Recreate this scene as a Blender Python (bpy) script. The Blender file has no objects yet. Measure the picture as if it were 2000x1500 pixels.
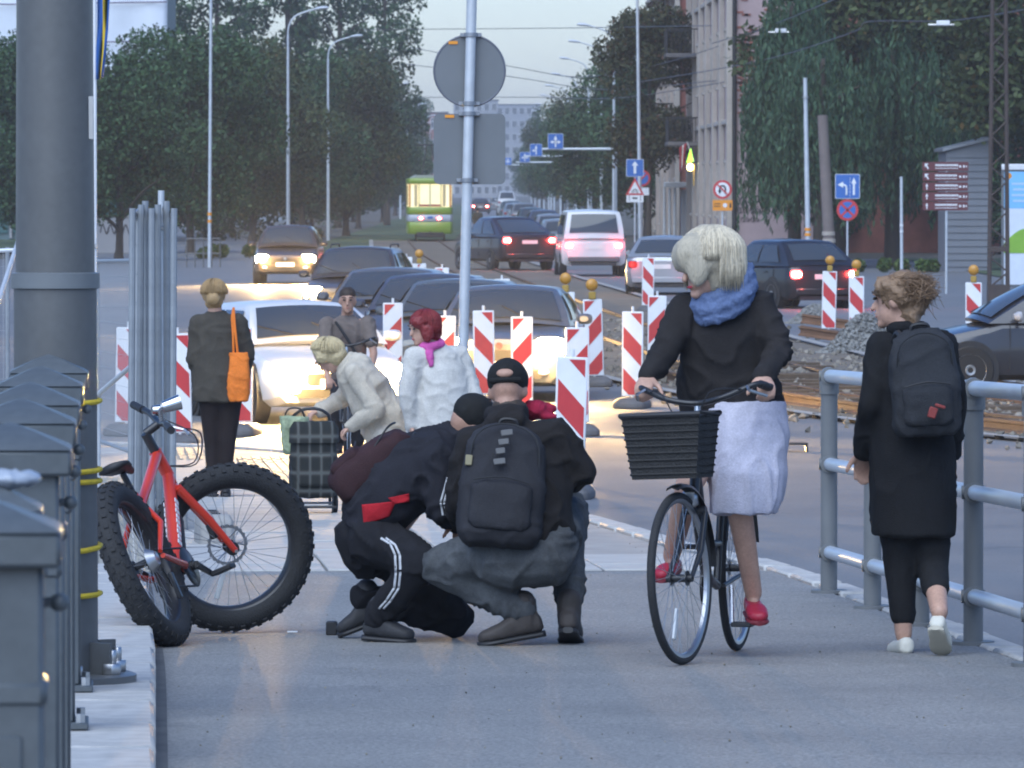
import bpy, bmesh, math, random
import numpy as np
from mathutils import Vector, Matrix, noise, Quaternion
random.seed(7); np.random.seed(7)
scene = bpy.context.scene
C = scene.collection
R = math.radians
# ------------------------------------------------------------------ camera, sky, sun, exposure
FPX, HOR, CZ = 13000.0, 365.0, 2.6            # focal length in photo pixels, horizon row, eye height
TH = math.atan((750 - HOR) / FPX)
cam = bpy.data.cameras.new('camera'); cam_o = bpy.data.objects.new('camera', cam); C.objects.link(cam_o)
cam_o.location = (0, 0, CZ); cam_o.rotation_euler = (R(90) - TH, 0, 0)
cam.sensor_width = 36; cam.lens = FPX / 2000 * 36; cam.clip_start = 0.5; cam.clip_end = 6000
cam.dof.use_dof = True; cam.dof.focus_distance = 34; cam.dof.aperture_fstop = 22
scene.camera = cam_o
SUN_EL, SUN_AZ = R(50), R(200)
world = bpy.data.worlds.new('World'); scene.world = world; world.use_nodes = True
wn = world.node_tree; wn.nodes.clear()
wo = wn.nodes.new('ShaderNodeOutputWorld'); wb = wn.nodes.new('ShaderNodeBackground')
sk = wn.nodes.new('ShaderNodeTexSky'); sk.sky_type = 'NISHITA'; sk.sun_disc = False
sk.sun_elevation = SUN_EL; sk.sun_rotation = SUN_AZ; sk.altitude = 0; sk.air_density = 1.0; sk.dust_density = 0.6; sk.ozone_density = 3.0
hs = wn.nodes.new('ShaderNodeHueSaturation'); hs.inputs['Saturation'].default_value = 1.2
wn.links.new(sk.outputs[0], hs.inputs['Color']); mt = wn.nodes.new('ShaderNodeVectorMath'); mt.operation = 'MULTIPLY'; mt.inputs[1].default_value = (1.0, 1.06, 1.32); wn.links.new(hs.outputs[0], mt.inputs[0]); wn.links.new(mt.outputs[0], wb.inputs[0])
wb.inputs[1].default_value = 0.06; wn.links.new(wb.outputs[0], wo.inputs[0])
sl = bpy.data.lights.new('sun', 'SUN'); sl.energy = 1.5; sl.angle = R(70); sl.color = (0.84, 0.94, 1.0)
so = bpy.data.objects.new('sun', sl); C.objects.link(so)
sdir = Vector((math.sin(SUN_AZ) * math.cos(SUN_EL), math.cos(SUN_AZ) * math.cos(SUN_EL), math.sin(SUN_EL)))
so.rotation_euler = sdir.to_track_quat('Z', 'Y').to_euler()
scene.view_settings.view_transform = 'Standard'; scene.view_settings.look = 'None'
scene.view_settings.exposure = 1.3; scene.view_settings.gamma = 1.0
scene.cycles.use_denoising = True; scene.cycles.max_bounces = 6; scene.cycles.filter_width = 1.9
scene.cycles.caustics_reflective = False; scene.cycles.caustics_refractive = False
scene.cycles.transparent_max_bounces = 8; scene.cycles.volume_bounces = 0
scene.cycles.sample_clamp_indirect = 4.0

# ------------------------------------------------------------------ terrain profile and pixel helpers
def g(Y):
    if Y <= 50: return 0.65 - 0.0184 * (Y - 28.9)
    if Y < 78.46: return 0.000325 * (78.46 - Y) ** 2
    return 0.0
def r_(Y): return g(Y) - 0.10 * (1 - min(1, max(0, (Y - 55) / 22)))     # carriageway, a kerb below the pavement
def ray(px, py):
    cx, cy = (px - 1000) / FPX, -(py - 750) / FPX
    return Vector((cx, math.cos(TH) + math.sin(TH) * cy, -math.sin(TH) + math.cos(TH) * cy))
def at(px, py, Y):
    d = ray(px, py); t = Y / d.y
    return Vector((d.x * t, Y, CZ + d.z * t))
def gp(px, py, f=g, dz=0.0):
    lo, hi = 5.0, 4000.0; d = ray(px, py)
    for _ in range(60):
        m = (lo + hi) / 2
        if CZ + d.z * m / d.y > f(m) + dz: lo = m
        else: hi = m
    return Vector((d.x * lo / d.y, lo, f(lo) + dz))
def X_(px, Y): return (px - 1000) / FPX * Y
def Z_(py, Y): return at(1000, py, Y).z

# ------------------------------------------------------------------ materials
MATS = {}
def mat(name, col, rough=0.7, metal=0.0, var=0.12, scale=5.0, bump=0.0, bscale=60.0, emit=None, es=0.0, coat=0.0, island=0.0, spec=0.5, stretch=None, fine=None, wear=None):
    if name in MATS: return MATS[name]
    m = bpy.data.materials.new(name); m.use_nodes = True; nt = m.node_tree; nt.nodes.clear()
    o = nt.nodes.new('ShaderNodeOutputMaterial'); p = nt.nodes.new('ShaderNodeBsdfPrincipled')
    nt.links.new(p.outputs[0], o.inputs[0])
    p.inputs['Roughness'].default_value = rough; p.inputs['Metallic'].default_value = metal
    p.inputs['Coat Weight'].default_value = coat; p.inputs['Coat Roughness'].default_value = 0.12
    p.inputs['Specular IOR Level'].default_value = spec
    tc = nt.nodes.new('ShaderNodeTexCoord'); mp = nt.nodes.new('ShaderNodeMapping'); nt.links.new(tc.outputs['Object'], mp.inputs[0])
    if stretch: mp.inputs['Scale'].default_value = stretch
    last = None
    if var > 0:
        n = nt.nodes.new('ShaderNodeTexNoise'); n.inputs['Scale'].default_value = scale; n.inputs['Detail'].default_value = 6; n.inputs['Roughness'].default_value = 0.65
        nt.links.new(mp.outputs[0], n.inputs['Vector'])
        mr = nt.nodes.new('ShaderNodeMapRange'); mr.inputs['From Min'].default_value = 0.25; mr.inputs['From Max'].default_value = 0.75
        mr.inputs['To Min'].default_value = 1 - var; mr.inputs['To Max'].default_value = 1 + var
        nt.links.new(n.outputs['Fac'], mr.inputs[0])
        last = mr.outputs[0]
        rr = nt.nodes.new('ShaderNodeMapRange'); rr.inputs['To Min'].default_value = max(0.02, rough - 0.12); rr.inputs['To Max'].default_value = min(1, rough + 0.12)
        nt.links.new(n.outputs['Fac'], rr.inputs[0]); nt.links.new(rr.outputs[0], p.inputs['Roughness'])
    if island > 0:
        ge = nt.nodes.new('ShaderNodeNewGeometry'); mi = nt.nodes.new('ShaderNodeMapRange')
        mi.inputs['To Min'].default_value = 1 - island; mi.inputs['To Max'].default_value = 1 + island
        nt.links.new(ge.outputs['Random Per Island'], mi.inputs[0])
        if last:
            mu = nt.nodes.new('ShaderNodeMath'); mu.operation = 'MULTIPLY'; nt.links.new(last, mu.inputs[0]); nt.links.new(mi.outputs[0], mu.inputs[1]); last = mu.outputs[0]
        else: last = mi.outputs[0]
    if fine:
        nf = nt.nodes.new('ShaderNodeTexNoise'); nf.inputs['Scale'].default_value = fine[0]; nf.inputs['Detail'].default_value = 3
        nt.links.new(mp.outputs[0], nf.inputs['Vector']); mf = nt.nodes.new('ShaderNodeMapRange'); mf.inputs['From Min'].default_value = .3; mf.inputs['From Max'].default_value = .7
        mf.inputs['To Min'].default_value = 1 - fine[1]; mf.inputs['To Max'].default_value = 1 + fine[1]; nt.links.new(nf.outputs['Fac'], mf.inputs[0])
        mu = nt.nodes.new('ShaderNodeMath'); mu.operation = 'MULTIPLY'; nt.links.new(last, mu.inputs[0]); nt.links.new(mf.outputs[0], mu.inputs[1]); last = mu.outputs[0]
    if wear:
        nw = nt.nodes.new('ShaderNodeTexNoise'); nw.inputs['Scale'].default_value = wear[0]; nw.inputs['Detail'].default_value = 8; nw.inputs['Roughness'].default_value = .75
        nt.links.new(mp.outputs[0], nw.inputs['Vector']); mw = nt.nodes.new('ShaderNodeMapRange'); mw.inputs['From Min'].default_value = wear[1]; mw.inputs['From Max'].default_value = wear[1] + .04
        mw.inputs['To Min'].default_value = 1; mw.inputs['To Max'].default_value = wear[2]; nt.links.new(nw.outputs['Fac'], mw.inputs[0])
        mu = nt.nodes.new('ShaderNodeMath'); mu.operation = 'MULTIPLY'; nt.links.new(last, mu.inputs[0]); nt.links.new(mw.outputs[0], mu.inputs[1]); last = mu.outputs[0]
    if last:
        vm = nt.nodes.new('ShaderNodeVectorMath'); vm.operation = 'SCALE'; vm.inputs[0].default_value = col[:3]
        nt.links.new(last, vm.inputs['Scale']); nt.links.new(vm.outputs[0], p.inputs['Base Color'])
    else: p.inputs['Base Color'].default_value = (*col[:3], 1)
    if bump > 0:
        b = nt.nodes.new('ShaderNodeBump'); b.inputs['Strength'].default_value = bump; b.inputs['Distance'].default_value = 0.02
        n2 = nt.nodes.new('ShaderNodeTexNoise'); n2.inputs['Scale'].default_value = bscale; n2.inputs['Detail'].default_value = 4
        nt.links.new(mp.outputs[0], n2.inputs['Vector']); nt.links.new(n2.outputs['Fac'], b.inputs['Height']); nt.links.new(b.outputs[0], p.inputs['Normal'])
    if emit:
        p.inputs['Emission Color'].default_value = (*emit, 1); p.inputs['Emission Strength'].default_value = es
    MATS[name] = m
    return m
def leafmat(name, c1, c2, c3=None):
    if name in MATS: return MATS[name]
    m = bpy.data.materials.new(name); m.use_nodes = True; nt = m.node_tree; p = nt.nodes['Principled BSDF']
    ge = nt.nodes.new('ShaderNodeNewGeometry'); cr = nt.nodes.new('ShaderNodeValToRGB')
    cr.color_ramp.elements[0].color = (*c1, 1); cr.color_ramp.elements[1].color = (*c2, 1)
    if c3: e = cr.color_ramp.elements.new(0.93); e.color = (*c2, 1); cr.color_ramp.elements[2].color = (*c3, 1)
    nt.links.new(ge.outputs['Random Per Island'], cr.inputs[0]); nt.links.new(cr.outputs[0], p.inputs['Base Color'])
    p.inputs['Roughness'].default_value = 0.6; p.inputs['Specular IOR Level'].default_value = 0.25
    MATS[name] = m; return m

# ------------------------------------------------------------------ mesh builder
def V(*a): return Vector(a)
def frame(d):
    d = Vector(d).normalized(); a = Vector((0, 0, 1)) if abs(d.z) < 0.9 else Vector((1, 0, 0))
    u = d.cross(a).normalized(); return u, d.cross(u).normalized(), d
class MB:
    def __init__(s): s.v = []; s.f = []
    def add(s, vs, fs):
        k = len(s.v); s.v += [tuple(v) for v in vs]; s.f += [tuple(i + k for i in f) for f in fs]; return s
    def merge(s, o, M=None):
        return s.add([(M @ Vector(v)) if M else v for v in o.v], o.f)
    def box(s, c, size, rz=0, M=None):
        hx, hy, hz = [a / 2 for a in size]; c = Vector(c)
        q = Matrix.Rotation(rz, 3, 'Z') if M is None else M
        vs = [c + q @ Vector((x, y, z)) for x in (-hx, hx) for y in (-hy, hy) for z in (-hz, hz)]
        return s.add(vs, [(0, 1, 3, 2), (4, 6, 7, 5), (0, 4, 5, 1), (2, 3, 7, 6), (0, 2, 6, 4), (1, 5, 7, 3)])
    def loft(s, rings, caps=True, closed=True):
        n = len(rings[0]); vs = [p for r in rings for p in r]; fs = []
        for i in range(len(rings) - 1):
            for j in range(n if closed else n - 1):
                k = (j + 1) % n; fs.append((i * n + j, i * n + k, (i + 1) * n + k, (i + 1) * n + j))
        if caps and closed: fs.append(tuple(range(n))[::-1]); fs.append(tuple((len(rings) - 1) * n + j for j in range(n)))
        return s.add(vs, fs)
    def cyl(s, p0, p1, r0, r1=None, n=14):
        p0, p1 = Vector(p0), Vector(p1); r1 = r0 if r1 is None else r1
        u, w, d = frame(p1 - p0)
        return s.loft([[p + (u * math.cos(a) + w * math.sin(a)) * r for a in [2 * math.pi * i / n for i in range(n)]] for p, r in ((p0, r0), (p1, r1))])
    def tube(s, pts, r, n=8, caps=True):
        pts = [Vector(p) for p in pts]; rs = r if isinstance(r, (list, tuple)) else [r] * len(pts)
        rings = []; u = None
        for i, p in enumerate(pts):
            d = (pts[min(i + 1, len(pts) - 1)] - pts[max(i - 1, 0)]).normalized()
            if u is None: u, _, _ = frame(d)
            u = (u - d * u.dot(d))
            u = u.normalized() if u.length > 1e-6 else frame(d)[0]
            w = d.cross(u)
            rings.append([p + (u * math.cos(a) + w * math.sin(a)) * rs[i] for a in [2 * math.pi * k / n for k in range(n)]])
        return s.loft(rings, caps)
    def caps(s, p0, r0, p1, r1, n=12, m=4):
        p0, p1 = Vector(p0), Vector(p1); d = p1 - p0
        if d.length < 1e-5: d = Vector((0, 0, 1e-4))
        u, w, d = frame(d); rings = []
        for p, r, a0, a1 in ((p0, r0, -88, 0), (p1, r1, 0, 88)):
            for i in range(m + 1):
                a = R(a0 + (a1 - a0) * i / m)
                rings.append([p + d * math.sin(a) * r + (u * math.cos(t) + w * math.sin(t)) * r * math.cos(a) for t in [2 * math.pi * k / n for k in range(n)]])
        return s.loft(rings)
    def chain(s, pts, rs, n=12):
        for i in range(len(pts) - 1): s.caps(pts[i], rs[i], pts[i + 1], rs[i + 1], n)
        return s
    def ell(s, c, r, M=None, n=16, m=10):
        c = Vector(c); rings = []
        for i in range(m + 1):
            a = R(-89 + 178 * i / m)
            ring = []
            for k in range(n):
                t = 2 * math.pi * k / n; v = Vector((r[0] * math.cos(a) * math.cos(t), r[1] * math.cos(a) * math.sin(t), r[2] * math.sin(a)))
                ring.append(c + (M @ v if M else v))
            rings.append(ring)
        return s.loft(rings)
    def rings(s, specs, n=20, pw=2.0):
        """specs: (centre, u axis, w axis, ru, rw): superellipse cross-sections lofted"""
        rr = []
        for c, u, w, ru, rw in specs:
            c, u, w = Vector(c), Vector(u), Vector(w); ring = []
            for k in range(n):
                t = 2 * math.pi * k / n; ct, st = math.cos(t), math.sin(t)
                ring.append(c + u * ru * math.copysign(abs(ct) ** (2 / pw), ct) + w * rw * math.copysign(abs(st) ** (2 / pw), st))
            rr.append(ring)
        return s.loft(rr)
    def lathe(s, prof, c=(0, 0, 0), axis=(0, 0, 1), n=20):
        c = Vector(c); u, w, d = frame(axis)
        return s.loft([[c + d * h + (u * math.cos(t) + w * math.sin(t)) * max(r, 1e-4) for t in [2 * math.pi * k / n for k in range(n)]] for r, h in prof])
    def prism(s, poly, axis, d):
        """poly: 3-D points of a flat outline, extruded by the vector axis*d"""
        a = Vector(axis) * d; n = len(poly); vs = [Vector(p) for p in poly] + [Vector(p) + a for p in poly]
        return s.add(vs, [tuple(range(n))[::-1], tuple(range(n, 2 * n))] + [(i, (i + 1) % n, n + (i + 1) % n, n + i) for i in range(n)])
    def torus(s, c, axis, Rr, r, n=40, m=12, rfn=None):
        u, w, d = frame(axis); c = Vector(c); vs = []; fs = []
        for i in range(n):
            t = 2 * math.pi * i / n; e = u * math.cos(t) + w * math.sin(t)
            for j in range(m):
                a = 2 * math.pi * j / m; q = r if rfn is None else rfn(t, a)
                vs.append(c + e * (Rr + q * math.cos(a)) + d * q * math.sin(a))
        for i in range(n):
            for j in range(m):
                fs.append((i * m + j, i * m + (j + 1) % m, ((i + 1) % n) * m + (j + 1) % m, ((i + 1) % n) * m + j))
        return s.add(vs, fs)
    def mesh(s, name, sharp=40, bevel=0):
        me = bpy.data.meshes.new(name); me.from_pydata(s.v, [], s.f)
        bm = bmesh.new(); bm.from_mesh(me)
        bmesh.ops.recalc_face_normals(bm, faces=bm.faces)
        if bevel:
            ed = [e for e in bm.edges if len(e.link_faces) == 2 and e.calc_face_angle(0) > R(35)]
            bmesh.ops.bevel(bm, geom=ed, offset=bevel, segments=1, affect='EDGES', clamp_overlap=True)
        bm.to_mesh(me); bm.free()
        me.shade_smooth()
        me.set_sharp_from_angle(angle=R(sharp))
        return me
    def to(s, name, m, parent=None, sharp=40, bevel=0, **kw):
        return O(name, s.mesh(name, sharp, bevel), m, parent, **kw)
def O(name, me, m, parent=None, loc=None, rot=None, **kw):
    o = bpy.data.objects.new(name, me); C.objects.link(o)
    if m is not None and not me.materials: me.materials.append(m)
    if parent: o.parent = parent
    if loc is not None: o.location = loc
    if rot is not None: o.rotation_euler = rot
    for k, v in kw.items(): o[k] = v
    return o
def E(name, label, cat, loc=(0, 0, 0), rot=(0, 0, 0), group=None):
    o = bpy.data.objects.new(name, None); C.objects.link(o); o.location = loc; o.rotation_euler = rot; o.empty_display_size = 0.1
    o['label'] = label; o['category'] = cat
    if group: o['group'] = group
    return o
def tag(o, label, cat, group=None):
    o['label'] = label; o['category'] = cat
    if group: o['group'] = group
    return o
def dup(o, parent=None):
    c = o.copy(); C.objects.link(c); c.parent = parent
    if parent is None and False: pass
    for ch in list(o.children): dup(ch, c)
    return c
def dup_at(o, loc, rot=None, label=None):
    c = dup(o); c.location = loc
    if rot is not None: c.rotation_euler = rot
    if label: c['label'] = label
    return c
def blob(name, mb, m, parent=None, voxel=0.012, smooth=2, wr=0.0, wscale=9.0, wdir=(1, 1, 1), keep=None, **kw):
    """voxel union of closed shapes -> one continuous skin, with cloth folds pushed in along the normal"""
    me = mb.mesh('tmp'); ob = bpy.data.objects.new('tmp', me); C.objects.link(ob)
    md = ob.modifiers.new('r', 'REMESH'); md.mode = 'VOXEL'; md.voxel_size = voxel; md.use_smooth_shade = True
    if smooth:
        sm = ob.modifiers.new('s', 'SMOOTH'); sm.factor = 0.5; sm.iterations = smooth
    dg = bpy.context.evaluated_depsgraph_get()
    me2 = bpy.data.meshes.new_from_object(ob.evaluated_get(dg)); bpy.data.objects.remove(ob); bpy.data.meshes.remove(me)
    me2.name = name
    if wr:
        n = len(me2.vertices); co = np.empty(n * 3, 'f'); me2.vertices.foreach_get('co', co); co = co.reshape(-1, 3)
        no = np.array([v.normal[:] for v in me2.vertices], 'f'); off = random.random() * 50
        def fold(c):
            q = Vector((c[0] * wscale * wdir[0] + off, c[1] * wscale * wdir[1], c[2] * wscale * wdir[2])); a = noise.noise(q)
            b = noise.noise(q * 0.8 + Vector((7, a * 1.5, 3)))
            return (math.exp(-7 * abs(b)) - .35) * 1.0 + 0.5 * a
        d = np.array([fold(c) for c in co], 'f')
        co = co + no * (d * wr)[:, None]; me2.vertices.foreach_set('co', co.ravel()); me2.update()
    me2.shade_smooth(); me2.materials.clear()
    return O(name, me2, m, parent, **kw)
def rodrot(p0, p1):
    return (Vector(p1) - Vector(p0)).to_track_quat('Z', 'Y').to_matrix()
def stretch_pts(pts, n=6):
    """Catmull-Rom through pts"""
    pts = [Vector(p) for p in pts]; out = []
    for i in range(len(pts) - 1):
        p0, p1, p2, p3 = pts[max(i - 1, 0)], pts[i], pts[i + 1], pts[min(i + 2, len(pts) - 1)]
        for k in range(n):
            t = k / n
            out.append(0.5 * ((2 * p1) + (p2 - p0) * t + (2 * p0 - 5 * p1 + 4 * p2 - p3) * t * t + (3 * p1 - p0 - 3 * p2 + p3) * t ** 3))
    return out + [pts[-1]]
# ------------------------------------------------------------------ setting: ground, carriageway, pavement
def struct(o): o['kind'] = 'structure'; return o
def sheet(name, rows, zf, dz, m, nx=1, parent=None):
    mb = MB(); vs = []; fs = []
    for Y, xl, xr in rows:
        for i in range(nx + 1): vs.append((xl + (xr - xl) * i / nx, Y, zf(Y) + dz))
    n = nx + 1
    for j in range(len(rows) - 1):
        for i in range(nx): fs.append((j * n + i, j * n + i + 1, (j + 1) * n + i + 1, (j + 1) * n + i))
    return mb.add(vs, fs).to(name, m, parent)
def interp(tab, Y):
    for (a, xa), (b, xb) in zip(tab, tab[1:]):
        if a <= Y <= b: return xa + (xb - xa) * (Y - a) / (b - a)
    return tab[0][1] if Y < tab[0][0] else tab[-1][1]
def ribbon(name, path, hw, zf, dz, m, parent=None, off=0.0):
    p = stretch_pts([(a, b, 0) for a, b in path], 10); mb = MB(); vs = []; fs = []
    for i, q in enumerate(p):
        d = (p[min(i + 1, len(p) - 1)] - p[max(i - 1, 0)]).normalized(); nn = V(d.y, -d.x, 0)
        for sgn in (-1, 1):
            e = q + nn * (off + hw * sgn); vs.append((e.x, e.y, zf(e.y) + dz))
    for i in range(len(p) - 1): fs.append((2 * i, 2 * i + 1, 2 * i + 3, 2 * i + 2))
    return mb.add(vs, fs).to(name, m, parent)
YS = [2 + 2 * i for i in range(40)] + [82, 90, 100, 120, 150, 200, 250, 300, 400, 500, 700, 1000, 1500, 2500]
M_earth = mat('earth', (0.075, 0.07, 0.055), 0.95, var=0.35, scale=0.3, bump=0.4, bscale=6)
M_asph = mat('asphalt_road', (0.145, 0.147, 0.150), 0.62, var=0.26, scale=0.35, bump=0.3, bscale=90, fine=(60, .2), wear=(.9, .60, .72))
M_path = mat('asphalt_path', (0.230, 0.226, 0.217), 0.75, var=0.20, scale=0.8, bump=0.6, bscale=110, fine=(70, .40), wear=(1.7, .62, .78))
M_conc = mat('concrete', (0.30, 0.29, 0.275), 0.85, var=0.2, scale=3, bump=0.2, bscale=50)
M_slab = mat('paving_slab', (0.40, 0.39, 0.37), 0.8, var=0.16, scale=2.2, bump=0.2, bscale=70)
M_gran = mat('granite', (0.42, 0.41, 0.39), 0.75, var=0.25, scale=9, bump=0.2, bscale=80)
M_dirt = mat('dirt', (0.135, 0.115, 0.09), 0.95, var=0.45, scale=0.9, bump=0.6, bscale=14)
M_grass = mat('grass', (0.05, 0.075, 0.028), 0.9, var=0.35, scale=0.5, bump=0.5, bscale=20)
M_white = mat('white_paint', (0.62, 0.62, 0.6), 0.7, var=0.15, scale=6)
struct(sheet('ground', [(Y, -1400, 1400) for Y in YS], r_, -0.05, M_earth, 12))
struct(sheet('road', [(Y, -40, 45) for Y in YS if Y <= 200] + [(240, -40, 40)], r_, 0.0, M_asph, 4))
ax = lambda Y: -0.0027 * Y
struct(sheet('avenue_road', [(Y, ax(Y) - 1.6, ax(Y) + 4.6) for Y in (240, 300, 400, 500, 700, 1000, 1500)], r_, 0.004, M_asph, 2))
struct(ribbon('side_street', [(-12, 236), (-15, 290), (-22, 400), (-40, 700)], 4.5, r_, 0.004, M_asph))
struct(sheet('tram_verge', [(Y, ax(Y) - 8.0, ax(Y) - 1.9) for Y in (245, 300, 400, 500, 700, 1000)], r_, 0.006, M_grass, 2))
struct(sheet('lawn', [(Y, 14, 60) for Y in (180, 200, 240)], r_, 0.03, M_grass, 4))
struct(sheet('verge', [(Y, -60, -18.2 - (Y - 262) * 0.05) for Y in (262, 300, 380)], r_, 0.03, M_grass, 4))
KERB = [(8, 3.4), (18, 2.64), (26.8, 2.06), (36.4, 1.40), (40.4, 0.90), (45, 0.48), (48.5, 0.0), (56, -0.86), (63.6, -2.15), (65.5, -3.1), (67, -5.1), (68, -9.0), (68.5, -14)]
kx = lambda Y: interp(KERB, Y)
LEFT = [(8, -0.42), (20.6, -1.11), (26.4, -1.42), (29, -1.58), (36, -2.0)]
lx = lambda Y: interp(LEFT, Y)
side = struct(sheet('sidewalk', [(Y, lx(Y), kx(Y) - 0.02) for Y in [8 + 0.5 * i for i in range(57)]], g, 0.0, M_path, 4))
pav = struct(sheet('paved_crossing', [(Y, -14 if Y > 40 else -2.2 - (Y - 36) * 2.9, min(kx(Y) - 0.02, 1.4)) for Y in [36 + 0.5 * i for i in range(64)]], g, -0.012, M_conc, 6))
# concrete slabs, each a piece of the crossing
ed = Vector((-0.061, 1, 0)).normalized(); nd = Vector((ed.y, -ed.x, 0))
slab_me = MB().box((0, 0, 0), (0.735, 0.735, 0.03)).mesh('paving_slab', bevel=0.006); slab_me.materials.append(M_slab)
rb = MB().box((0, 0, 0), (0.735, 0.735, 0.026))
for i in range(8): rb.box(((i - 3.5) * 0.088, 0, 0.016), (0.036, 0.70, 0.012))
rib_me = rb.mesh('ribbed_slab', bevel=0.003); rib_me.materials.append(mat('tactile_slab', (0.33, 0.31, 0.26), 0.75, var=0.15, scale=3))
k = 0
for j in range(38):
    for i in range(-9, 5):
        p = Vector((0.1, 36.42, 0)) + ed * (j * 0.75) + nd * (i * 0.75)
        if p.y > 65.5 or p.x > kx(p.y) - 0.42 or p.x > 1.3 or p.x < -5.2 - (p.y - 36) * 0.05: continue
        sl_ = (g(p.y + 0.1) - g(p.y - 0.1)) / 0.2
        rib = (i in (-3, -4) and j < 26) or (kx(p.y) - p.x < 1.2 and p.x < -0.6)
        o = O('ribbed_slab' if rib else 'paving_slab', rib_me if rib else slab_me, None, pav, loc=(p.x, p.y, g(p.y) - 0.004 + random.uniform(-.003, .003)),
              rot=(math.atan(sl_) + random.uniform(-.004, .004), random.uniform(-.004, .004), math.atan2(-ed.x, ed.y)))
        k += 1
M_tar = mat('tar_seam', (0.045, 0.045, 0.048), 0.7, var=0.2)
rnd = random.Random(11)
struct(ribbon('pavement_joint', [(lx(20.2) + .1, 35.9), (0, 35.95), (1.38, 36.0)], .012, g, .003, M_tar))
# kerb stones along the pavement edge
kerb_me = MB().box((0, 0, 0), (0.16, 0.985, 0.28)).mesh('kerb_stone', bevel=0.012); kerb_me.materials.append(M_gran)
kp = stretch_pts([(x, Y, 0) for Y, x in KERB], 30); acc = 0; last = kp[0]; start = kp[0]
for q in kp[1:]:
    acc += (q - last).length; last = q
    if acc >= 1.0:
        c = (start + q) / 2; d = q - start; sl_ = (g(q.y) - g(start.y)) / max(d.length, .1)
        if c.y > 19.5: O('kerb_stone', kerb_me, None, side, loc=(c.x + 0.07, c.y, g(c.y) - 0.128 + random.uniform(-.004, .004)), rot=(math.atan(sl_), 0, math.atan2(-d.x, d.y)))
        acc = 0; start = q
# raised stone strip that carries the posts on the left
strip = struct(sheet('parapet_base', [(Y, lx(Y) - 3.0, lx(Y) - 0.1) for Y in [6 + i for i in range(29)]], g, 0.06, M_conc, 2))
ps = MB().box((0, 0, 0), (0.9, 1.18, 0.16)).mesh('parapet_stone', bevel=0.014); ps.materials.append(M_gran)
for i in range(22):
    Y = 8.6 + 1.2 * i
    O('parapet_stone', ps, None, strip, loc=(lx(Y) - 0.45, Y, g(Y) + 0.02 + random.uniform(-.003, .003)), rot=(math.atan(-0.0184), 0, R(3.5)))
gut = struct(ribbon('gutter_edge', [(lx(Y) + 0.02, Y) for Y in (8, 14, 20, 26, 30, 35.5)], 0.022, g, 0.004, mat('dark_edge', (0.09, 0.09, 0.09), 0.9, var=0.4, scale=4)))  # narrow dark strip along the gap beside the parapet stones
# tram construction strip: dirt bed, edge kerbs, rails, sleepers, rubble
TP = [(-4.3, 322), (-2.9, 260), (-1.2, 205), (0.2, 165), (1.6, 128), (2.9, 101), (4.2, 86), (6.0, 75), (8.6, 66), (12.5, 58)]
struct(ribbon('track_bed', TP, 2.5, r_, 0.012, M_dirt))
struct(ribbon('bed_edge', TP, 0.09, r_, 0.06, M_conc, off=-2.52)); struct(ribbon('bed_edge', TP, 0.09, r_, 0.05, M_conc, off=2.52))
M_rust = mat('rusty_rail', (0.13, 0.085, 0.06), 0.7, metal=0.3, var=0.4, scale=4, bump=0.2)
def rail_on(path, off, i0=0, i1=None, dz=0.0):
    p = stretch_pts([(a, b, 0) for a, b in path], 10)[i0:i1]; mb = MB(); rings = []
    for i, q in enumerate(p):
        d = (p[min(i + 1, len(p) - 1)] - p[max(i - 1, 0)]).normalized(); nn = V(d.y, -d.x, 0); c = q + nn * off; z = r_(c.y) - 0.07 + dz
        rings.append([(c + nn * a + V(0, 0, z + b)) for a, b in ((-.06, 0), (.06, 0), (.06, .02), (.012, .04), (.012, .1), (.035, .11), (.035, .145), (-.035, .145), (-.035, .11), (-.012, .1), (-.012, .04), (-.06, .02))])
    return mb.loft(rings)
for i, (off, lab) in enumerate(((-0.72, 'left rusty tram rail lying in the dug up dirt bed'), (0.72, 'right rusty tram rail lying in the dug up dirt bed'))):
    tag(rail_on(TP, off).to('tram_rail', M_rust), lab, 'rail', 'rails of the tram track')
for i, (off, lab) in enumerate(((-1.75, 'outer loose rail along the kerb edge of the torn up track'), (1.8, 'inner loose rail along the far edge of the torn up track'))):
    tag(rail_on(TP, off, 55, 82, 0.07).to('tram_rail', M_rust), lab, 'rail', 'rails of the tram track')
slp = MB().box((0, 0, 0), (2.3, 0.24, 0.14)).mesh('sleeper', bevel=0.012); slp.materials.append(mat('old_wood', (0.09, 0.065, 0.045), 0.9, var=0.4, scale=5, bump=0.4))
bed_e = struct(bpy.data.objects.new('sleeper_bed', None)); C.objects.link(bed_e)
tp = stretch_pts([(a, b, 0) for a, b in TP], 10)
for i in range(52, 84):
    q = tp[i]; d = (tp[i + 1] - tp[i - 1]).normalized()
    if random.random() < 0.75: O('sleeper', slp, None, bed_e, loc=(q.x, q.y, r_(q.y) - 0.025 + random.uniform(0, .04)), rot=(0, 0, math.atan2(-d.x, d.y) + random.uniform(-.08, .08)))
def stones(name, pts, smin, smax, m, **kw):
    mb = MB()
    for p in pts:
        s = random.uniform(smin, smax); M = Matrix.Rotation(random.random() * 6, 3, (random.random(), random.random(), random.random() + .1))
        vs = [Vector(p) + M @ (Vector(v) * s * random.uniform(.6, 1.2)) for v in ((1, 0, 0), (-1, 0, 0), (0, 1, 0), (0, -1, 0), (0, 0, .8), (0, 0, -.8))]
        mb.add(vs, [(0, 2, 4), (2, 1, 4), (1, 3, 4), (3, 0, 4), (2, 0, 5), (1, 2, 5), (3, 1, 5), (0, 3, 5)])
    return mb.to(name, m, sharp=20, **kw)
pts = []
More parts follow.
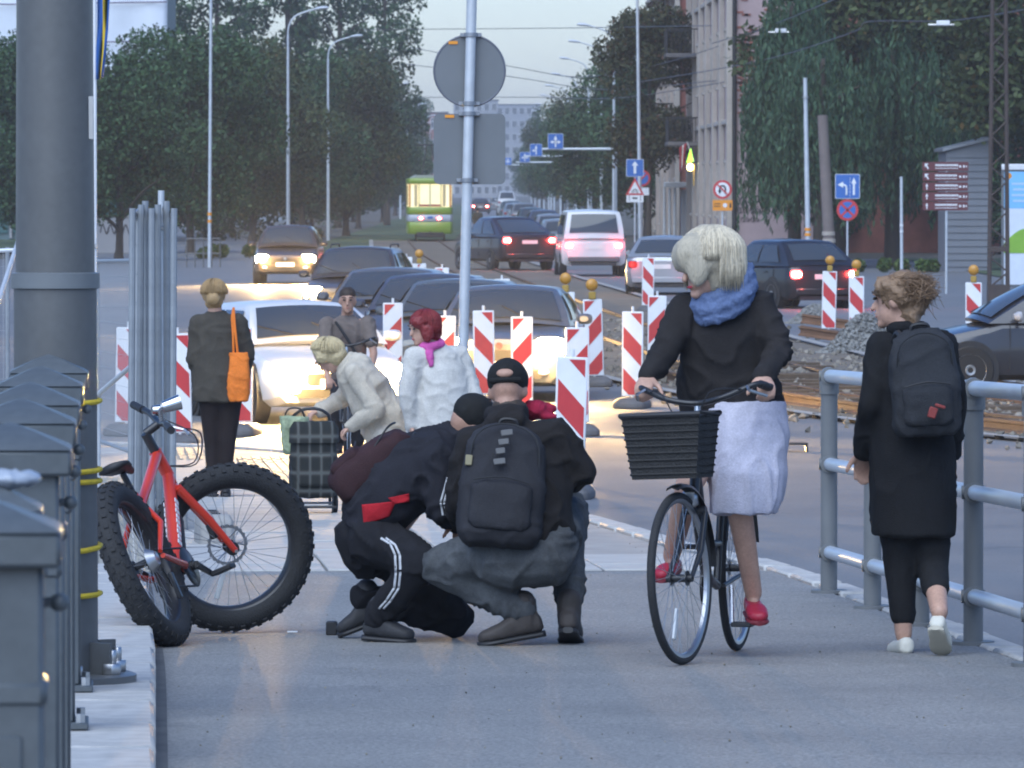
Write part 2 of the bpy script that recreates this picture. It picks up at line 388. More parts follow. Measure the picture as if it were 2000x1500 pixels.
for _ in range(2600):
    i = random.randint(40, 86); q = tp[i]; d = (tp[i + 1] - tp[i - 1]).normalized(); nn = V(d.y, -d.x, 0)
    c = q + nn * random.gauss(0, 1.5) + d * random.uniform(-1, 1); pts.append((c.x, c.y, r_(c.y) + 0.02))
M_gravel = mat('gravel', (0.20, 0.20, 0.19), 0.9, var=0.2, scale=3, island=0.35)
o = stones('rubble', pts, 0.02, 0.085, mat('rubble', (0.19, 0.17, 0.14), 0.9, var=0.2, scale=3, island=0.45), kind='stuff'); o['label'] = 'loose stones and rubble scattered over the torn up track'; o['category'] = 'rubble'
# gravel strip and cobbles next to the kerb corner
pts = [(interp([(36.4, 1.55), (40.4, 1.1), (45, 0.68), (48.5, .2)], Y) + random.uniform(0.0, 0.16), Y, r_(Y) + 0.012) for Y in [36.5 + random.random() * 12 for _ in range(900)]]
o = stones('grit', pts, 0.008, 0.03, mat('grit', (0.2, 0.17, 0.15), 0.9, var=0.2, scale=3, island=0.4), kind='stuff'); o['label'] = 'grit and small stones gathered along the kerb'; o['category'] = 'grit'
pts = [(random.uniform(-6, 6), Y, g(Y) + 0.005) for Y in [20 + 45 * random.random() for _ in range(700)]]
pts = [(X_(random.uniform(330, 1900), p[1]), p[1], p[2]) for p in pts]; pts = [p for p in pts if lx(p[1]) + .05 < p[0] < kx(p[1]) - .1]
o = stones('fallen_specks', pts, 0.002, 0.006, mat('specks', (0.2, 0.18, 0.14), 0.9, var=0, island=0.6), kind='stuff'); o['label'] = 'tiny leaves and specks of grit scattered on the pavement'; o['category'] = 'litter'
# gravel mounds
def mound(px, py, w, h, label):
    c = gp(px, py, r_); mb = MB(); vs = []; fs = []; n, m = 40, 14
    for i in range(m + 1):
        for j in range(n):
            t = 2 * math.pi * j / n; q = i / m; rr = w / 2 * q * (1 + 0.13 * noise.noise(Vector((math.cos(t) * 1.5, math.sin(t) * 1.5, px))))
            z = h * (math.cos(q * math.pi) * 0.5 + 0.5) * (1 + 0.2 * noise.noise(Vector((rr * math.cos(t) * 2, rr * math.sin(t) * 2, px)))) - 0.03
            vs.append((rr * math.cos(t), rr * math.sin(t) * 0.8, z))
    for i in range(m):
        for j in range(n): fs.append((i * n + j, i * n + (j + 1) % n, (i + 1) * n + (j + 1) % n, (i + 1) * n + j))
    root = E('gravel_mound', label, 'gravel', c)
    mb.add(vs, fs).to('heap', M_gravel, root, sharp=180)
    pts = []
    for _ in range(1500):
        t = random.random() * 6.283; q = math.sqrt(random.random()); rr = w / 2 * q * 1.06
        pts.append((rr * math.cos(t), rr * math.sin(t) * 0.8, h * (math.cos(min(q, 1) * math.pi) * 0.5 + 0.5)))
    o = stones('loose_gravel', pts, 0.015, 0.05, M_gravel, kind='stuff'); o.parent = root
mound(1592, 632, 1.15, 0.36, 'grey gravel heap beside the two striped beacons, farther of the two')
mound(1690, 690, 1.5, 0.62, 'grey gravel heap behind the railing, nearer of the two')
M_rust2 = mat('rust_iron', (0.16, 0.085, 0.05), 0.75, metal=0.2, var=0.35, scale=6)
for (px, py, L, a, lab) in ((1600, 668, 0.75, 0.6, 'short length of rusty rail lying flat before the gravel heap'), (1622, 645, 1.1, 0.35, 'rusty rail end leaning on the farther gravel heap')):
    c = gp(px, py, r_); mb = MB()
    mb.loft([[V(x, a_, b_) for a_, b_ in ((-.07, 0), (.07, 0), (.07, .02), (.015, .05), (.015, .12), (.04, .13), (.04, .17), (-.04, .17), (-.04, .13), (-.015, .12), (-.015, .05), (-.07, .02))] for x in (-L / 2, L / 2)])
    tag(mb.to('rail_piece', M_rust2, loc=(c.x, c.y, c.z + 0.06), rot=(0, 0.12, -a)), lab, 'rail')
# ------------------------------------------------------------------ trees
LM1 = leafmat('leaf_linden', (0.017, 0.042, 0.018), (0.056, 0.112, 0.042))
LM2 = leafmat('leaf_warm', (0.026, 0.042, 0.016), (0.072, 0.096, 0.034), (0.11, 0.065, 0.02))
LM3 = leafmat('leaf_willow', (0.017, 0.046, 0.025), (0.06, 0.118, 0.058))
LM4 = leafmat('leaf_autumn', (0.022, 0.036, 0.014), (0.07, 0.066, 0.026), (0.14, 0.05, 0.03))
M_bark = mat('bark', (0.055, 0.045, 0.036), 0.95, var=0.3, scale=6, bump=0.8, bscale=18, stretch=(1, 1, 0.25))
def leaves_mesh(name, P, size, m, updown=0.0, aspect=0.55):
    n = len(P); d = np.random.normal(size=(n, 3)); d[:, 2] -= updown * 2; d /= np.linalg.norm(d, axis=1)[:, None]
    e = np.random.normal(size=(n, 3)); e -= d * (e * d).sum(1)[:, None]; e /= np.linalg.norm(e, axis=1)[:, None]
    s = size * np.random.uniform(0.6, 1.25, (n, 1))
    v = np.stack([P - d * s * .5, P + e * s * aspect * .5, P + d * s * .5, P - e * s * aspect * .5], 1).reshape(-1, 3)
    me = bpy.data.meshes.new(name); me.vertices.add(4 * n); me.vertices.foreach_set('co', v.astype('f').ravel())
    me.loops.add(4 * n); me.loops.foreach_set('vertex_index', np.arange(4 * n, dtype='i')); me.polygons.add(n)
    me.polygons.foreach_set('loop_start', np.arange(0, 4 * n, 4, dtype='i')); me.update(calc_edges=True); me.validate(); me.materials.append(m)
    return me
def crown_pts(clumps, n):
    w = np.array([(r[0] * r[1] * r[2]) ** 0.7 for c, r in clumps]); w /= w.sum(); out = []
    for (c, r), q in zip(clumps, w):
        k = max(4, int(n * q)); d = np.random.normal(size=(k, 3)); d /= np.linalg.norm(d, axis=1)[:, None]
        rad = np.random.uniform(0.25, 1.0, (k, 1)) ** 0.5 * np.random.uniform(0.85, 1.12, (k, 1))
        out.append(np.array(c) + d * rad * np.array(r))
    return np.concatenate(out)
def make_clumps(H, W, z0, seed, n=26, fill=1.0, ):
    rnd = random.Random(seed); cl = []; cz = (H + z0) / 2; hz = (H - z0) / 2
    for i in range(n):
        a = rnd.random() * 6.283; q = rnd.random() ** 0.5 * 0.72; zz = rnd.uniform(-0.75, 0.78); k = math.sqrt(max(0.08, 1 - zz * zz))
        r = W / 2 * rnd.uniform(0.26, 0.42) * fill
        cl.append(((math.cos(a) * q * W / 2 * k, math.sin(a) * q * W / 2 * k, cz + zz * hz), (r, r, r * rnd.uniform(.7, .95))))
    return cl
def trunk_mb(H, z0, r, seed, W):
    rnd = random.Random(seed); mb = MB(); lean = rnd.uniform(-.15, .15)
    pts = [V(0, 0, -0.1), V(0, 0, 0.25), V(lean * .4, 0, z0 * .8), V(lean, .1, (z0 + H) / 2), V(lean * 1.3, .1, H * .88)]
    mb.tube(stretch_pts(pts, 3), [r * 1.5, r * 1.25, r * 1.08] + [r * (1 - .075 * i) for i in range(len(stretch_pts(pts, 3)) - 3)], 10)
    for i in range(7):
        a = i * 2.4 + rnd.random(); b = V(lean, .05, z0 * rnd.uniform(.75, 1.2) + (H - z0) * .07 * i); q = W * rnd.uniform(.24, .4)
        mb.tube(stretch_pts([b, b + V(math.cos(a) * q * .5, math.sin(a) * q * .5, q * .45), b + V(math.cos(a) * q, math.sin(a) * q, q * .7)], 3), [r * .45, r * .4, r * .33, r * .28, r * .2, r * .13, r * .06], 6)
    return mb
PROTO = {}
def tree(name, label, px, Y, H, W, z0, kind, lm, n=9000, size=0.3, group=None, rz=None, clumps=26, fill=1.0, r=0.17, X=None, scl=1.0):
    x = X_(px, Y) if X is None else X
    root = E(name, label, 'tree', (x, Y, r_(Y)), (0, 0, random.random() * 6 if rz is None else rz), group); root.scale = (scl, scl, scl)
    if kind not in PROTO:
        cl = make_clumps(H, W, z0, hash(kind) % 999 if not isinstance(kind, int) else kind, clumps, fill)
        PROTO[kind] = (trunk_mb(H, z0, r, len(PROTO), W).mesh('trunk', sharp=180), leaves_mesh('crown', crown_pts(cl, n), size, lm))
    tm, cm = PROTO[kind]
    O('trunk', tm, M_bark, root); O('crown', cm, None, root)
    return root
GL, GR = 'lindens along the left of the avenue', 'lindens along the right of the avenue'
# left foreground group
for i, (px, Y, k, s, lab) in enumerate((
        (40, 262, 1, 1.0, 'dense dark tree at the left edge behind the thick grey pole'), (232, 236, 2, .86, 'dense green linden right of the flag and white wrapped building'),
        (372, 262, 1, 1.0, 'broad green linden behind the stacked fence panels'), (492, 300, 3, 1.0, 'brownish green linden under the nearest street lamp on the left'),
        (590, 335, 2, 1.0, 'brownish linden above the oncoming dark car, second lamp rises behind it'), (676, 352, 3, 1.04, 'bright green domed linden below the second street lamp'),
        (700, 420, 1, .98, 'linden with trunk in shade left of the tram'), (748, 500, 2, .98, 'small far linden just left of the tram'), (772, 610, 3, 1.0, 'far linden behind the tram on the left'), (800, 760, 1, 1.0, 'farthest linden on the left row'))):
    tree('linden_tree', lab, px, Y, 9.2, 7.6, 1.1, k, LM2 if k == 3 else LM1, 26000, 0.215, GL, scl=s, clumps=34, fill=1.05, r=.2)
for px, Y, s, lab in ((420, 390, 1.0, 'tall loose tree towering behind the lindens, leftmost of the tall ones'), (560, 410, 1.05, 'tall dark tree behind the nearest left street lamp'), (660, 430, 1.05, 'tall dark tree behind the second left street lamp'), (756, 450, .98, 'tall tree with open feathery edge against the sky')):
    tree('tall_tree', lab, px, Y, 19.5, 8.5, 5.0, 'tall', LM1, 9000, 0.36, 'tall trees behind the left lindens', scl=s, clumps=40, fill=.8, r=.25)
tree('tall_tree', 'far tall hazy tree behind the tram wires', 812, 900, 19.5, 8.5, 5.0, 'tall', LM1, scl=.8, group='tall trees behind the left lindens')
# right avenue row
for i, (px, Y, k, s, lab) in enumerate((
        (1262, 318, 1, 1.0, 'dark green linden behind the one way arrow sign'), (1205, 352, 2, 1.02, 'large rounded linden right of the hanging lane signs'), (1160, 410, 3, .98, 'linden behind the nearest hanging lane sign'),
        (1125, 480, 1, .98, 'linden left of the rounded one on the right row'), (1098, 560, 2, 1.0, 'far linden above the row of parked cars'), (1078, 660, 3, 1.0, 'farther linden of the right row above the distant lamps'), (1060, 780, 1, 1.0, 'second farthest linden of the right row'), (1044, 930, 2, 1.0, 'farthest linden of the right row at the vanishing point'))):
    tree('linden_tree', lab, px, Y, 9.2, 7.6, 1.7, k, LM1, group=GR, scl=s)
tree('autumn_tree', 'brownish autumn tree beside the ornate house balconies behind the one way sign', 1266, 258, 13.5, 7.0, 4.0, 'autumn', LM4, 22000, 0.24, clumps=32, scl=.76)
# right hand dark trees
for px, Y, s, rz, lab in ((1640, 218, 1.0, 1, 'big dark tree hanging over the willow'), (1745, 222, 1.05, 2.5, 'big dark tree above the brown direction sign'), (1880, 228, 1.0, 4, 'big dark tree above the grey shed roof'), (2010, 205, 1.0, 5, 'big dark tree at the right edge above the billboard')):
    tree('park_tree', lab, px, Y, 13.5, 7.4, 3.6, 'park', LM2, 16000, 0.28, 'dark park trees on the right', rz=rz, clumps=34, fill=1.05, r=.26, scl=s)
for px, Y, s, lab in ((1560, 268, 1.05, 'backmost dark tree behind the willow'), (1690, 275, 1.05, 'backmost dark tree between the lane sign and the direction sign'), (1830, 270, 1.05, 'backmost dark tree behind the grey shed'), (1960, 262, 1.1, 'backmost dark tree behind the lattice mast')):
    tree('hedge_tree', lab, px, Y, 9.0, 7.5, 0.2, 'hedge', LM1, 14000, 0.30, 'low dense trees at the back of the park', clumps=34, fill=1.15, scl=s)
for px, Y, s, lab in ((95, 300, 1.0, 'low dense tree left of the white wrapped building base'), (330, 318, 1.0, 'low dense tree behind the fence stack lindens'), (455, 345, 1.0, 'low dense tree between the left lindens and the pale house'), (610, 392, 1.0, 'low dense tree behind the brownish lindens'), (690, 500, 1.05, 'low dense tree far behind the left row'), (752, 640, 1.05, 'low dense tree farthest behind the left row')):
    tree('hedge_tree', lab, px, Y, 9.0, 7.5, 0.2, 'hedge', LM1, group='low dense trees behind the left row', scl=s)
def willow(px, Y, H, W, seed, label, nst=420):
    rnd = random.Random(seed); x = X_(px, Y); root = E('willow_tree', label, 'tree', (x, Y, r_(Y)), (0, 0, 0), 'willows on the right')
    trunk_mb(H, H * .45, .24, seed, W).to('trunk', M_bark, root, sharp=180)
    P = []
    for i in range(nst):
        a = rnd.random() * 6.283; q = W / 2 * rnd.random() ** .55; top = H * (1 - .35 * (2 * q / W) ** 2) * rnd.uniform(.8, 1); L = rnd.uniform(.35, .8) * top
        cx, cy = math.cos(a) * q, math.sin(a) * q; sway = rnd.uniform(-.25, .25); k = int(L / .085)
        for j in range(k):
            t = j / k; P.append((cx + sway * t + rnd.gauss(0, .05), cy + rnd.gauss(0, .05), top - L * t))
    O('crown', leaves_mesh('crown', np.array(P), 0.30, LM3, updown=1.6, aspect=.24), None, root)
willow(1552, 214, 9.6, 3.4, 3, 'weeping willow hanging before the pink house wall')
willow(1740, 216, 8.0, 5.5, 5, 'weeping willow behind the lane and direction signs', 380)
willow(1600, 212, 7.6, 3.8, 6, 'weeping willow around the tall pole with orange bands', 300)
# low plants
def bush(name, label, px, py, w, h, n, lm, size=.16, cat='shrub'):
    c = gp(px, py, r_); root = E(name, label, cat, c)
    cl = [((random.uniform(-w / 2, w / 2), random.uniform(-.4, .4), h * random.uniform(.3, .6)), (h * .55, h * .5, h * .5)) for _ in range(max(4, int(w * 2.5)))]
    for (p, r) in cl[:5]: MB().tube([V(p[0], p[1], 0), V(p[0], p[1], h * .6)], [.03, .012], 5).to('stem', M_bark, root)
    O('foliage', leaves_mesh('foliage', crown_pts(cl, n), size, lm), None, root)
LM5 = leafmat('leaf_bright', (0.035, 0.075, 0.015), (0.09, 0.13, 0.03))
bush('hedge', 'low bright green hedge behind the walking woman', 1745, 532, 2.4, .42, 2600, LM5)
bush('shrub', 'low yellow green shrubs by the road left of the oncoming car', 455, 505, 2.2, .5, 1800, LM5)
bush('shrub', 'reddish low shrub behind the oncoming dark car', 560, 478, 2.6, .8, 1500, LM4)
bush('shrub', 'small green shrub near the pale house on the left', 455, 470, 3.0, 1.0, 1500, LM2)
# ------------------------------------------------------------------ buildings
M_pinkw = mat('pink_plaster', (0.40, 0.30, 0.30), 0.9, var=0.18, scale=0.7, bump=0.2)
M_cream = mat('cream_stucco', (0.42, 0.37, 0.32), 0.88, var=0.2, scale=1.2, bump=0.2)
M_brick = mat('brick_red', (0.27, 0.10, 0.075), 0.9, var=0.3, scale=2.5, bump=0.3)
M_dglass = mat('dark_glass', (0.03, 0.035, 0.04), 0.08, var=0)
M_iron = mat('dark_iron', (0.03, 0.03, 0.032), 0.6, metal=0.4, var=0.2)
M_roof = mat('roof_tin', (0.14, 0.13, 0.13), 0.6, metal=0.3, var=0.2)
def facade_house(name, label, p0, p1, H, mwall, depth=14, floors=3, cols=5, cat='building', side_m=None, balcony=()):
    """street front from p0 (near) to p1 (far); body extends to +x"""
    p0, p1 = Vector((*p0, 0)), Vector((*p1, 0)); d = (p1 - p0); L = d.length; d.normalize(); out = V(-d.y, d.x, 0)
    if out.x > 0: out = -out
    root = E(name, label, cat, (p0.x, p0.y, r_(p0.y)))
    ins = -out
    mb = MB().prism([V(0, 0, -.2), d * L + V(0, 0, -.2), d * L + ins * depth + V(0, 0, -.2), ins * depth + V(0, 0, -.2)], (0, 0, 1), H + .2)
    w = mb.to('wall', mwall, root)
    rz = math.atan2(d.y, d.x)
    MB().box(d * L / 2 + ins * (depth / 2 - .2) + V(0, 0, H + .12), (L + .7, depth + .9, .24), rz).to('cornice', M_cream, root, bevel=.03)
    MB().prism([ins * -.2 + V(0, 0, H + .25), ins * (depth + .2) + V(0, 0, H + .25), ins * depth / 2 + V(0, 0, H + 2.6)], d, L).to('roof', M_roof, root)
    wf = MB(); 
    fme = MB(); fme.box((0, 0, .95), (.14, 1.25, .12)).box((0, 0, -.98), (.2, 1.35, .1)).box((0, .58, 0), (.1, .12, 1.9)).box((0, -.58, 0), (.1, .12, 1.9)).box((0, 0, .25), (.06, 1.1, .06)).box((0, 0, 0), (.06, .06, 1.9))
    fm = fme.mesh('window_frame', bevel=.01); fm.materials.append(M_cream)
    gm = MB().box((0, 0, 0), (.05, 1.1, 1.85)).mesh('window_pane'); gm.materials.append(M_dglass)
    fh = H / floors
    for fl in range(floors):
        MB().box(d * L / 2 + out * .07 + V(0, 0, fh * fl + .32), (L + .1, .16, .16), rz).to('string_course', M_cream, root, bevel=.02)
        for c in range(cols):
            q = d * L * (c + .5) / cols + V(0, 0, fh * (fl + .56)); a = math.atan2(out.y, out.x)
            f = O('window_frame', fm, None, root, loc=q + out * .07, rot=(0, 0, a)); O('window_pane', gm, None, f, loc=(-.03, 0, 0))
    for i in range(cols + 1):
        q = d * (L * i / cols) * .995 + d * .05
        MB().box(q + out * .1 + V(0, 0, H / 2), (.45, .2, H - .1), rz).to('pilaster', M_cream, root, bevel=.02)
    for (t, z, wd) in balcony:
        q = d * L * t
        b = MB().box(q + out * .65 + V(0, 0, z), (wd, 1.25, .16), rz).to('balcony', M_roof, root, bevel=.02)
        rl = MB(); rl.box(q + out * 1.22 + V(0, 0, z + 1.0), (wd, .05, .05), rz)
        for s in (-1, 1): rl.box(q + out * .65 + d * s * wd / 2 * .97 + V(0, 0, z + 1.0), (.05, 1.2, .05), rz)
        for k2 in range(9): rl.cyl(q + out * 1.22 + d * wd * (k2 / 8 - .5) * .97 + V(0, 0, z + .06), q + out * 1.22 + d * wd * (k2 / 8 - .5) * .97 + V(0, 0, z + 1.0), .018, n=6)
        for k2 in range(6):
            for s in (-1, 1): rl.cyl(q + out * (.2 + k2 * .18) + d * s * wd / 2 * .97 + V(0, 0, z + .06), q + out * (.2 + k2 * .18) + d * s * wd / 2 * .97 + V(0, 0, z + 1.0), .018, n=6)
        rl.to('balcony_rail', M_iron, b)
    return root
hs1 = facade_house('ornate_house', 'ornate cream house with balconies and a bare pink side wall', (7.44, 225), (7.05, 262), 13.5, M_pinkw, depth=3.4, floors=3, cols=6, balcony=((.78, 2.6 + (365 - 282) / 51, 3.0), (.82, 2.6 + (365 - 112) / 50.5, 3.0), (.8, 12.0, 3.0)))
# bare brick patches, drainpipe, gate and graffiti on the pink side wall
bp = MB()
rnd = random.Random(4)
for i in range(150):
    x = .25 + rnd.random() ** 1.3 * 1.3; z = 6.6 + rnd.gauss(0, .8)
    if 4.8 < z < 9.0: bp.box((x, -.012, round(z / .085) * .085), (.22, .03, .07))
bp.to('brick_patch', M_brick, hs1, kind='stuff')
MB().cyl((.06, -.1, .1), (.06, -.1, 13.4), .09, n=10).to('drainpipe', M_iron, hs1)
gr = MB()
for k2, (x0, z0, sc) in enumerate(((.18, 1.75, .32), (.3, 1.45, .26))):
    for c in range(4):
        x = x0 + c * sc * .62; gr.tube(stretch_pts([(x, -.013, z0), (x + sc * .15, -.013, z0 + sc * .5), (x + sc * .4, -.013, z0 + sc * .1), (x + sc * .2, -.013, z0 - sc * .1), (x + sc * .55, -.013, z0 + sc * .25 * (c % 2))], 4), .013, 5)
gr.to('graffiti', mat('graffiti_grey', (0.06, 0.055, 0.06), 0.8, var=0), hs1)
gate_e = E('wooden_gate', 'dark red arched wooden gate beside the pink wall under the willow', 'gate', (X_(1515, 226), 226, 0))
for i in range(11):
    x = -.6 + i * .12; hgt = 1.25 + .35 * math.sqrt(max(0, 1 - (x / .68) ** 2))
    MB().box((x, 0, hgt / 2), (.112, .05, hgt)).to('plank', mat('dark_red_wood', (0.085, 0.04, 0.035), 0.85, var=0.3, scale=4), gate_e, bevel=.006)
for z in (.35, 1.1): MB().box((0, -.04, z), (1.3, .03, .09)).to('crossbar', MATS['dark_red_wood'], gate_e)
facade_house('brick_house', 'red brick house beyond the ornate cream one', (6.75, 268), (6.5, 292), 10.5, M_brick, floors=3, cols=4, balcony=((.2, 5.0, 2.2),))
facade_house('avenue_house', 'pale house half hidden by the right avenue trees', (7.6, 330), (7.2, 365), 9, M_cream, floors=3, cols=5)
def block(name, label, X0, X1, Y, dep, H, m, rows, cols, wm=None, mw=1.0):
    root = E(name, label, 'building', ((X0 + X1) / 2, Y, r_(Y))); w = X1 - X0
    MB().box((0, dep / 2, H / 2 - .1), (w, dep, H + .2)).to('wall', m, root)
    MB().box((0, dep / 2, H + .12), (w + .5, dep + .5, .24)).to('roof', M_roof, root, bevel=.03)
    ww, hh = w / cols * .55, H / rows * .5
    gm = MB().box((0, 0, 0), (ww, .06, hh)).mesh('window_pane'); gm.materials.append(wm or M_dglass)
    fm = MB(); fm.box((0, 0, hh / 2 + .05), (ww + .2, .1, .1)).box((0, -.03, -hh / 2 - .05), (ww + .25, .16, .1)).box((-ww / 2 - .05, 0, 0), (.1, .1, hh)).box((ww / 2 + .05, 0, 0), (.1, .1, hh)).box((0, 0, 0), (.06, .09, hh))
    fmm = fm.mesh('window_frame'); fmm.materials.append(M_white)
    for i in range(rows):
        for j in range(cols):
            f = O('window_frame', fmm, None, root, loc=(-w / 2 + w * (j + .5) / cols, -.02, H * (i + .52) / rows)); O('window_pane', gm, None, f)
    return root
M_pale = mat('pale_plaster', (0.30, 0.30, 0.31), 0.9, var=0.12, scale=.5)
block('pale_house', 'low pale house behind the left tree trunks', -23.5, -13.6, 430, 9, 5.0, M_pale, 2, 6)
block('far_block', 'pale apartment block far down the avenue behind the round sign', -14.5, -3.5, 1650, 14, 24, M_pale, 7, 6)
block('far_block', 'wide pale far block at the end of the avenue above the parked cars', -4.5, 8, 1900, 14, 26, M_pale, 7, 6)
block('far_house', 'hazy far house with red roof left of the round sign', -18, -12.6, 1300, 10, 17, M_brick, 4, 3)
# white wrapped building, left
wbld = E('wrapped_building', 'building wrapped in white sheeting above with teal glazing below', 'building', (-24.5, 325, 0))
MB().box((0, 6, 6.9), (15, 12, 14.2)).to('wall', mat('teal_wall', (0.10, 0.16, 0.17), 0.6, var=.2, scale=.6), wbld)
tarp = MB(); vs = []; fs = []; nx, nz = 60, 30
for j in range(nz + 1):
    for i in range(nx + 1):
        x = -7.7 + 15.4 * i / nx; z = 8.2 + 6.6 * j / nz - (.35 * abs(math.sin(i * .55)) if j == 0 else 0)
        vs.append((x, -.35 - .16 * noise.noise(Vector((x * .9, z * .45, 1))) - .1 * math.sin(x * 2.1 + z * .6), z))
for j in range(nz):
    for i in range(nx): fs.append((j * (nx + 1) + i, j * (nx + 1) + i + 1, (j + 1) * (nx + 1) + i + 1, (j + 1) * (nx + 1) + i))
t_ = tarp.add(vs, fs).to('tarpaulin', mat('white_tarp', (0.72, 0.76, 0.82), 0.55, var=.08, scale=.5), wbld, sharp=180)
sd = t_.modifiers.new('s', 'SOLIDIFY'); sd.thickness = .02
for z in (9.7, 11.6, 13.4): MB().tube([(-7.7, -.62, z), (0, -.66, z - .12), (7.7, -.62, z)], .035, 6).to('strap', mat('purple_strap', (0.10, 0.06, 0.12), .7), t_)
M_teal = mat('teal_glass', (0.05, 0.13, 0.135), 0.12, var=.1, scale=.4)
for i in range(8):
    for z in (1.5, 4.2, 6.8):
        p = MB().box((-6.5 + i * 1.86, -.04, z), (1.6, .08, 2.3)).to('window_pane', M_teal, wbld)
    MB().box((-7.4 + i * 1.86, -.1, 4.1), (.12, .2, 8)).to('mullion', M_pale, wbld)
gw = E('graffiti_wall', 'low white wall with black graffiti scrawl left of the fence panels', 'wall', (X_(226, 262), 262, 0))
MB().box((0, 0, .65), (4.6, .25, 1.5)).to('wall_panel', M_pale, gw, bevel=.02)
MB().box((0, 0, 1.44), (4.8, .35, .09)).to('coping', M_conc, gw, bevel=.02)
q = MB()
for c in range(7): q.tube(stretch_pts([(-.6 + c * .3, -.14, .8), (-.5 + c * .3, -.14, 1.12), (-.35 + c * .3, -.14, .75), (-.28 + c * .3, -.14, 1.0)], 5), .022, 5)
q.to('graffiti', mat('graffiti_black', (0.02, 0.02, 0.025), .8, var=0), gw)
# grey shed and kiosk on the right
shed = E('grey_shed', 'grey sheet clad shed with sloping roof behind the brown direction sign', 'shed', (X_(1890, 205), 205, 0))
xs0, xs1 = X_(1848, 205) - X_(1890, 205), X_(1936, 205) - X_(1890, 205); za, zb = Z_(296, 205), Z_(272, 205)
MB().prism([V(xs0, 0, 0), V(xs1, 0, 0), V(xs1, 0, zb), V(xs0, 0, za)], (0, 1, 0), 4).to('wall', mat('shed_grey', (0.17, 0.18, 0.20), 0.6, var=.1, scale=1), shed)
for i in range(17): MB().box(((xs0 + xs1) / 2, -.012, .14 + i * .21), (xs1 - xs0 - .01, .03, .012)).to('seam', mat('seam', (0.10, 0.105, 0.115), .6, var=0), shed)
MB().prism([V(xs0 - .12, -.15, za + .005), V(xs1 + .05, -.15, zb + .005), V(xs1 + .05, -.15, zb + .1), V(xs0 - .12, -.15, za + .1)], (0, 1, 0), 4.3).to('roof', mat('shed_roof', (0.25, 0.26, 0.28), .5, metal=.3), shed)
kiosk = E('street_kiosk', 'pale columned entrance porch below the balconies', 'porch', (X_(1322, 262), 262, 0))
for i, px in enumerate((1298, 1308, 1318)): MB().cyl((X_(px, 262) - kiosk.location.x, 0, 0), (X_(px, 262) - kiosk.location.x, 0, 2.55), .07, .06, 10).to('column', M_white, kiosk)
MB().box((.15, .5, 2.68), (1.3, 1.6, .22)).to('canopy', M_white, kiosk, bevel=.03); MB().box((.42, .6, 1.25), (.5, 1.2, 2.5)).to('wall', M_pale, kiosk)
lampw = E('wall_lamp', 'lit yellow wall lamp with green glowing top above the porch', 'lamp', at(1348, 318, 250))
MB().ell((0, 0, -.16), (.12, .12, .14)).to('bulb', mat('warm_bulb', (1, .8, .4), .4, var=0, emit=(1, .75, .25), es=9), lampw)
MB().prism([V(-.13, 0, 0), V(.13, 0, 0), V(0.02, 0, .55)], (0, 1, 0), .1).to('green_top', mat('green_glow', (.3, .8, .05), .4, var=0, emit=(.35, .9, .05), es=1.5), lampw)
MB().cyl((0, 0, 0.02), (.55, 0, .02), .025).to('bracket', M_iron, lampw)
MB().box((.14, .05, -.45), (.05, .05, .8)).to('sconce', mat('lit_brass', (.6, .4, .1), .5, var=0), lampw)
fl = E('wall_flag', 'red white red flag drooping from the ornate house', 'flag', at(1352, 300, 252))
MB().tube([(0.1, 0, -.35), (-.2, 0, .45)], .018).to('flagpole', M_white, fl)
for k2, (a, b, c) in enumerate(((0, .4, 'r'), (.4, .6, 'w'), (.6, 1, 'r'))):
    q = MB(); vs = []
    for i in range(9):
        t = i / 8
        for s in (a, b): vs.append((-.2 - .28 * s - .12 * t * (1 - s), .08 * math.sin(t * 5 + s * 3), .42 - .95 * t - .18 * s))
    q.add(vs, [(2 * i, 2 * i + 1, 2 * i + 3, 2 * i + 2) for i in range(8)])
    o = q.to('cloth_band', mat('flag_red', (.30, .02, .03), .8) if c == 'r' else M_white, fl); o.modifiers.new('s', 'SOLIDIFY').thickness = .01
# ------------------------------------------------------------------ street furniture
M_galv = mat('galvanised', (0.52, 0.55, 0.58), 0.45, metal=0.3, var=0.14, scale=5)
M_gpaint = mat('grey_paint', (0.078, 0.09, 0.098), 0.42, var=0.14, scale=3, coat=0.1, fine=(40, .08), wear=(9, .68, 1.5))
M_gpole = mat('grey_pole_paint', (0.098, 0.102, 0.104), 0.4, var=0.12, scale=2.5, coat=0.15, fine=(30, .06), wear=(7, .70, 1.4))
M_steel = mat('steel', (0.5, 0.5, 0.5), 0.35, metal=0.9, var=0.15)
M_black = mat('black_plastic', (0.018, 0.018, 0.02), 0.55, var=0.2)
M_rubber = mat('rubber', (0.022, 0.022, 0.023), 0.8, var=0.25, scale=12, bump=0.3, bscale=120)
M_red = mat('sign_red', (0.50, 0.035, 0.04), 0.5, var=0.10, scale=6)
M_swhite = mat('sign_white', (0.74, 0.75, 0.76), 0.5, var=0.08, scale=4)
M_blue = mat('sign_blue', (0.03, 0.13, 0.42), 0.45, var=0.08)
M_sback = mat('sign_back', (0.155, 0.168, 0.178), 0.55, metal=0.3, var=0.10, scale=3)
M_orange = mat('sign_orange', (0.75, 0.28, 0.02), 0.5, var=0.08)
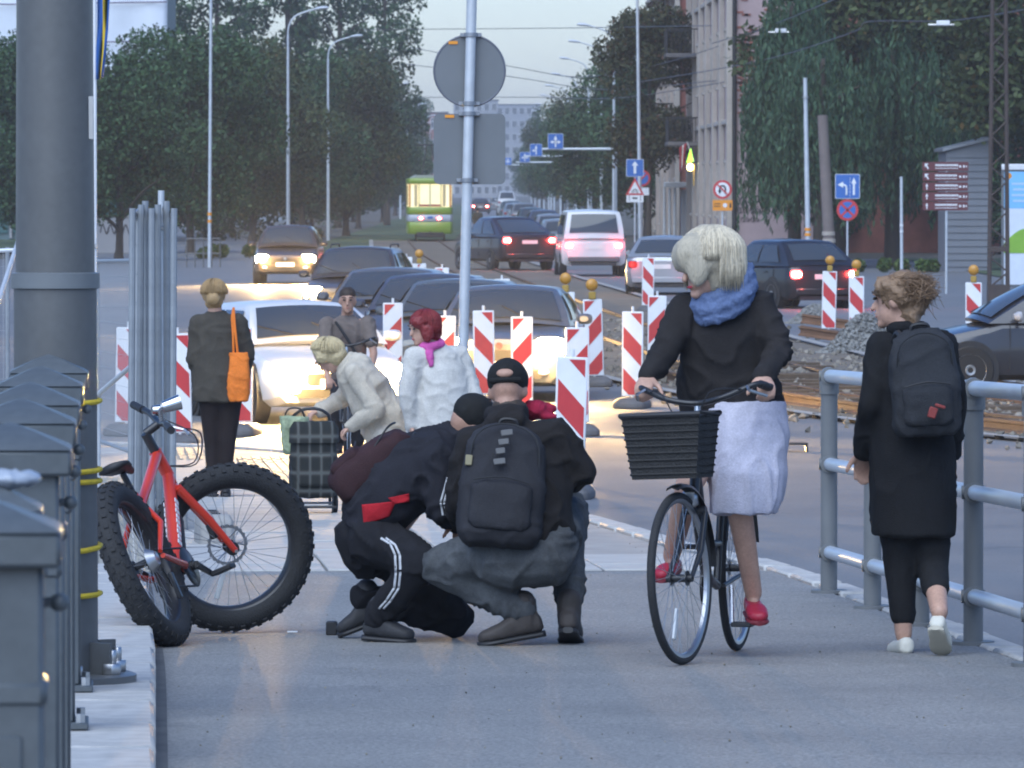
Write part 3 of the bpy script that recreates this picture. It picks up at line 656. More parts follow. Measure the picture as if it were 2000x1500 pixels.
# thick grey pole with collar, base flange and bolts
Yp = 23.5; zp = g(Yp) + 0.10; pl = E('utility_pole', 'thick grey steel pole with a collar and bolted base flange', 'pole', (X_(108, Yp), Yp, zp))
MB().lathe([(.149, .02), (.147, 1.40), (.147, 1.44)], n=40).to('lower_shaft', M_gpole, pl)
MB().lathe([(.140, 1.44), (.136, 2.2), (.130, 5.2)], n=40).to('upper_shaft', M_gpole, pl)
zc = Z_(548, Yp) - zp
MB().lathe([(.147, zc - .03), (.157, zc - .026), (.157, zc + .026), (.142, zc + .03)], n=40).to('collar', mat('collar_paint', (.15, .165, .175), .4, var=.08), pl)
fl_ = MB().lathe([(.148, .001), (.285, .001), (.285, .028), (.27, .034), (.148, .034)], n=40).to('base_flange', M_gpole, pl)
for i in range(8):
    a = R(20 + 45 * i); c = V(math.cos(a) * .225, math.sin(a) * .225, .034)
    b = MB().cyl(c, c + V(0, 0, .038), .036, n=6).cyl(c + V(0, 0, .038), c + V(0, 0, .085), .017, n=10).to('bolt', M_steel, fl_, bevel=.003)
for i in range(6):
    a = R(60 * i + 30); MB().box(V(math.cos(a) * .19, math.sin(a) * .19, .09), (.085, .014, .11), a).to('gusset', M_gpole, pl)
MB().box((.128, -.045, Z_(230, Yp) - zp), (.02, .03, .15)).to('hatch_strip', M_steel, pl)
# parapet posts with pyramid caps
POSTS = [(10.3, -52, 1.0, .905), (11.9, -36, .8, .89), (14.5, 18, 1, .94), (16.3, 40, 1, .965), (17.9, 58, 1, .985), (20.9, 78, 1, 1.0), (22.95, 95, 1, 1.02)]
def post_proto():
    h = 1.13; p = E('parapet_post', '', 'post', (0, 0, 0))
    MB().box((0, 0, .52), (.215, .215, 1.0)).to('shaft', M_gpaint, p, bevel=.008)
    MB().box((0, 0, .80), (.228, .228, .05)).to('moulding', M_gpaint, p, bevel=.012)
    MB().box((0, -.109, .42), (.15, .012, .62)).to('panel', M_gpaint, p, bevel=.004)
    cap = MB().box((0, 0, 1.045), (.272, .272, .06)).to('cap', M_gpaint, p, bevel=.008)
    MB().loft([[V(-a, -a, z), V(a, -a, z), V(a, a, z), V(-a, a, z)] for a, z in ((.136, 1.0755), (.128, 1.082), (.05, 1.118), (.004, 1.135))]).to('pyramid', M_gpaint, cap, sharp=15)
    MB().box((0, 0, .012), (.30, .30, .022)).to('base_plate', M_gpaint, p, bevel=.004)
    for sx in (-1, 1):
        for sy in (-1, 1): MB().cyl((sx * .125, sy * .125, .023), (sx * .125, sy * .125, .05), .016, n=6).to('bolt', M_steel, p)
    kb = MB().cyl((.108, -.02, .95), (.125, -.02, .95), .009, n=8).ell((.132, -.02, .95), (.016, .016, .016)).to('knob', M_gpaint, p)
    return p
pp = post_proto(); ords = ['nearest and largest', 'second nearest narrow', 'third', 'fourth', 'fifth', 'sixth', 'farthest']
for i, (Y, px, sx, sz) in enumerate(POSTS):
    o = pp if i == 0 else dup(pp); o.location = (X_(px, Y), Y, g(Y) + .105); o.scale = (sx, sx, sz); o.rotation_euler = (0, 0, R(3.5))
    o['label'] = ords[i] + ' grey parapet post with pyramid cap, counted from the camera'; o['group'] = 'grey parapet posts on the left'
# plastic bag lying on the second post
bg = MB().ell((0, 0, .008), (.06, .05, .018)).ell((.03, .01, .008), (.045, .04, .014)).ell((-.04, .02, .01), (.04, .04, .016))
blob('plastic_bag', bg, mat('pale_plastic', (.34, .38, .44), .35, var=.1), voxel=.006, smooth=1, wr=.006, wscale=30, loc=(X_(2, 11.9), 11.9, g(11.9) + .105 + 1.003)); tag(bpy.data.objects['plastic_bag'], 'crumpled pale plastic bag lying on a post cap', 'bag')
# yellow rope round the pole and along the posts
rp = []
pc = pl.location
def rope_loop(z0, z1, turns=1.0, a0=-2.6):
    return [pc + V(math.cos(a0 + t * 6.283 * turns / 14) * .158, math.sin(a0 + t * 6.283 * turns / 14) * .158, z0 + (z1 - z0) * t / 14) for t in range(15)]
M_rope = mat('yellow_rope', (.60, .44, .03), .75, var=.2, scale=40, bump=.4, bscale=160)
ropeE = E('yellow_rope', 'yellow rope wound round the thick grey pole', 'rope', (0, 0, 0))
for (y0, y1) in ((792, 770), (925, 905), (940, 938), (1085, 1040), (1165, 1150)):
    z0, z1 = Z_(y0, Yp) - pc.z, Z_(y1, Yp) - pc.z
    MB().tube(rope_loop(z0, z1, 1.02), .0095, 8).to('rope_turn', M_rope, ropeE)
# right railing
M_rpost = mat('rail_post_paint', (.16, .165, .165), .5, var=.12, scale=4)
M_rail = mat('rail_tube_galv', (.52, .56, .60), .4, metal=.35, var=.10, scale=5)
RP = [(33.25, 1.585), (31.5, 1.708), (29.8, 1.83), (28.1, 1.95), (26.4, 2.073), (24.7, 2.195), (23.0, 2.32)]
rE = E('pedestrian_railing', 'three rail tube railing with grey posts along the pavement edge', 'railing', (0, 0, 0))
for i, (Y, x) in enumerate(RP):
    z = g(Y); p = MB().cyl((x, Y, z - .02), (x, Y, z + 1.07), .042, n=16).to('post', M_rpost, rE)
    MB().cyl((x, Y, z), (x, Y, z + .016), .09, n=16).to('foot_plate', M_rpost, p)
    for h in (1.085, .645, .205):
        MB().cyl((x, Y - .05, z + h), (x, Y + .05, z + h), .045, n=14).cyl((x - .05, Y, z + h), (x + .05, Y, z + h), .03, n=10).to('clamp', M_rpost, p)
        if h > 1: MB().cyl((x, Y, z + h - .09), (x, Y, z + h), .05, n=14).to('collar', M_rpost, p)
    if i:
        Y0, x0 = RP[i - 1]
        for h in (1.085, .645, .205): MB().cyl((x0, Y0, g(Y0) + h), (x, Y, z + h), .033, n=16).to('rail_tube', M_rail, rE)
# striped beacons -----------------------------------------------------------------
def beacon_proto(flip, lamp):
    p = E('traffic_beacon', '', 'beacon'); w, h, z0 = .25, 1.0, .13
    MB().box((0, 0, z0 + h / 2), (w, .035, h)).to('panel', M_swhite, p, bevel=.008)
    # diagonal red bands: parallelograms clipped to the panel
    def clip(poly, ax, lim, sgn):
        out = []
        for i in range(len(poly)):
            a, b = poly[i], poly[(i + 1) % len(poly)]; da, db = (a[ax] - lim) * sgn, (b[ax] - lim) * sgn
            if da >= 0: out.append(a)
            if da * db < 0: t = da / (da - db); out.append((a[0] + (b[0] - a[0]) * t, a[1] + (b[1] - a[1]) * t))
        return out
    iw, ih = w / 2 - .018, h - .04
    for k2 in range(-1, 4):
        zb = k2 * .49 - .14; poly = [(-iw, zb), (iw, zb + .23), (iw, zb + .23 + .245), (-iw, zb + .245)]
        if flip: poly = [(-x, z) for x, z in poly][::-1]
        poly = clip(clip(poly, 1, .02, 1), 1, h - .02, -1)
        if len(poly) < 3: continue
        for s in (-1, 1): MB().prism([V(x, s * .0195, z0 + z) for x, z in poly], (0, s, 0), .002).to('red_stripe', M_red, p)
    ft = MB().rings([((0, 0, z), (1, 0, 0), (0, 1, 0), a, b) for z, a, b in ((0, .2, .40), (.06, .2, .40), (.12, .14, .30))], n=20, pw=6).to('rubber_foot', mat('foot_grey', (.10, .10, .105), .85, var=.3), p, bevel=.01)
    MB().cyl((0, 0, .1), (0, 0, z0 + h + (.06 if not lamp else .03)), .016, n=8).to('stem', M_swhite, p)
    if lamp:
        a = MB().box((0, 0, z0 + h + .05), (.09, .07, .10)).to('lamp_base', mat('lamp_yellow', (.36, .23, .04), .5), p, bevel=.01)
        MB().ell((0, 0, z0 + h + .19), (.082, .05, .082)).to('lamp_lens', mat('amber_lens', (.50, .24, .035), .3, var=.1), a)
    return p
BEAC = [  # px, panel top row, flip, lamp, label
    (1110, 698, 1, 0, 'large red and white striped beacon right beside the crouching men'),
    (947, 607, 1, 0, 'striped beacon between the sign pole and its leaning neighbour beacon'),
    (1020, 619, 0, 0, 'striped beacon in front of the front car of the queue'),
    (1162, 585, 0, 1, 'striped beacon with amber lamp standing on a grey foot at the dirt edge'),
    (1108, 571, 0, 1, 'striped beacon with amber lamp behind the bright headlight'),
    (1128, 640, 0, 0, 'striped beacon half lost in the headlight glare'),
    (1235, 609, 1, 0, 'striped beacon just left of the cyclist hand'),
    (1282, 578, 0, 0, 'striped beacon partly behind the cyclist arm'),
    (1265, 503, 1, 0, 'small striped beacon before the silver car'),
    (1618, 530, 1, 1, 'left of two lamp topped beacons behind the gravel heaps'),
    (1673, 540, 1, 1, 'right of two lamp topped beacons behind the gravel heaps'),
    (1902, 552, 1, 1, 'lone lamp topped beacon before the lattice mast'),
    (984, 545, 0, 0, 'rear one of two small beacons right of the sign pole'),
    (996, 557, 0, 0, 'front one of two small beacons right of the sign pole'),
    (767, 592, 0, 0, 'striped beacon behind the man in the grey shirt'),
    (866, 617, 0, 0, 'striped beacon left of the sign pole behind the red haired woman'),
    (791, 502, 0, 0, 'rearmost pink looking small beacon near the tram'),
    (801, 515, 0, 0, 'left small beacon of the trio near the tram'),
    (823, 515, 0, 1, 'lamp topped small beacon of the trio near the tram'),
    (863, 523, 0, 0, 'right small beacon of the trio near the tram'),
    (246, 640, 1, 0, 'striped beacon seen through the mesh fence on the left'),
    (352, 652, 1, 0, 'striped beacon half hidden by the fence stack edge'),
    (470, 640, 1, 0, 'striped beacon behind the woman with the orange bag')]
BP = {}
for px, py, fp, lamp, lab in BEAC:
    # find the depth whose ground puts the panel top on this row
    lo, hi = 20.0, 400.0
    for _ in range(50):
        m_ = (lo + hi) / 2
        if HOR + (CZ - (r_(m_) + 1.13)) * FPX / m_ > py: lo = m_
        else: hi = m_
    key = (fp, lamp)
    if key not in BP: BP[key] = o = beacon_proto(fp, lamp)
    else: o = dup(BP[key])
    o.location = (X_(px, lo), lo, r_(lo) + .004); o.rotation_euler = (random.uniform(-.01, .01), random.uniform(-.035, .035), random.uniform(-.18, .18)); o['label'] = lab; o['group'] = 'red and white striped traffic beacons'
# signs ---------------------------------------------------------------------------
def disc(mb, c, r, t, n=36): return mb.cyl(Vector(c), Vector(c) + V(0, t, 0), r, n=n)
def rrect(c, w, h, t, rad=.03, n=4):
    pts = []
    for sx, sz, a0 in ((1, 1, 0), (-1, 1, 90), (-1, -1, 180), (1, -1, 270)):
        for i in range(n + 1):
            a = R(a0 + 90 * i / n); pts.append(V(c[0] + sx * (w / 2 - rad) + rad * math.cos(a), c[1], c[2] + sz * (h / 2 - rad) + rad * math.sin(a)))
    return MB().prism(pts, (0, 1, 0), t)
# central sign pole seen from behind
Ys = 62; cpos = V(X_(908, Ys), Ys, r_(Ys)); zf = lambda py: Z_(py, Ys) - r_(Ys)
sg = E('sign_pole', 'galvanised sign pole with round and square signs seen from behind', 'sign', cpos)
# the pole leans a little to the right
ln = (X_(921, Ys) - X_(905, Ys)) / (zf(0) - zf(640)); lx_ = lambda z: (z - zf(640)) * ln - .012
MB().cyl((lx_(0), 0, 0), (lx_(zf(-60)), 0, zf(-60)), .048, n=20).to('pole', M_galv, sg)
zc1 = zf(138); xc = X_(917, Ys) - cpos.x; r1 = 69 / FPX * Ys
rs = disc(MB(), (xc, .06, zc1), r1, .012, 48).to('round_sign', M_sback, sg)
MB().torus((xc, .066, zc1), (0, 1, 0), r1, .011, 48, 8).to('rim', mat('sign_rim', (.12, .13, .16), .5, metal=.3), rs)
zc2, w2, h2 = zf(291), 140 / FPX * Ys, 138 / FPX * Ys
qs = rrect((xc, .06, zc2), w2, h2, .012, .05).to('square_sign', M_sback, sg)
rrect((xc, .064, zc2 + h2 / 2 - .01), w2 - .1, .02, .014, .005).to('top_rim', MATS['sign_rim'], qs)
for par, py in ((rs, 68), (rs, 202), (qs, 222), (qs, 352)):
    z = zf(py); MB().cyl((lx_(z), 0, z - .02), (lx_(z), 0, z + .02), .062, n=16).box((lx_(z) + .0, .035, z), (.20, .03, .035)).to('clamp', mat('clamp_steel', (.28, .30, .33), .4, metal=.6), par, bevel=.003)
for par, (px, py) in ((rs, (885, 83)), (qs, (878, 227))): MB().box((X_(px, Ys) - cpos.x, .054, zf(py)), (.085, .008, .028)).to('sticker', M_orange, par)
# a generic front-facing sign
def sign_root(name, label, px, Y, cat='sign', top=None, pr=.03, tall=None):
    root = E(name, label, cat, (X_(px, Y), Y, r_(Y)))
    MB().cyl((0, .05, 0), (0, .05, tall if tall else Z_(top, Y) - r_(Y)), pr, n=10).to('post', M_galv, root)
    return root
def zrel(py, Y): return Z_(py, Y) - r_(Y)
def arrow_up(mb, x, z0, z1, w, y=-.012, hw=2.6, hl=.35):
    L = z1 - z0; zz = z1 - L * hl
    return mb.prism([V(x - w / 2, y, z0), V(x + w / 2, y, z0), V(x + w / 2, y, zz), V(x + w * hw / 2, y, zz), V(x, y, z1), V(x - w * hw / 2, y, zz), V(x - w / 2, y, zz)], (0, -1, 0), .003)
def arrow_left(mb, x0, x1, z, w, y=-.012, hw=2.6, hl=.4):
    L = abs(x1 - x0); s = 1 if x1 > x0 else -1; xx = x1 - s * L * hl
    return mb.prism([V(x0, y, z - w / 2), V(xx, y, z - w / 2), V(xx, y, z - w * hw / 2), V(x1, y, z), V(xx, y, z + w * hw / 2), V(xx, y, z + w / 2), V(x0, y, z + w / 2)], (0, -1, 0), .003)
def blue_panel(root, cx, cz, w, h):
    b = rrect((cx, -.004, cz), w, h, .012, .04).to('sign_border', M_swhite, root)
    rrect((cx, -.009, cz), w - .03, h - .03, .006, .03).to('sign_face', M_blue, b); return b
# one-way group
Y = 236; s1 = sign_root('one_way_sign', 'blue one way arrow sign above a cyclist warning triangle and plate', 1240, Y, top=318)
b = blue_panel(s1, 0, zrel(328, Y), .62, .62); z = zrel(328, Y); arrow_up(MB(), 0, z - .2, z + .24, .09).to('arrow', M_swhite, b)
zt = zrel(381, Y); zt1 = zrel(347, Y)
t = MB().prism([V(-.33, 0, zt), V(.33, 0, zt), V(0, 0, zt1)], (0, -1, 0), .01).to('triangle_border', M_red, s1)
MB().prism([V(-.22, -.011, zt + .065), V(.22, -.011, zt + .065), V(0, -.011, zt1 - .13)], (0, -1, 0), .004).to('triangle_face', M_swhite, t)
q = MB().torus((-.075, -.017, zt + .13), (0, 1, 0), .04, .008, 14, 5).torus((.075, -.017, zt + .13), (0, 1, 0), .04, .008, 14, 5).tube([(-.075, -.017, zt + .13), (-.02, -.017, zt + .22), (.05, -.017, zt + .21), (.075, -.017, zt + .13)], .008, 5).tube([(-.02, -.017, zt + .22), (0, -.017, zt + .13), (.05, -.017, zt + .21)], .008, 5); q.to('cycle_symbol', M_black, t)
pz = zrel(387, Y); pb = rrect((0, -.004, pz), .6, .29, .01, .02).to('plate', M_swhite, s1)
MB().box((-.2, -.007, pz), (.02, .006, .2)).box((.2, -.007, pz), (.02, .006, .2)).box((0, -.007, pz), (.18, .006, .06)).to('plate_marks', M_black, pb)
s1b = sign_root('no_parking_sign', 'round blue and red no parking sign with small plate behind the arrow sign', 1254, 242, top=340)
def nostop(root, cz, r, cross):
    d = disc(MB(), (0, 0, cz), r, .01).to('sign_rim', M_red, root); disc(MB(), (0, -.004, cz), r * .76, .004).to('sign_face', M_blue, d)
    for a in ((45, -45) if cross else (-45,)):
        MB().box((0, -.007, cz), (r * 1.62, .005, r * .2), M=Matrix.Rotation(R(a), 3, 'Y')).to('red_bar', M_red, d)
nostop(s1b, zrel(348, 242), .3, False); rrect((0, 0, zrel(374, 242)), .5, .28, .01).to('plate', M_swhite, s1b)
# no U-turn
Y = 212; s2 = sign_root('no_u_turn_sign', 'round no U turn sign with orange detour plate below', 1411, Y, top=350)
z = zrel(370, Y); d = disc(MB(), (0, 0, z), .30, .01).to('sign_rim', M_red, s2); disc(MB(), (0, -.004, z), .225, .004).to('sign_face', M_swhite, d)
u = MB().tube(stretch_pts([(.09, -.008, z - .14), (.09, -.008, z + .02), (.06, -.008, z + .1), (0, -.008, z + .12), (-.06, -.008, z + .1), (-.09, -.008, z + .02), (-.09, -.008, z - .05)], 3), .026, 6).prism([V(-.15, -.01, z - .03), V(-.03, -.01, z - .03), V(-.09, -.01, z - .14)], (0, -1, 0), .01); u.to('u_arrow', M_black, d)
MB().box((0, -.03, z), (.48, .008, .045), M=Matrix.Rotation(R(45), 3, 'Y')).to('red_bar', M_red, d)
zo = zrel(401, Y); op = rrect((0, 0, zo), .63, .34, .012, .02).to('orange_plate', M_orange, s2)
disc(MB(), (.08, -.005, zo), .07, .005, 16).to('plate_symbol', M_swhite, op); MB().box((-.17, -.004, zo + .05), (.2, .004, .025)).box((-.17, -.004, zo - .03), (.2, .004, .025)).box((.25, -.004, zo), (.05, .004, .15)).to('plate_text', M_black, op)
# lane sign + no stopping
Y = 200; s3 = sign_root('lane_sign', 'blue left and straight lane sign above a round no stopping sign', 1655, Y, top=345)
z = zrel(364, Y); b = blue_panel(s3, 0, z, .74, .74)
arrow_up(MB(), .19, z - .26, z + .27, .06).to('arrow', M_swhite, b)
q = MB().tube(stretch_pts([(-.03, -.013, z - .26), (-.03, -.013, z - .06), (-.06, -.013, z + .02), (-.14, -.013, z + .05)], 3), .03, 6).prism([V(-.13, -.012, z - .04), V(-.13, -.012, z + .14), V(-.3, -.012, z + .05)], (0, -1, 0), .004); q.to('left_arrow', M_swhite, b)
for i in range(6): MB().box((.075, -.012, z - .27 + i * .1), (.014, .004, .06)).to('lane_dash', M_swhite, b)
nostop(s3, zrel(410, Y), .325, True)
# brown direction sign
Y = 162; s4 = E('direction_sign', 'brown tourist direction sign of five boards on a thin post', 'sign', (X_(1846, Y), Y, 0))
MB().cyl((.03, .05, 0), (.03, .05, zrel(318, Y)), .03, n=10).to('post', M_galv, s4)
M_brown = mat('sign_brown', (.115, .028, .032), .5, var=.1)
for i, (ya, yb, wd) in enumerate(((316, 334, 1.12), (336, 354, 1.1), (356, 373, 1.1), (375, 393, 1.12), (394, 411, 1.1))):
    z, h = zrel((ya + yb) / 2, Y), (yb - ya) / FPX * Y * .97
    b = rrect((-.0, 0, z), wd, h, .02, .02).to('board', M_brown, s4)
    a = MB()
    if i < 2: a.prism([V(-.50, -.002, z + .07), V(-.40, -.002, z + .07), V(-.45, -.002, z + .035), V(-.40, -.002, z - .05), V(-.43, -.002, z - .07), V(-.47, -.002, z + .01), V(-.50, -.002, z - .02)], (0, -1, 0), .004)
    else: arrow_up(a, -.45, z - .07, z + .08, .025, y=-.002, hl=.5)
    a.to('arrow', M_swhite, b)
    tx = MB(); x = -.25; rr = random.Random(i)
    while x < .28:
        wl = rr.uniform(.03, .06); tx.box((x + wl / 2, -.003, z + .03), (wl * .8, .005, .045)); tx.box((x + wl / 2, -.003, z - .045), (wl * .7, .005, .022)); x += wl
    tx.box((.36, -.003, z), (.05, .005, .05)); tx.box((.45, -.003, z), (.04, .005, .06)); tx.box((.51, -.003, z), (.03, .005, .04))
    tx.to('worn_lettering', M_swhite, b, kind='stuff')
# overhead lane signs on mast arms
for px, py, size, Y, lab, kind in ((1085, 276, .70, 302, 'nearest blue overhead lane sign with cross arrows', 0), (1047, 293, .70, 380, 'second overhead lane sign with left and straight arrow', 1), (1025, 307, .70, 455, 'third overhead lane sign in the row', 0), (992, 315, .70, 640, 'farthest overhead lane sign beside the square sign back', 0)):
    c = at(px, py, Y); xp = 3.6 + ax(Y) + 1.9; root = E('overhead_sign', lab, 'sign', (c.x, Y, 0), group='blue signs hung over the avenue lanes')
    b = blue_panel(root, 0, c.z, size, size); a = MB(); arrow_up(a, 0, c.z - .26, c.z + .27, .065)
    if kind == 0: arrow_left(a, 0, -.24, c.z - .03, .065, hl=.5); arrow_left(a, 0, .24, c.z - .03, .065, hl=.5)
    else: arrow_left(a, 0, -.24, c.z - .03, .065, hl=.5)
    a.to('arrows', M_swhite, b)
    MB().cyl((-.6, .08, c.z - .35), (xp - c.x, .08, c.z - .35), .05, .07, 8).to('mast_arm', M_galv, root); MB().cyl((xp - c.x, .08, 0), (xp - c.x, .08, c.z), .1, .08, 10).to('mast', M_galv, root)
# street lamps
def lamp_proto(side_):
    p = E('street_lamp', '', 'lamp'); H = 9.3
    MB().tube([(0, 0, 0), (0, 0, 3), (0, 0, H - .5)], [.09, .075, .05], 10).to('pole', M_galv, p)
    MB().tube(stretch_pts([(0, 0, H - .5), (side_ * .05, 0, H - .1), (side_ * .35, 0, H + .3), (side_ * 1.1, 0, H + .55)], 4), .035, 8).to('arm', M_galv, p)
    hd = MB().rings([((side_ * (1.05 + t * .62), 0, H + .55 + t * .06 + b), (0, 1, 0), (0, 0, 1), .15 * w, .07 * w) for t, w, b in ((0, .35, 0), (.2, .8, .01), (.5, 1, .02), (.85, .9, .01), (1, .4, 0))], n=14).to('lamp_head', mat('lamp_head_grey', (.55, .58, .62), .4, var=.05), p)
    return p
lpL, lpR = lamp_proto(1), lamp_proto(-1); ordn = ['nearest', 'second', 'third', 'fourth', 'fifth', 'sixth', 'seventh', 'eighth', 'ninth', 'tenth', 'eleventh', 'twelfth']
YL = [272, 322, 470, 540, 585, 630, 680, 730, 790]; YR = [300, 334, 378, 430, 480, 530, 585, 640, 700, 765, 840, 920]
for i, Y in enumerate(YL):
    o = lpL if i == 0 else dup(lpL); o.location = (X_(563, 272) if i == 0 else (X_(641, 322) if i == 1 else ax(Y) - 7.6), Y, 0); o['label'] = ordn[i] + ' curved street lamp on the left of the avenue'; o['group'] = 'street lamps along the avenue'
for i, Y in enumerate(YR):
    o = lpR if i == 0 else dup(lpR); o.location = (ax(Y) + 5.4 - .0004 * (Y - 300), Y, 0); o['label'] = ordn[i] + ' curved street lamp on the right of the avenue'; o['group'] = 'street lamps along the avenue'
# plain poles
def pole(name, label, px0, py0, px1, py1, Y, r0, r1, m, bands=None, cat='pole'):
    a, b = X_(px0, Y), X_(px1, Y); z0, z1 = r_(Y), Z_(py1, Y)
    root = E(name, label, cat, (a, Y, z0))
    MB().cyl((0, 0, 0), (b - a, 0, z1 - z0), r0, r1, 14).to('shaft', m, root)
    for py, h, bm in (bands or ()):
        z = Z_(py, Y) - z0; t = z / (z1 - z0); MB().cyl((t * (b - a), 0, z - h / 2), (t * (b - a), 0, z + h / 2), r0 * 1.06 + .004, n=14).to('band', bm, root)
    return root
pole('tram_pole', 'slim grey pole with orange bands in front of the willow', 1579, 495, 1572, 152, 200, .085, .06, M_galv, ((448, .09, M_orange), (458, .09, M_orange), (190, .05, M_steel)))
pole('concrete_pole', 'thick brown pole with pale painted bands beside the lane sign', 1622, 490, 1606, 225, 206, .19, .16, mat('brown_pole', (.17, .14, .13), .85, var=.15, scale=2), ((456, .12, M_cream), (470, .12, M_cream)))
pole('tram_pole', 'tall thin contact wire pole rising out of the one way sign group', 1251, 470, 1244, -40, 240, .08, .05, M_galv)
pole('lamp_post', 'thin pole with orange band between the left lindens', 409, 500, 413, -30, 215, .06, .045, M_galv, ((418, .10, M_orange), (432, .10, M_orange)))
pole('marker_post', 'short thin post with white marks left of the direction sign', 1761, 520, 1760, 345, 185, .045, .04, M_galv, ((440, .05, M_swhite), (452, .05, M_swhite)))
pole('sign_post', 'thin bare post carrying a small blue plate near the avenue kerb', 1156, 430, 1156, 370, 420, .04, .04, M_galv)
# lattice mast
Y = 150; lm_ = E('lattice_mast', 'rusty brown lattice mast at the right edge', 'mast', (X_(1950, Y), Y, 0)); hz = 9.0; wb_, wt = .21, .13
M_mast = mat('mast_brown', (.06, .045, .04), .8, var=.3, scale=4)
for sx in (-1, 1):
    for sy in (-1, 1): MB().cyl((sx * wb_, sy * .15, 0), (sx * wt, sy * .1, hz), .045, .04, 6).to('leg', M_mast, lm_)
for i in range(26):
    z0, z1 = i * .34, (i + 1) * .34; w0, w1 = wb_ + (wt - wb_) * z0 / hz, wb_ + (wt - wb_) * z1 / hz; s = 1 if i % 2 else -1
    MB().cyl((-s * w0, -.15, z0), (s * w1, -.15, z1), .02, n=5).to('brace', M_mast, lm_)
MB().box((0, 0, 1.2), (.46, .36, .12)).to('band_plate', M_mast, lm_); MB().box((0, 0, .2), (.5, .4, .4)).to('footing', M_mast, lm_)
# billboard with plain sky and meadow print
Y = 152; bb = E('billboard', 'bright blue, white and green advertising billboard cut by the right edge', 'billboard', (X_(2060, Y), Y, 0)); w = X_(2160, Y) - X_(1962, Y); z0, z1 = Z_(556, Y), Z_(335, Y)
M_bbl = mat('poster_blue', (.16, .42, .72), .5, var=.12, scale=1.2, emit=(.16, .42, .72), es=.12); 
f_ = MB().box((0, .06, (z0 + z1) / 2), (w + .12, .1, z1 - z0 + .12)).to('board', M_sback, bb, bevel=.01)
rrect((0, -.004, (z0 + z1) / 2), w, z1 - z0, .012, .01).to('poster', mat('poster_white', (.70, .76, .84), .5, var=.06), bb)
rrect((0, -.009, z1 - .42), w, .84, .004, .01).to('poster_sky', M_bbl, bb)
hill = [V(-w / 2 + w * i / 30, -.010, z0 + .95 + .38 * math.sin(math.pi * min(1, i / 14)) - .2 * (i / 30)) for i in range(31)]
MB().prism([V(-w / 2, -.010, z0 + .72)] + hill + [V(w / 2, -.010, z0 + .72)], (0, -1, 0), .004).to('poster_meadow', mat('poster_green', (.24, .46, .05), .5, var=.12), bb)
for i in range(4): MB().box((-w / 2 + .42, -.011, z1 - .28 - i * .13), (.5 - .06 * (i % 2), .004, .05)).to('poster_lettering', mat('poster_letter', (.45, .62, .82), .5, var=0), bb)
MB().cyl((-w / 2 + .1, -.008, z1 - .1), (-w / 2 + .1, -.014, z1 - .1), .07, n=16).to('poster_sun', M_orange, bb)
MB().box((0, .02, z1 + .1), (w + .12, .12, .14)).to('header', M_swhite, bb, bevel=.02)
for s in (-1, 1): MB().cyl((s * w * .35, .1, 0), (s * w * .35, .1, z0), .06).to('leg', M_galv, bb)
# overhead wires
M_wire = mat('wire', (.06, .065, .08), .5, var=0)
def wire(label, pts, r=.016):
    P_ = [at(px, py, Y) for px, py, Y in pts]; P_ = stretch_pts(P_, 6)
    return tag(MB().tube(P_, r, 5).to('overhead_wire', M_wire), label, 'wire', 'overhead tram wires')
wire('span wire crossing the sky at the top behind the round sign', [(700, 58, 300), (1080, 55, 280), (1390, 50, 226)])
wire('wire sagging from the left trees to the right just under the round sign top', [(800, 92, 320), (1000, 130, 290), (1150, 150, 280), (1360, 105, 240), (1700, -30, 190)])
wire('wire dropping behind the round sign towards the right lindens', [(790, 125, 320), (1000, 150, 300), (1180, 175, 280), (1420, 155, 232)])
wire('lowest wire passing behind the square sign top', [(820, 190, 340), (1040, 190, 300), (1200, 192, 270), (1370, 168, 236), (1440, 155, 228)])
wire('wire rising over the willow to the right edge', [(1250, 160, 240), (1480, 120, 215), (1660, 65, 190), (1700, 42, 185), (1860, 40, 180), (2040, 12, 170)])
wire('wire climbing steeply from the ornate house corner', [(1390, 85, 224), (1500, 52, 215), (1650, -10, 200)])
for px, py, Y, lab in ((1525, 60, 213, 'white insulator box on the wire above the willow'), (1842, 45, 180, 'white insulator box on the wire above the direction sign')):
    o = E('wire_insulator', lab, 'insulator', at(px, py, Y)); MB().box((0, 0, 0), (.36, .14, .14)).to('box', M_swhite, o, bevel=.02); MB().cyl((-.4, 0, -.05), (.3, 0, -.05), .03, n=6).to('clip', M_steel, o)
# flag mast and flag, left
Y = 52; fm = E('flag_mast', 'thin white flag mast right of the thick grey pole', 'flagpole', (X_(184, Y), Y, g(Y)))
MB().cyl((0, 0, 0), (X_(185, Y) - X_(184, Y), 0, 5.2), .022, .02, 10).to('shaft', M_swhite, fm); MB().box((0, -.025, Z_(480, Y) - g(Y)), (.05, .02, .03)).to('cleat', M_steel, fm)
fg = E('hanging_flag', 'blue and yellow flag hanging limp on the white mast', 'flag', at(188, -60, Y)); zt = 0
for k2, (a, b, c) in enumerate(((0, .42, 'b'), (.42, .68, 'y'), (.68, 1.0, 'b'))):
    q = MB(); vs = []
    for i in range(15):
        t = i / 14
        for s in (a, b): vs.append((.005 + .105 * s * (1 - .15 * math.sin(t * 6)) + .03 * math.sin(t * 4 + s) * s - .03 * t * s, .045 * math.sin(s * 9 + t * 5), -.86 * t + .12 * s * (1 - t) + .02 * s))
    o = q.add(vs, [(2 * i, 2 * i + 1, 2 * i + 3, 2 * i + 2) for i in range(14)]).to('cloth_band', mat('flag_blue', (.02, .10, .36), .8) if c == 'b' else mat('flag_yellow', (.60, .42, .03), .8), fg, sharp=180); o.modifiers.new('s', 'SOLIDIFY').thickness = .004
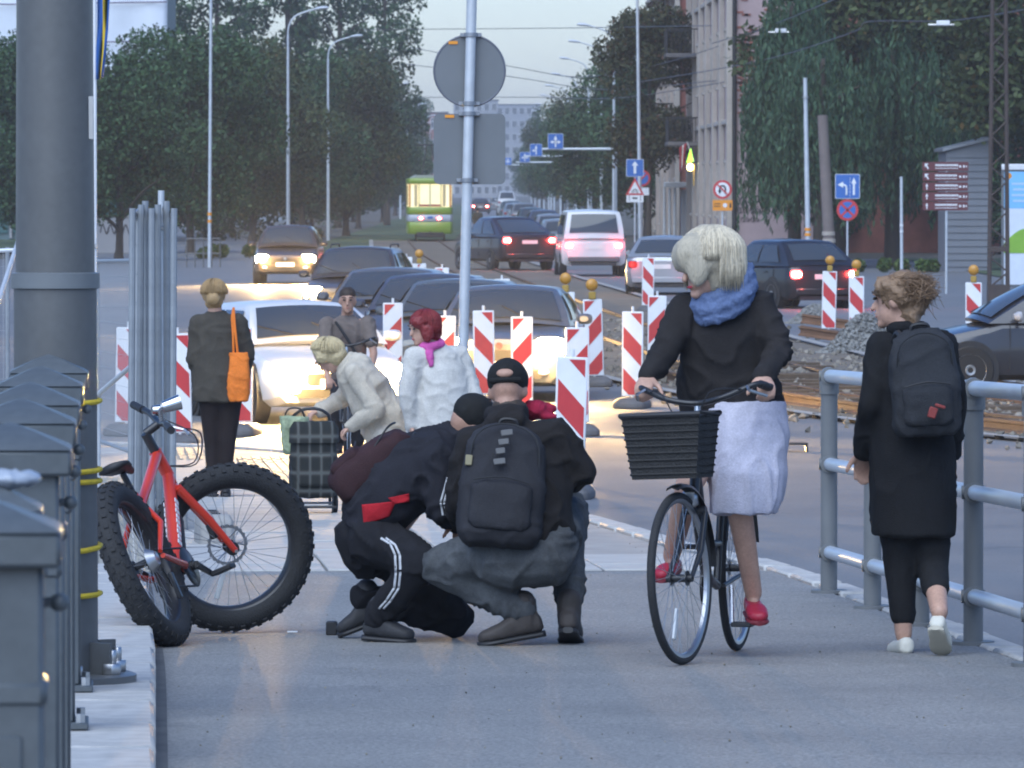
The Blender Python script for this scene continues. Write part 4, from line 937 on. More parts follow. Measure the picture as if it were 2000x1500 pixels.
# temporary mesh fencing
M_fen = mat('fence_tube', (.27, .29, .31), .5, metal=.3, var=.2, scale=6)
M_mesh = mat('fence_wire', (.40, .42, .44), .45, metal=.5, var=.1)
def fence_panel(name, label, a, b, h=1.95, nx=34, nz=12, wr=.0017, z0=None, lean=0.0, group='temporary mesh fence panels', brace=False):
    a, b = Vector((*a, 0)), Vector((*b, 0)); d = b - a; L = d.length; d.normalize()
    za, zb = (g(a.y), g(b.y)) if z0 is None else z0
    root = E(name, label, 'fence', (a.x, a.y, za), (0, 0, 0), group); up = V(lean, 0, 1).normalized()
    P = lambda s, z: d * s + up * z + V(0, 0, (zb - za) * s / L)
    for s in (0.02, L - .02): MB().cyl(P(s, .02), P(s, h), .021, n=8).to('upright', M_fen, root)
    for z in (.15, h - .03): MB().cyl(P(0.02, z), P(L - .02, z), .019, n=8).to('crossbar', M_fen, root)
    mesh = MB()
    for i in range(1, nx): mesh.cyl(P(L * i / nx, .15), P(L * i / nx, h - .03), wr, n=3)
    for i in range(1, nz): mesh.cyl(P(.02, .15 + (h - .18) * i / nz), P(L - .02, .15 + (h - .18) * i / nz), wr, n=3)
    mesh.to('wire_mesh', M_mesh, root, kind='stuff')
    return root
A = at(198, 500, 58); Bp = at(272, 500, 56)
fence_panel('mesh_fence', 'mesh fence panel behind the thick pole, seen almost square on', (X_(190, 62), 62), (X_(276, 57), 57), 1.85, nx=44)
fence_panel('mesh_fence', 'mesh fence panel at the far left edge behind the grey pole', (X_(-40, 62) - 1.6, 62), (X_(34, 62), 61), 1.95)
for i in range(7):
    x0 = -2.40 + i * .044; fence_panel('mesh_fence', ('first', 'second', 'third', 'fourth', 'fifth', 'sixth', 'seventh')[i] + ' panel from the left in the leaning stack of fence panels', (x0 - .02, 42.2 + .12 * (i % 3)), (x0 - .16 - .012 * i, 45.7 + .1 * (i % 2)), 2.06 + .025 * (i % 3), nx=30, nz=10, lean=random.uniform(-.01, .012), group='fence panels stacked on edge')
tp_ = E('prop_pole', 'taller steel pole with hook clamp standing in the fence stack', 'pole', (X_(312, 43.6), 43.6, g(43.6)))
MB().cyl((0, 0, 0), (.01, 0, Z_(372, 43.6) - g(43.6)), .022, n=10).to('shaft', M_galv, tp_); MB().torus((.0, 0, Z_(448, 43.6) - g(43.6)), (0, .3, 1), .045, .012, 16, 6).to('clamp', M_steel, tp_)
MB().tube(stretch_pts([(-.16, 0, Z_(418, 43.6) - g(43.6)), (-.1, -.02, Z_(405, 43.6) - g(43.6)), (-.04, 0, Z_(440, 43.6) - g(43.6)), (.02, 0, Z_(450, 43.6) - g(43.6))], 4), .014, 6).to('hook', M_steel, tp_)
for nm, lab, p0, p1, r in (('brace_pole', 'diagonal steel brace tube beside the striped beacon behind the mesh', (192, 770, 52), (268, 705, 50), .02), ('brace_pole', 'diagonal steel brace tube at the left edge', (-20, 640, 56), (36, 470, 58), .02), ('brace_pole', 'horizontal steel tube at the left edge behind the pole', (-60, 492, 58), (40, 488, 58), .02)):
    a, b = at(*p0), at(*p1); root = E(nm, lab, 'brace', a); MB().cyl((0, 0, 0), b - a, r, n=10).to('tube', M_galv, root); MB().ell((0, 0, 0), (.03, .03, .03)).to('end_clamp', M_steel, root); MB().cyl(V(0, 0, 0), V(0, 0, g(a.y) - a.z), .018, n=8).to('stay', M_galv, root)
for px, py, lab in ((418, 1062, 'concrete fence foot block beside the fat tyre'), (330, 1035, 'concrete fence foot block under the fence stack')):
    c = gp(px, py); o = E('fence_foot', lab, 'concrete block', c, (0, 0, .1)); MB().rings([((0, 0, z), (1, 0, 0), (0, 1, 0), a, b) for z, a, b in ((0, .11, .36), (.15, .105, .35), (.19, .085, .31))], n=24, pw=8).to('block', M_conc, o, bevel=.01)
    for yy in (-.2, 0, .2): MB().cyl((0, yy, .188), (0, yy, .196), .028, n=12).to('socket', M_black, o)
gr_ = E('guard_rail', 'low grey pedestrian guard rail by the left tree trunks', 'railing', (X_(398, 215), 215, 0))
for i in range(5): MB().cyl((-.55 + i * .27, 0, 0), (-.55 + i * .27, 0, .95), .022, n=8).to('post', M_gpole, gr_)
for z in (.45, .93): MB().cyl((-.55, 0, z), (.53, 0, z), .02, n=8).to('rail', M_gpole, gr_)
# small litter
o = E('camera_case', 'small open black case with silver edge on the asphalt behind the boot', 'case', gp(648, 1240)); MB().box((0, 0, .03), (.05, .07, .06)).to('case_body', M_black, o, bevel=.006); MB().box((.06, -.02, .012), (.06, .03, .02)).to('lid', M_black, o, bevel=.004); MB().box((.07, -.045, .008), (.05, .012, .012)).to('clip', M_steel, o)
tag(MB().box((0, 0, .004), (.045, .02, .006)).to('paper_scrap', M_swhite, loc=gp(571, 1236) + V(0, 0, .001), bevel=.001), 'tiny white paper scrap on the asphalt by the fat tyre', 'litter')
o = E('black_box', 'black open box lying in the rubble right of the cyclist skirt', 'box', gp(1553, 882, r_)); MB().box((0, 0, .08), (.24, .3, .02)).to('top', M_black, o, bevel=.004)
for sx in (-1, 1): MB().box((sx * .11, 0, .035), (.02, .3, .07)).to('side', M_black, o, bevel=.004)
# ------------------------------------------------------------------ vehicles
M_tyre = mat('tyre', (.018, .018, .019), .85, var=.2); M_rim = mat('rim', (.35, .36, .37), .35, metal=.7, var=.1)
M_cglass = mat('car_glass', (.045, .055, .065), .06, var=0, spec=.6)
M_plate = mat('number_plate', (.65, .65, .62), .5, var=.1)
M_chrome = mat('chrome', (.6, .6, .6), .15, metal=1, var=0)
M_lampoff = mat('lamp_clear', (.45, .47, .5), .1, var=0, spec=.8)
M_headon = mat('head_light_on', (1, .9, .7), .3, var=0, emit=(1, .74, .36), es=220)
M_headdim = mat('head_light_dim', (1, .9, .7), .3, var=0, emit=(1, .88, .62), es=7)
M_tailon = mat('tail_light_on', (.8, .03, .02), .3, var=0, emit=(1, .045, .04), es=14)
M_tailcore = mat('tail_light_core', (1, .5, .4), .3, var=0, emit=(1, .42, .30), es=30)
M_tailoff = mat('tail_light_off', (.25, .012, .012), .2, var=0)
M_amber = mat('indicator', (.6, .22, .02), .3, var=0, emit=(1, .4, .05), es=1.5)
def paint(name, col, metal=.3): return mat('paint_' + name, col, .32, metal=metal, var=.05, scale=2, coat=.6)
def spot(parent, loc, direction, energy, col=(1, .62, .24), size=70, rad=.05, blend=.7):
    l = bpy.data.lights.new('headlamp_beam', 'SPOT'); l.energy = energy; l.color = col; l.spot_size = R(size); l.spot_blend = blend; l.shadow_soft_size = rad
    o = bpy.data.objects.new('headlamp_beam', l); C.objects.link(o); o.parent = parent; o.location = loc; o.rotation_euler = Vector(direction).to_track_quat('-Z', 'Y').to_euler(); return o
def point(parent, loc, energy, col, rad=.06):
    l = bpy.data.lights.new('lamp_glow', 'POINT'); l.energy = energy; l.color = col; l.shadow_soft_size = rad
    o = bpy.data.objects.new('lamp_glow', l); C.objects.link(o); o.parent = parent; o.location = loc; return o
def car(name, label, loc, yaw, pm, L=4.3, W=1.74, H=1.43, belt=.92, hood=.86, nose=.62, tail=.92, clr=.2, ws=(.24, .42), rg=(.78, .97), wr=.60, front=None, rear=None, beam=0, cat='car', group='cars', mirrors=True, rack=False, trim=None, glow=0, rglow=0, plate=M_plate):
    """nose at y=-L/2 (local -y is forward). ws: windscreen base and top as fractions of the length, rg: rear glass top and base"""
    root = E(name, label, cat, loc, (0, 0, yaw), group); w = W / 2; y0 = -L / 2
    yb0, yr0, yr1, yb1 = y0 + L * ws[0], y0 + L * ws[1], y0 + L * rg[0], y0 + L * rg[1]
    st = [(0, .74, clr + .12, nose - .06), (.012, .83, clr + .04, nose), (.05, .93, clr, nose + .05), (.12, .985, clr - .02, nose + (hood - nose) * .55), (ws[0], 1, clr - .02, hood), (ws[0] + .04, 1, clr - .02, belt), (.5, 1.0, clr - .02, belt + .01), (rg[1] - .03, 1, clr - .02, belt + .02), (min(rg[1], .965), .97, clr, tail), (.985, .90, clr + .06, tail - .03), (1, .82, clr + .12, tail - .12)]
    rings = []
    for t, kw, zl, zt in st:
        y = y0 + L * t; ww = w * kw; zm = zl + (zt - zl) * .5
        half = [(0, zl), (ww * .86, zl), (ww * .965, zl + .07), (ww, zm - .02), (ww * .995, zm + .06), (ww * .965, zt - .09), (ww * .90, zt - .02), (ww * .72, zt + .008), (0, zt + .02)]
        rings.append([V(x, y, z) for x, z in half] + [V(-x, y, z) for x, z in half[-2:0:-1]])
    body = MB().loft(rings).to('body', pm, root, sharp=28)
    # greenhouse
    wb_, wt_ = w * .93, w * wr / .6 * .70 if wr < .7 else w * wr
    def S(side, u, v):          # side f,b,l,r ; u along, v up
        zt = H - .02
        fl, fr, bl, br = V(-wb_, yb0, belt - .03), V(wb_, yb0, belt - .03), V(-wb_, yb1, belt - .02), V(wb_, yb1, belt - .02)
        tfl, tfr, tbl, tbr = V(-wt_, yr0, zt - .03), V(wt_, yr0, zt - .03), V(-wt_, yr1, zt - .04), V(wt_, yr1, zt - .04)
        a, b, c, d = {'f': (fl, fr, tfl, tfr), 'b': (br, bl, tbr, tbl), 'l': (bl, fl, tbl, tfl), 'r': (fr, br, tfr, tbr)}[side]
        p = (a * (1 - u) + b * u) * (1 - v) + (c * (1 - u) + d * u) * v; bul = 4 * u * (1 - u)
        nrm = {'f': V(0, -1, .5), 'b': V(0, 1, .4), 'l': V(-1, 0, .2), 'r': V(1, 0, .2)}[side].normalized()
        return p + nrm * (bul * (.13 if side == 'f' else .08 if side == 'b' else .035) * (1 - .35 * v) + .03 * math.sin(v * math.pi)), nrm
    gh = MB(); n = 8; per = []
    rows = []
    for v in (0, .35, .7, 1.0):
        ring = []
        for sd_ in 'frbl':
            for k2 in range(n): ring.append(S(sd_, k2 / n, v)[0])
        rows.append(ring)
    c = sum(rows[-1], V(0, 0, 0)) / len(rows[-1])
    for sc, dz in ((.93, .028), (.6, .05), (.2, .056)): rows.append([c + (p - c) * sc + V(0, 0, dz) for p in rows[3]])
    gh.loft(rows).to('roof', pm, root, sharp=30)
    def pane(nm, sd_, u0, u1, v0, v1, uu0=None, uu1=None, off=.006):
        mb = MB(); k2 = 6; vs = []
        for j in range(k2 + 1):
            v = v0 + (v1 - v0) * j / k2; a = u0 + ((uu0 if uu0 is not None else u0) - u0) * j / k2; b = u1 + ((uu1 if uu1 is not None else u1) - u1) * j / k2
            for i in range(k2 + 1):
                p, nn = S(sd_, a + (b - a) * i / k2, v); vs.append(p + nn * (off + .012))
        mb.add(vs, [(j * (k2 + 1) + i, j * (k2 + 1) + i + 1, (j + 1) * (k2 + 1) + i + 1, (j + 1) * (k2 + 1) + i) for j in range(k2) for i in range(k2)])
        return mb.to(nm, M_cglass, root, sharp=180)
    pane('windscreen', 'f', .05, .95, .12, .93); pane('rear_window', 'b', .08, .92, .2, .9)
    for sd_ in 'lr':
        f = (lambda a: a) if sd_ == 'r' else (lambda a: 1 - a)
        for a, b, a2, b2 in ((.12, .50, .06, .50), (.53, .88, .53, .9)):
            u = sorted((f(a), f(b))); uu = sorted((f(a2), f(b2))); pane('side_window', sd_, u[0], u[1], .16, .88, uu[0], uu[1])
    # wheels
    rw = .31 if H < 1.6 else .33
    for sx in (-1, 1):
        for t in (.185, .80):
            c = V(sx * (w - .10), y0 + L * t, rw); e = V(sx, 0, 0)
            MB().cyl(c + e * -.05, c + e * .106, rw + .06, n=22).to('wheel_arch', M_black, root)
            wh = MB().lathe([(rw * .62, -.09), (rw, -.08), (rw, .1), (rw * .93, .125), (rw * .62, .125)], c, e, 24).to('wheel', M_tyre, root)
            MB().lathe([(.02, .122), (rw * .2, .13), (rw * .25, .115), (rw * .62, .118), (rw * .66, .13), (rw * .66, .10)], c, e, 20).to('rim', M_rim, wh)
    # front details
    hw = w * .70
    gz = clr + (nose - clr) * .62
    for sx in (-1, 1):
        hl = MB().rings([((sx * (hw), y0 + L * .024 + yy, nose - .075), (1, .22 * -sx * -1, 0), (0, 0, 1), (.19 if front is M_headon else .165) * k2, (.115 if front is M_headon else .078) * k2) for yy, k2 in ((.08, 1.0), (-.005, 1.0), (-.05, .75), (-.075, .35))], n=16, pw=3).to('headlight', front if front is M_headon else M_lampoff, root)  # lit lenses are oversized and glow all over, standing in for glare
        if front: MB().ell((sx * hw, y0 - .035, nose - .075), (.085, .04, .07), n=14).to('lit_bulb', front, hl)
        MB().ell((sx * w * .62, y0 + .0, clr + .16), (.07, .03, .04)).to('fog_lamp', M_lampoff, root)
        if mirrors: MB().rings([((sx * (w + .10), yb0 + .38 + yy, belt + .06), (1, 0, 0), (0, 0, 1), .10 * k2, .065 * k2) for yy, k2 in ((0, .95), (-.03, 1), (-.09, .5))], n=14, pw=3).cyl((sx * (w - .03), yb0 + .36, belt + .02), (sx * (w + .08), yb0 + .36, belt + .04), .022, n=8).to('mirror', trim or pm, root)
    rrect((0, y0 - .012, gz + .03), W * .46, .13, .05, .03).to('grille', M_black, root); rrect((0, y0 - .014, clr + .14), W * .6, .10, .05, .03).to('intake', M_black, root)
    rrect((0, y0 - .030, clr + .24), .50, .11, .015, .01).to('front_plate', plate, root); MB().cyl((0, y0 - .014, nose - .06), (0, y0 - .032, nose - .06), .045, n=14).to('badge', M_chrome, root)
    # rear details
    ye = y0 + L
    for sx in (-1, 1):
        tl = MB().rings([((sx * w * .74, ye - .01 - .05 * k2, tail - .2 + tz), (1, 0, 0), (0, 0, 1), .14, .05 * 1) for k2, tz in ((1, 0), (0, 0))], n=14, pw=4)
        tl = MB().rings([((sx * w * .76, ye + yy, tail - .19), (1, sx * .15, 0), (0, 0, 1), .125 * k2, .09 * k2) for yy, k2 in ((-.10, 1), (-.005, 1), (.02, .8))], n=14, pw=4).to('tail_light', rear or M_tailoff, root)
        if rear is M_tailon: MB().ell((sx * w * .74, ye + .012, tail - .19), (.07, .025, .055)).to('lit_core', M_tailcore, tl)
    rrect((0, ye + .012, tail - .24), .5, .11, -.02, .01).to('rear_plate', plate, root)
    MB().box((0, ye - .0, clr + .16), (W * .80, .07, .14)).to('rear_bumper', trim or pm, root, bevel=.02); MB().box((0, ye - .03, clr + .02), (W * .7, .1, .08)).to('undertray', M_black, root)
    for sx in (-1, 1):
        for t in (ws[0] + .06, ws[0] + .30, rg[1] - .16): MB().box((sx * w * .992, y0 + L * t, (clr + belt) / 2 + .03), (.012, .010, belt - clr - .16)).to('door_gap', M_black, root)
        for t in (ws[0] + .25, ws[0] + .47): MB().box((sx * (w * .985 + .008), y0 + L * t, belt - .14), (.03, .16, .028)).to('door_handle', trim or pm, root, bevel=.006)
        q0, _n = S('f', .30 + .35 * (sx > 0), .13); q1, _n = S('f', .05 + .42 * (sx > 0), .42); MB().tube([q0 + _n * .03, q1 + _n * .03], .007, 5).to('wiper', M_black, root)
    if rack:
        for sx in (-1, 1): MB().tube([(sx * wt_ * .92, yr0 + .25, H + .0), (sx * wt_ * .92, yr0 + .35, H + .05), (sx * wt_ * .92, yr1 - .15, H + .05), (sx * wt_ * .92, yr1 - .05, H)], .016, 6).to('roof_rail', M_black, root)
    if beam:
        for sx in (-1, 1): spot(root, (sx * hw, y0 - .12, nose - .06), (0, -1, -.10), beam)
    if glow:
        for sx in (-1, 1): point(root, (sx * hw, y0 - .26, nose - .05), glow, (1, .60, .20), .07)
    if rglow:
        for sx in (-1, 1): point(root, (sx * w * .74, ye + .2, tail - .19), rglow, (1, .05, .04), .06)
    return root
def cl(px, Y, off=0): return (X_(px, Y), Y, r_(Y) + .004)
# queue of oncoming cars: nose depth given, centre half a length behind
GQ = 'oncoming cars queueing at the roadworks'
def queue(px, Yn, L, yaw, **kw):
    Yc = Yn + L / 2 * math.cos(yaw); return dict(loc=(X_(px, Yn) - math.sin(yaw) * L / 2, Yc, r_(Yc) + .004), yaw=yaw, L=L, **kw)
car('parked_car', 'dark blue grey front car of the queue with one glaring headlight', pm=paint('slate', (.12, .13, .15)), H=1.37, W=1.72, nose=.74, hood=.90, front=M_headon, beam=1000, glow=140, group=GQ, **queue(975, 80.2, 4.3, -.06))
car('waiting_car', 'dark green grey car directly behind the front car of the queue', pm=paint('greygreen', (.11, .125, .13)), H=1.37, group=GQ, **queue(872, 85.6, 4.2, -.09))
car('waiting_car', 'dark blue hatchback third in the queue', pm=paint('navy', (.06, .07, .095)), H=1.37, group=GQ, front=M_headdim, **queue(815, 91, 4.0, -.10))
car('waiting_car', 'dark saloon fourth in the queue behind the short haired man', pm=paint('graphite', (.13, .13, .135)), H=1.38, group=GQ, front=M_headdim, **queue(735, 97, 4.3, -.10))
car('waiting_car', 'dark estate car with roof rails and a bright headlight, fifth in the queue', pm=paint('charcoal', (.045, .045, .05)), H=1.47, nose=.72, hood=.9, group=GQ, rack=True, front=M_headon, beam=2500, glow=50, **queue(676, 122, 4.5, -.10))
car('oncoming_car', 'oncoming dark off roader with two bright headlights, last of the queue', pm=paint('darkbrown', (.07, .055, .05)), H=1.55, W=1.74, belt=1.0, hood=.95, nose=.74, clr=.28, rack=True, group=GQ, front=M_headon, beam=4500, glow=60, **queue(557, 178, 4.2, -.02))
# white turning car
car('white_car', 'white hatchback with blazing headlights turning in behind the women', pm=paint('white', (.62, .62, .62), .0), H=1.31, belt=.88, hood=.83, W=1.72, front=M_headon, beam=5000, glow=150, group='moving cars', **queue(668, 73.0, 4.0, .30))
# cars seen from behind
def away(px, Yr, L, yaw, **kw):
    a = math.pi + yaw; Yc = Yr + L / 2 * math.cos(yaw); return dict(loc=(X_(px, Yr) - math.sin(yaw) * L / 2, Yc, r_(Yc) + .004), yaw=a, L=L, **kw)
GA = 'cars driving away'
car('black_coupe', 'black sloping roof off roader with red tail lights turning left', pm=paint('black', (.022, .014, .018)), H=1.66, W=1.92, belt=1.06, hood=1.0, nose=.82, tail=1.13, clr=.3, ws=(.26, .42), rg=(.66, .97), rear=M_tailon, rglow=14, group=GA, **away(1035, 206, 4.8, .34))
van = car('white_van', 'white delivery van with lit red tail lights', pm=paint('vanwhite', (.60, .60, .60), 0), H=1.92, W=1.88, belt=1.10, hood=1.05, nose=.85, tail=1.08, clr=.34, ws=(.13, .26), rg=(.965, .992), wr=.80, rear=M_tailon, rglow=3.5, trim=mat('bumper_grey', (.09, .09, .10), .6), group=GA, cat='van', **away(1160, 193, 4.7, .04))
car('silver_car', 'silver saloon waiting behind the white van', pm=paint('silver', (.34, .36, .38), .5), H=1.40, rear=M_tailoff, rglow=2, group=GA, **away(1290, 160, 4.3, -.10))
car('black_hatchback', 'black car with glowing left tail light beyond the gravel heaps', pm=paint('black2', (.015, .016, .02)), H=1.46, rear=M_tailon, rglow=8, group=GA, **away(1612, 142, 4.0, .42))
car('silver_estate', 'silver estate car with red lights beyond the black coupe', pm=paint('silver2', (.30, .31, .33), .5), H=1.46, rear=M_tailon, group=GA, **away(1082, 275, 4.4, .03))
car('grey_hatchback', 'small grey car between the black coupe and the white van', pm=paint('grey3', (.22, .24, .26), .4), H=1.44, rear=M_tailon, group=GA, **away(1100, 236, 3.9, .05))
car('distant_car', 'distant red lit car driving down the avenue beside the sign pole', pm=paint('far', (.06, .03, .03)), H=1.5, rear=M_tailon, group=GA, **away(938, 640, 4.2, 0))
# grey dark car crossing at the right edge, nose to the left
car('dark_car', 'dark car with silver window line passing behind the railing', pm=paint('blackblue', (.03, .032, .04)), H=1.42, W=1.75, L=4.4, loc=(X_(2110, 82), 84, r_(84) + .004), yaw=R(-84), group='moving cars', trim=mat('silver_trim', (.4, .4, .42), .4))
# parked row on the right of the avenue
cols = [('grey', (.17, .18, .19)), ('blue', (.06, .08, .13)), ('darkteal', (.05, .08, .085)), ('white3', (.5, .5, .5)), ('dkgrey', (.07, .07, .08)), ('paleblue', (.2, .25, .3))]
for i, (px, Y, c, H, lab) in enumerate(((1062, 330, 1, 1.45, 'dark blue parked car beyond the silver estate, nearest of the parked row'), (1040, 365, 2, 1.45, 'dark teal parked car second in the parked row'), (1024, 408, 0, 1.6, 'grey tall parked car third in the parked row'), (1006, 470, 5, 1.45, 'pale blue parked car fourth in the parked row'), (998, 520, 2, 1.5, 'dark teal parked car fifth in the parked row'), (990, 600, 3, 2.2, 'white parked van far down the parked row'), (972, 700, 0, 1.5, 'small grey parked car at the far end of the row'))):
    car('parked_car', lab, pm=paint(*cols[c], .3), H=H, belt=.92 * H / 1.45, tail=.92 * H / 1.45, hood=.86 * H / 1.45, group='cars parked along the avenue', **away(px, Y, 4.2, .02))
car('distant_car', 'far oncoming car with two white headlights above the parked row', pm=paint('far2', (.1, .1, .1)), H=1.6, front=M_headon, group='cars far down the avenue', **queue(994, 900, 4.2, 0))
car('parked_car', 'pale parked car by the pale house behind the tree trunks', pm=paint('pale4', (.35, .4, .45)), group='cars parked along the avenue', L=4.2, loc=(X_(530, 395), 395, 0), yaw=R(80))
# tram ------------------------------------------------------------------------------
Y = 316; tr = E('tram', 'lime green and white tram seen from behind with red tail lights', 'tram', (X_(840, Y), Y, .02), (0, 0, R(1.2)))
M_lime = mat('lime_paint', (.20, .30, .03), .4, var=.06, coat=.3); M_band = mat('tram_band', (.42, .45, .50), .4, var=.06, coat=.3)
w = 1.08; Lt = 14.0
def tsec(y, k2, z0, z1, top=True): return [V(x, y, z) for x, z in ((-w * k2, z0), (w * k2, z0), (w * k2, z1), (-w * k2, z1))]
for nm, z0, z1, m_ in (('skirt', .35, .92, M_lime), ('waist_band', .922, 1.26, M_band), ('lower_side', 1.262, 1.62, M_lime), ('cantrail', 2.72, 2.98, M_lime)):
    MB().loft([tsec(0, .90, z0, z1), tsec(.35, 1, z0, z1), tsec(Lt, 1, z0, z1)]).to(nm, m_, tr, bevel=.03)
MB().loft([tsec(.05, .86, 2.982, 3.0), tsec(.05, .78, 3.1, 3.18)][:1] + [tsec(Lt, .95, 2.982, 3.0)]).to('roof_edge', M_lime, tr)
MB().loft([[V(x, y, z) for x, z in ((-.95 * k2, 3.0), (.95 * k2, 3.0), (.7 * k2, 3.14), (-.7 * k2, 3.14))] for y, k2 in ((.1, .9), (.5, 1), (Lt, 1))]).to('roof', mat('tram_roof', (.30, .33, .28), .6), tr)
inner = mat('tram_interior', (.7, .62, .4), .6, var=.12, scale=1.5, emit=(1, .82, .45), es=.42)
MB().loft([tsec(.12, .84, 1.622, 2.718), tsec(Lt - .1, .95, 1.622, 2.718)]).to('lit_saloon', inner, tr)
M_tglass = mat('tram_glass', (.30, .28, .18), .06, var=0, emit=(1, .8, .42), es=.10)
for x in (-.40, .40): MB().box((x * .62, .075, 2.17), (.46, .02, 1.0)).to('rear_window', mat('lit_pane', (.5, .46, .32), .1, var=.25, scale=2.2, emit=(1, .85, .5), es=.38), tr, bevel=.01)
MB().box((0, .06, 1.70), (1.1, .02, .1)).to('seat_back', mat('tram_seat', (.35, .08, .06), .7), tr)
for x in (-.52, 0, .52): MB().box((x, .045, 2.17), (.05, .05, 1.09)).to('window_pillar', mat('tram_pillar', (.35, .42, .20), .5), tr)
for s in (-1, 1):
    MB().add([V(s * .60, .06, 1.66), V(s * .955, .20, 1.66), V(s * .955, .20, 2.68), V(s * .60, .06, 2.68)], [(0, 1, 2, 3)]).to('corner_window', M_tglass, tr)
    MB().box((s * .97, .2, 2.17), (.06, .08, 1.09)).to('corner_pillar', mat('tram_amber', (.30, .12, .03), .5, emit=(1, .35, .08), es=.1), tr)
    for i in range(7): MB().box((s * 1.04, 1.4 + i * 1.85, 2.17), (.03, 1.5, .95)).to('side_window', M_tglass, tr)
    tl = MB().ell((s * .43, -.015, 1.09), (.11, .03, .06)).to('tail_light', M_tailon, tr); MB().ell((s * .43, -.03, 1.09), (.06, .02, .04)).to('lit_core', M_tailcore, tl)
    MB().cyl((s * .62, .5, .3), (s * .72, .5, .3), .3, n=18).to('wheel', M_tyre, tr)
MB().box((0, .15, .30), (1.3, .5, .26)).to('bumper', M_black, tr, bevel=.03); MB().cyl((0, -.3, .42), (0, .3, .42), .05).to('coupler', M_black, tr)
MB().box((0, -.015, 1.13), (.26, .02, .1)).to('number_plate', M_blue, tr)
for s in (-1, 1): MB().cyl((s * .35, 5, 3.15), (s * .12, 5.6, 4.6), .03).to('pantograph_arm', M_iron, tr)
MB().cyl((-.7, 5.6, 4.6), (.7, 5.6, 4.6), .03).to('pantograph_bar', M_iron, tr)
# ------------------------------------------------------------------ air
hz_ = MB().box((0, 1295, 17), (2900, 2630, 38)).to('haze', None); hz_['kind'] = 'stuff'
hm = bpy.data.materials.new('haze_air'); hm.use_nodes = True; hn = hm.node_tree; hn.nodes.clear()
ho = hn.nodes.new('ShaderNodeOutputMaterial'); hv = hn.nodes.new('ShaderNodeVolumePrincipled'); hn.links.new(hv.outputs[0], ho.inputs['Volume'])
hv.inputs['Color'].default_value = (.82, .88, .96, 1); hv.inputs['Density'].default_value = 0.00032; hv.inputs['Anisotropy'].default_value = 0.2
hz_.data.materials.clear(); hz_.data.materials.append(hm)
# ------------------------------------------------------------------ bicycles
M_fred = mat('bike_red', (.62, .045, .02), .35, var=.06, coat=.4); M_bblk = mat('bike_black', (.02, .02, .022), .4, var=.1, coat=.2)
M_spoke = mat('spoke', (.45, .46, .48), .35, metal=.7, var=0); M_alloy = mat('alloy', (.42, .43, .45), .3, metal=.9, var=.05)
def wheel(name, par, c, axis, r, tr, rimm, spokes=32, knob=0, rimw=.012, tm=None, reflect=None):
    c = Vector(c); ax_ = Vector(axis).normalized(); u, w, d = frame(ax_)
    wh = MB()
    if knob:
        wh.torus(c, ax_, r - tr, tr * .95, 72, 16)
    else: wh.torus(c, ax_, r - tr, tr, 64, 10)
    wh = wh.to(name, tm or M_rubber, par, sharp=180)
    if knob:
        kb = MB()
        for i in range(84):
            t = 2 * math.pi * i / 84; e = u * math.cos(t) + w * math.sin(t); tg = ax_.cross(e)
            for j, a in enumerate((-52, -18, 18, 52)):
                if (i + j) % 2: continue
                a = R(a); n_ = e * math.cos(a) + ax_ * math.sin(a); p = c + e * (r - tr) + n_ * tr * .97; s = n_.cross(tg)
                kb.box(p, (.019, .019, .009), M=Matrix((tg, s, n_)).transposed())
        kb.to('tread_blocks', M_rubber, wh, kind='stuff')
    rr = r - tr * (1.75 if knob else 2.0)
    wd = tr * .62 if knob else rimw
    MB().loft([[c + (u * math.cos(t) + w * math.sin(t)) * (rr + dr) + ax_ * dx for dr, dx in ((0, -wd), (.012, -wd * 1.05), (.012, wd * 1.05), (0, wd), (-.010, wd * .6), (-.010, -wd * .6))] for t in [2 * math.pi * i / 60 for i in range(61)]], caps=False).to('rim', rimm, wh, sharp=50)
    sp = MB()
    for i in range(spokes):
        t = 2 * math.pi * i / spokes; s = (i % 2) * 2 - 1; t2 = t + (.35 if (i // 2) % 2 else -.35)
        sp.cyl(c + (u * math.cos(t2) + w * math.sin(t2)) * .026 + ax_ * s * .032, c + (u * math.cos(t) + w * math.sin(t)) * rr, .0013, n=4)
    sp.to('spokes', M_spoke, wh, kind='stuff')
    MB().cyl(c - ax_ * .055, c + ax_ * .055, .016, n=14).cyl(c - ax_ * .036, c - ax_ * .030, .03, n=16).cyl(c + ax_ * .030, c + ax_ * .036, .03, n=16).to('hub', M_bblk, wh)
    if reflect is not None:
        e = u * math.cos(reflect) + w * math.sin(reflect); MB().box(c + e * rr * .62, (.012, .022, .13), M=Matrix((ax_, ax_.cross(e), e)).transposed()).to('spoke_reflector', mat('reflector', (.6, .62, .62), .3), wh, bevel=.003)
    return wh
def seg(a, b, r0, r1=None, m=None, name='tube', par=None, n=14): return MB().cyl(a, b, r0, r1, n).to(name, m, par)
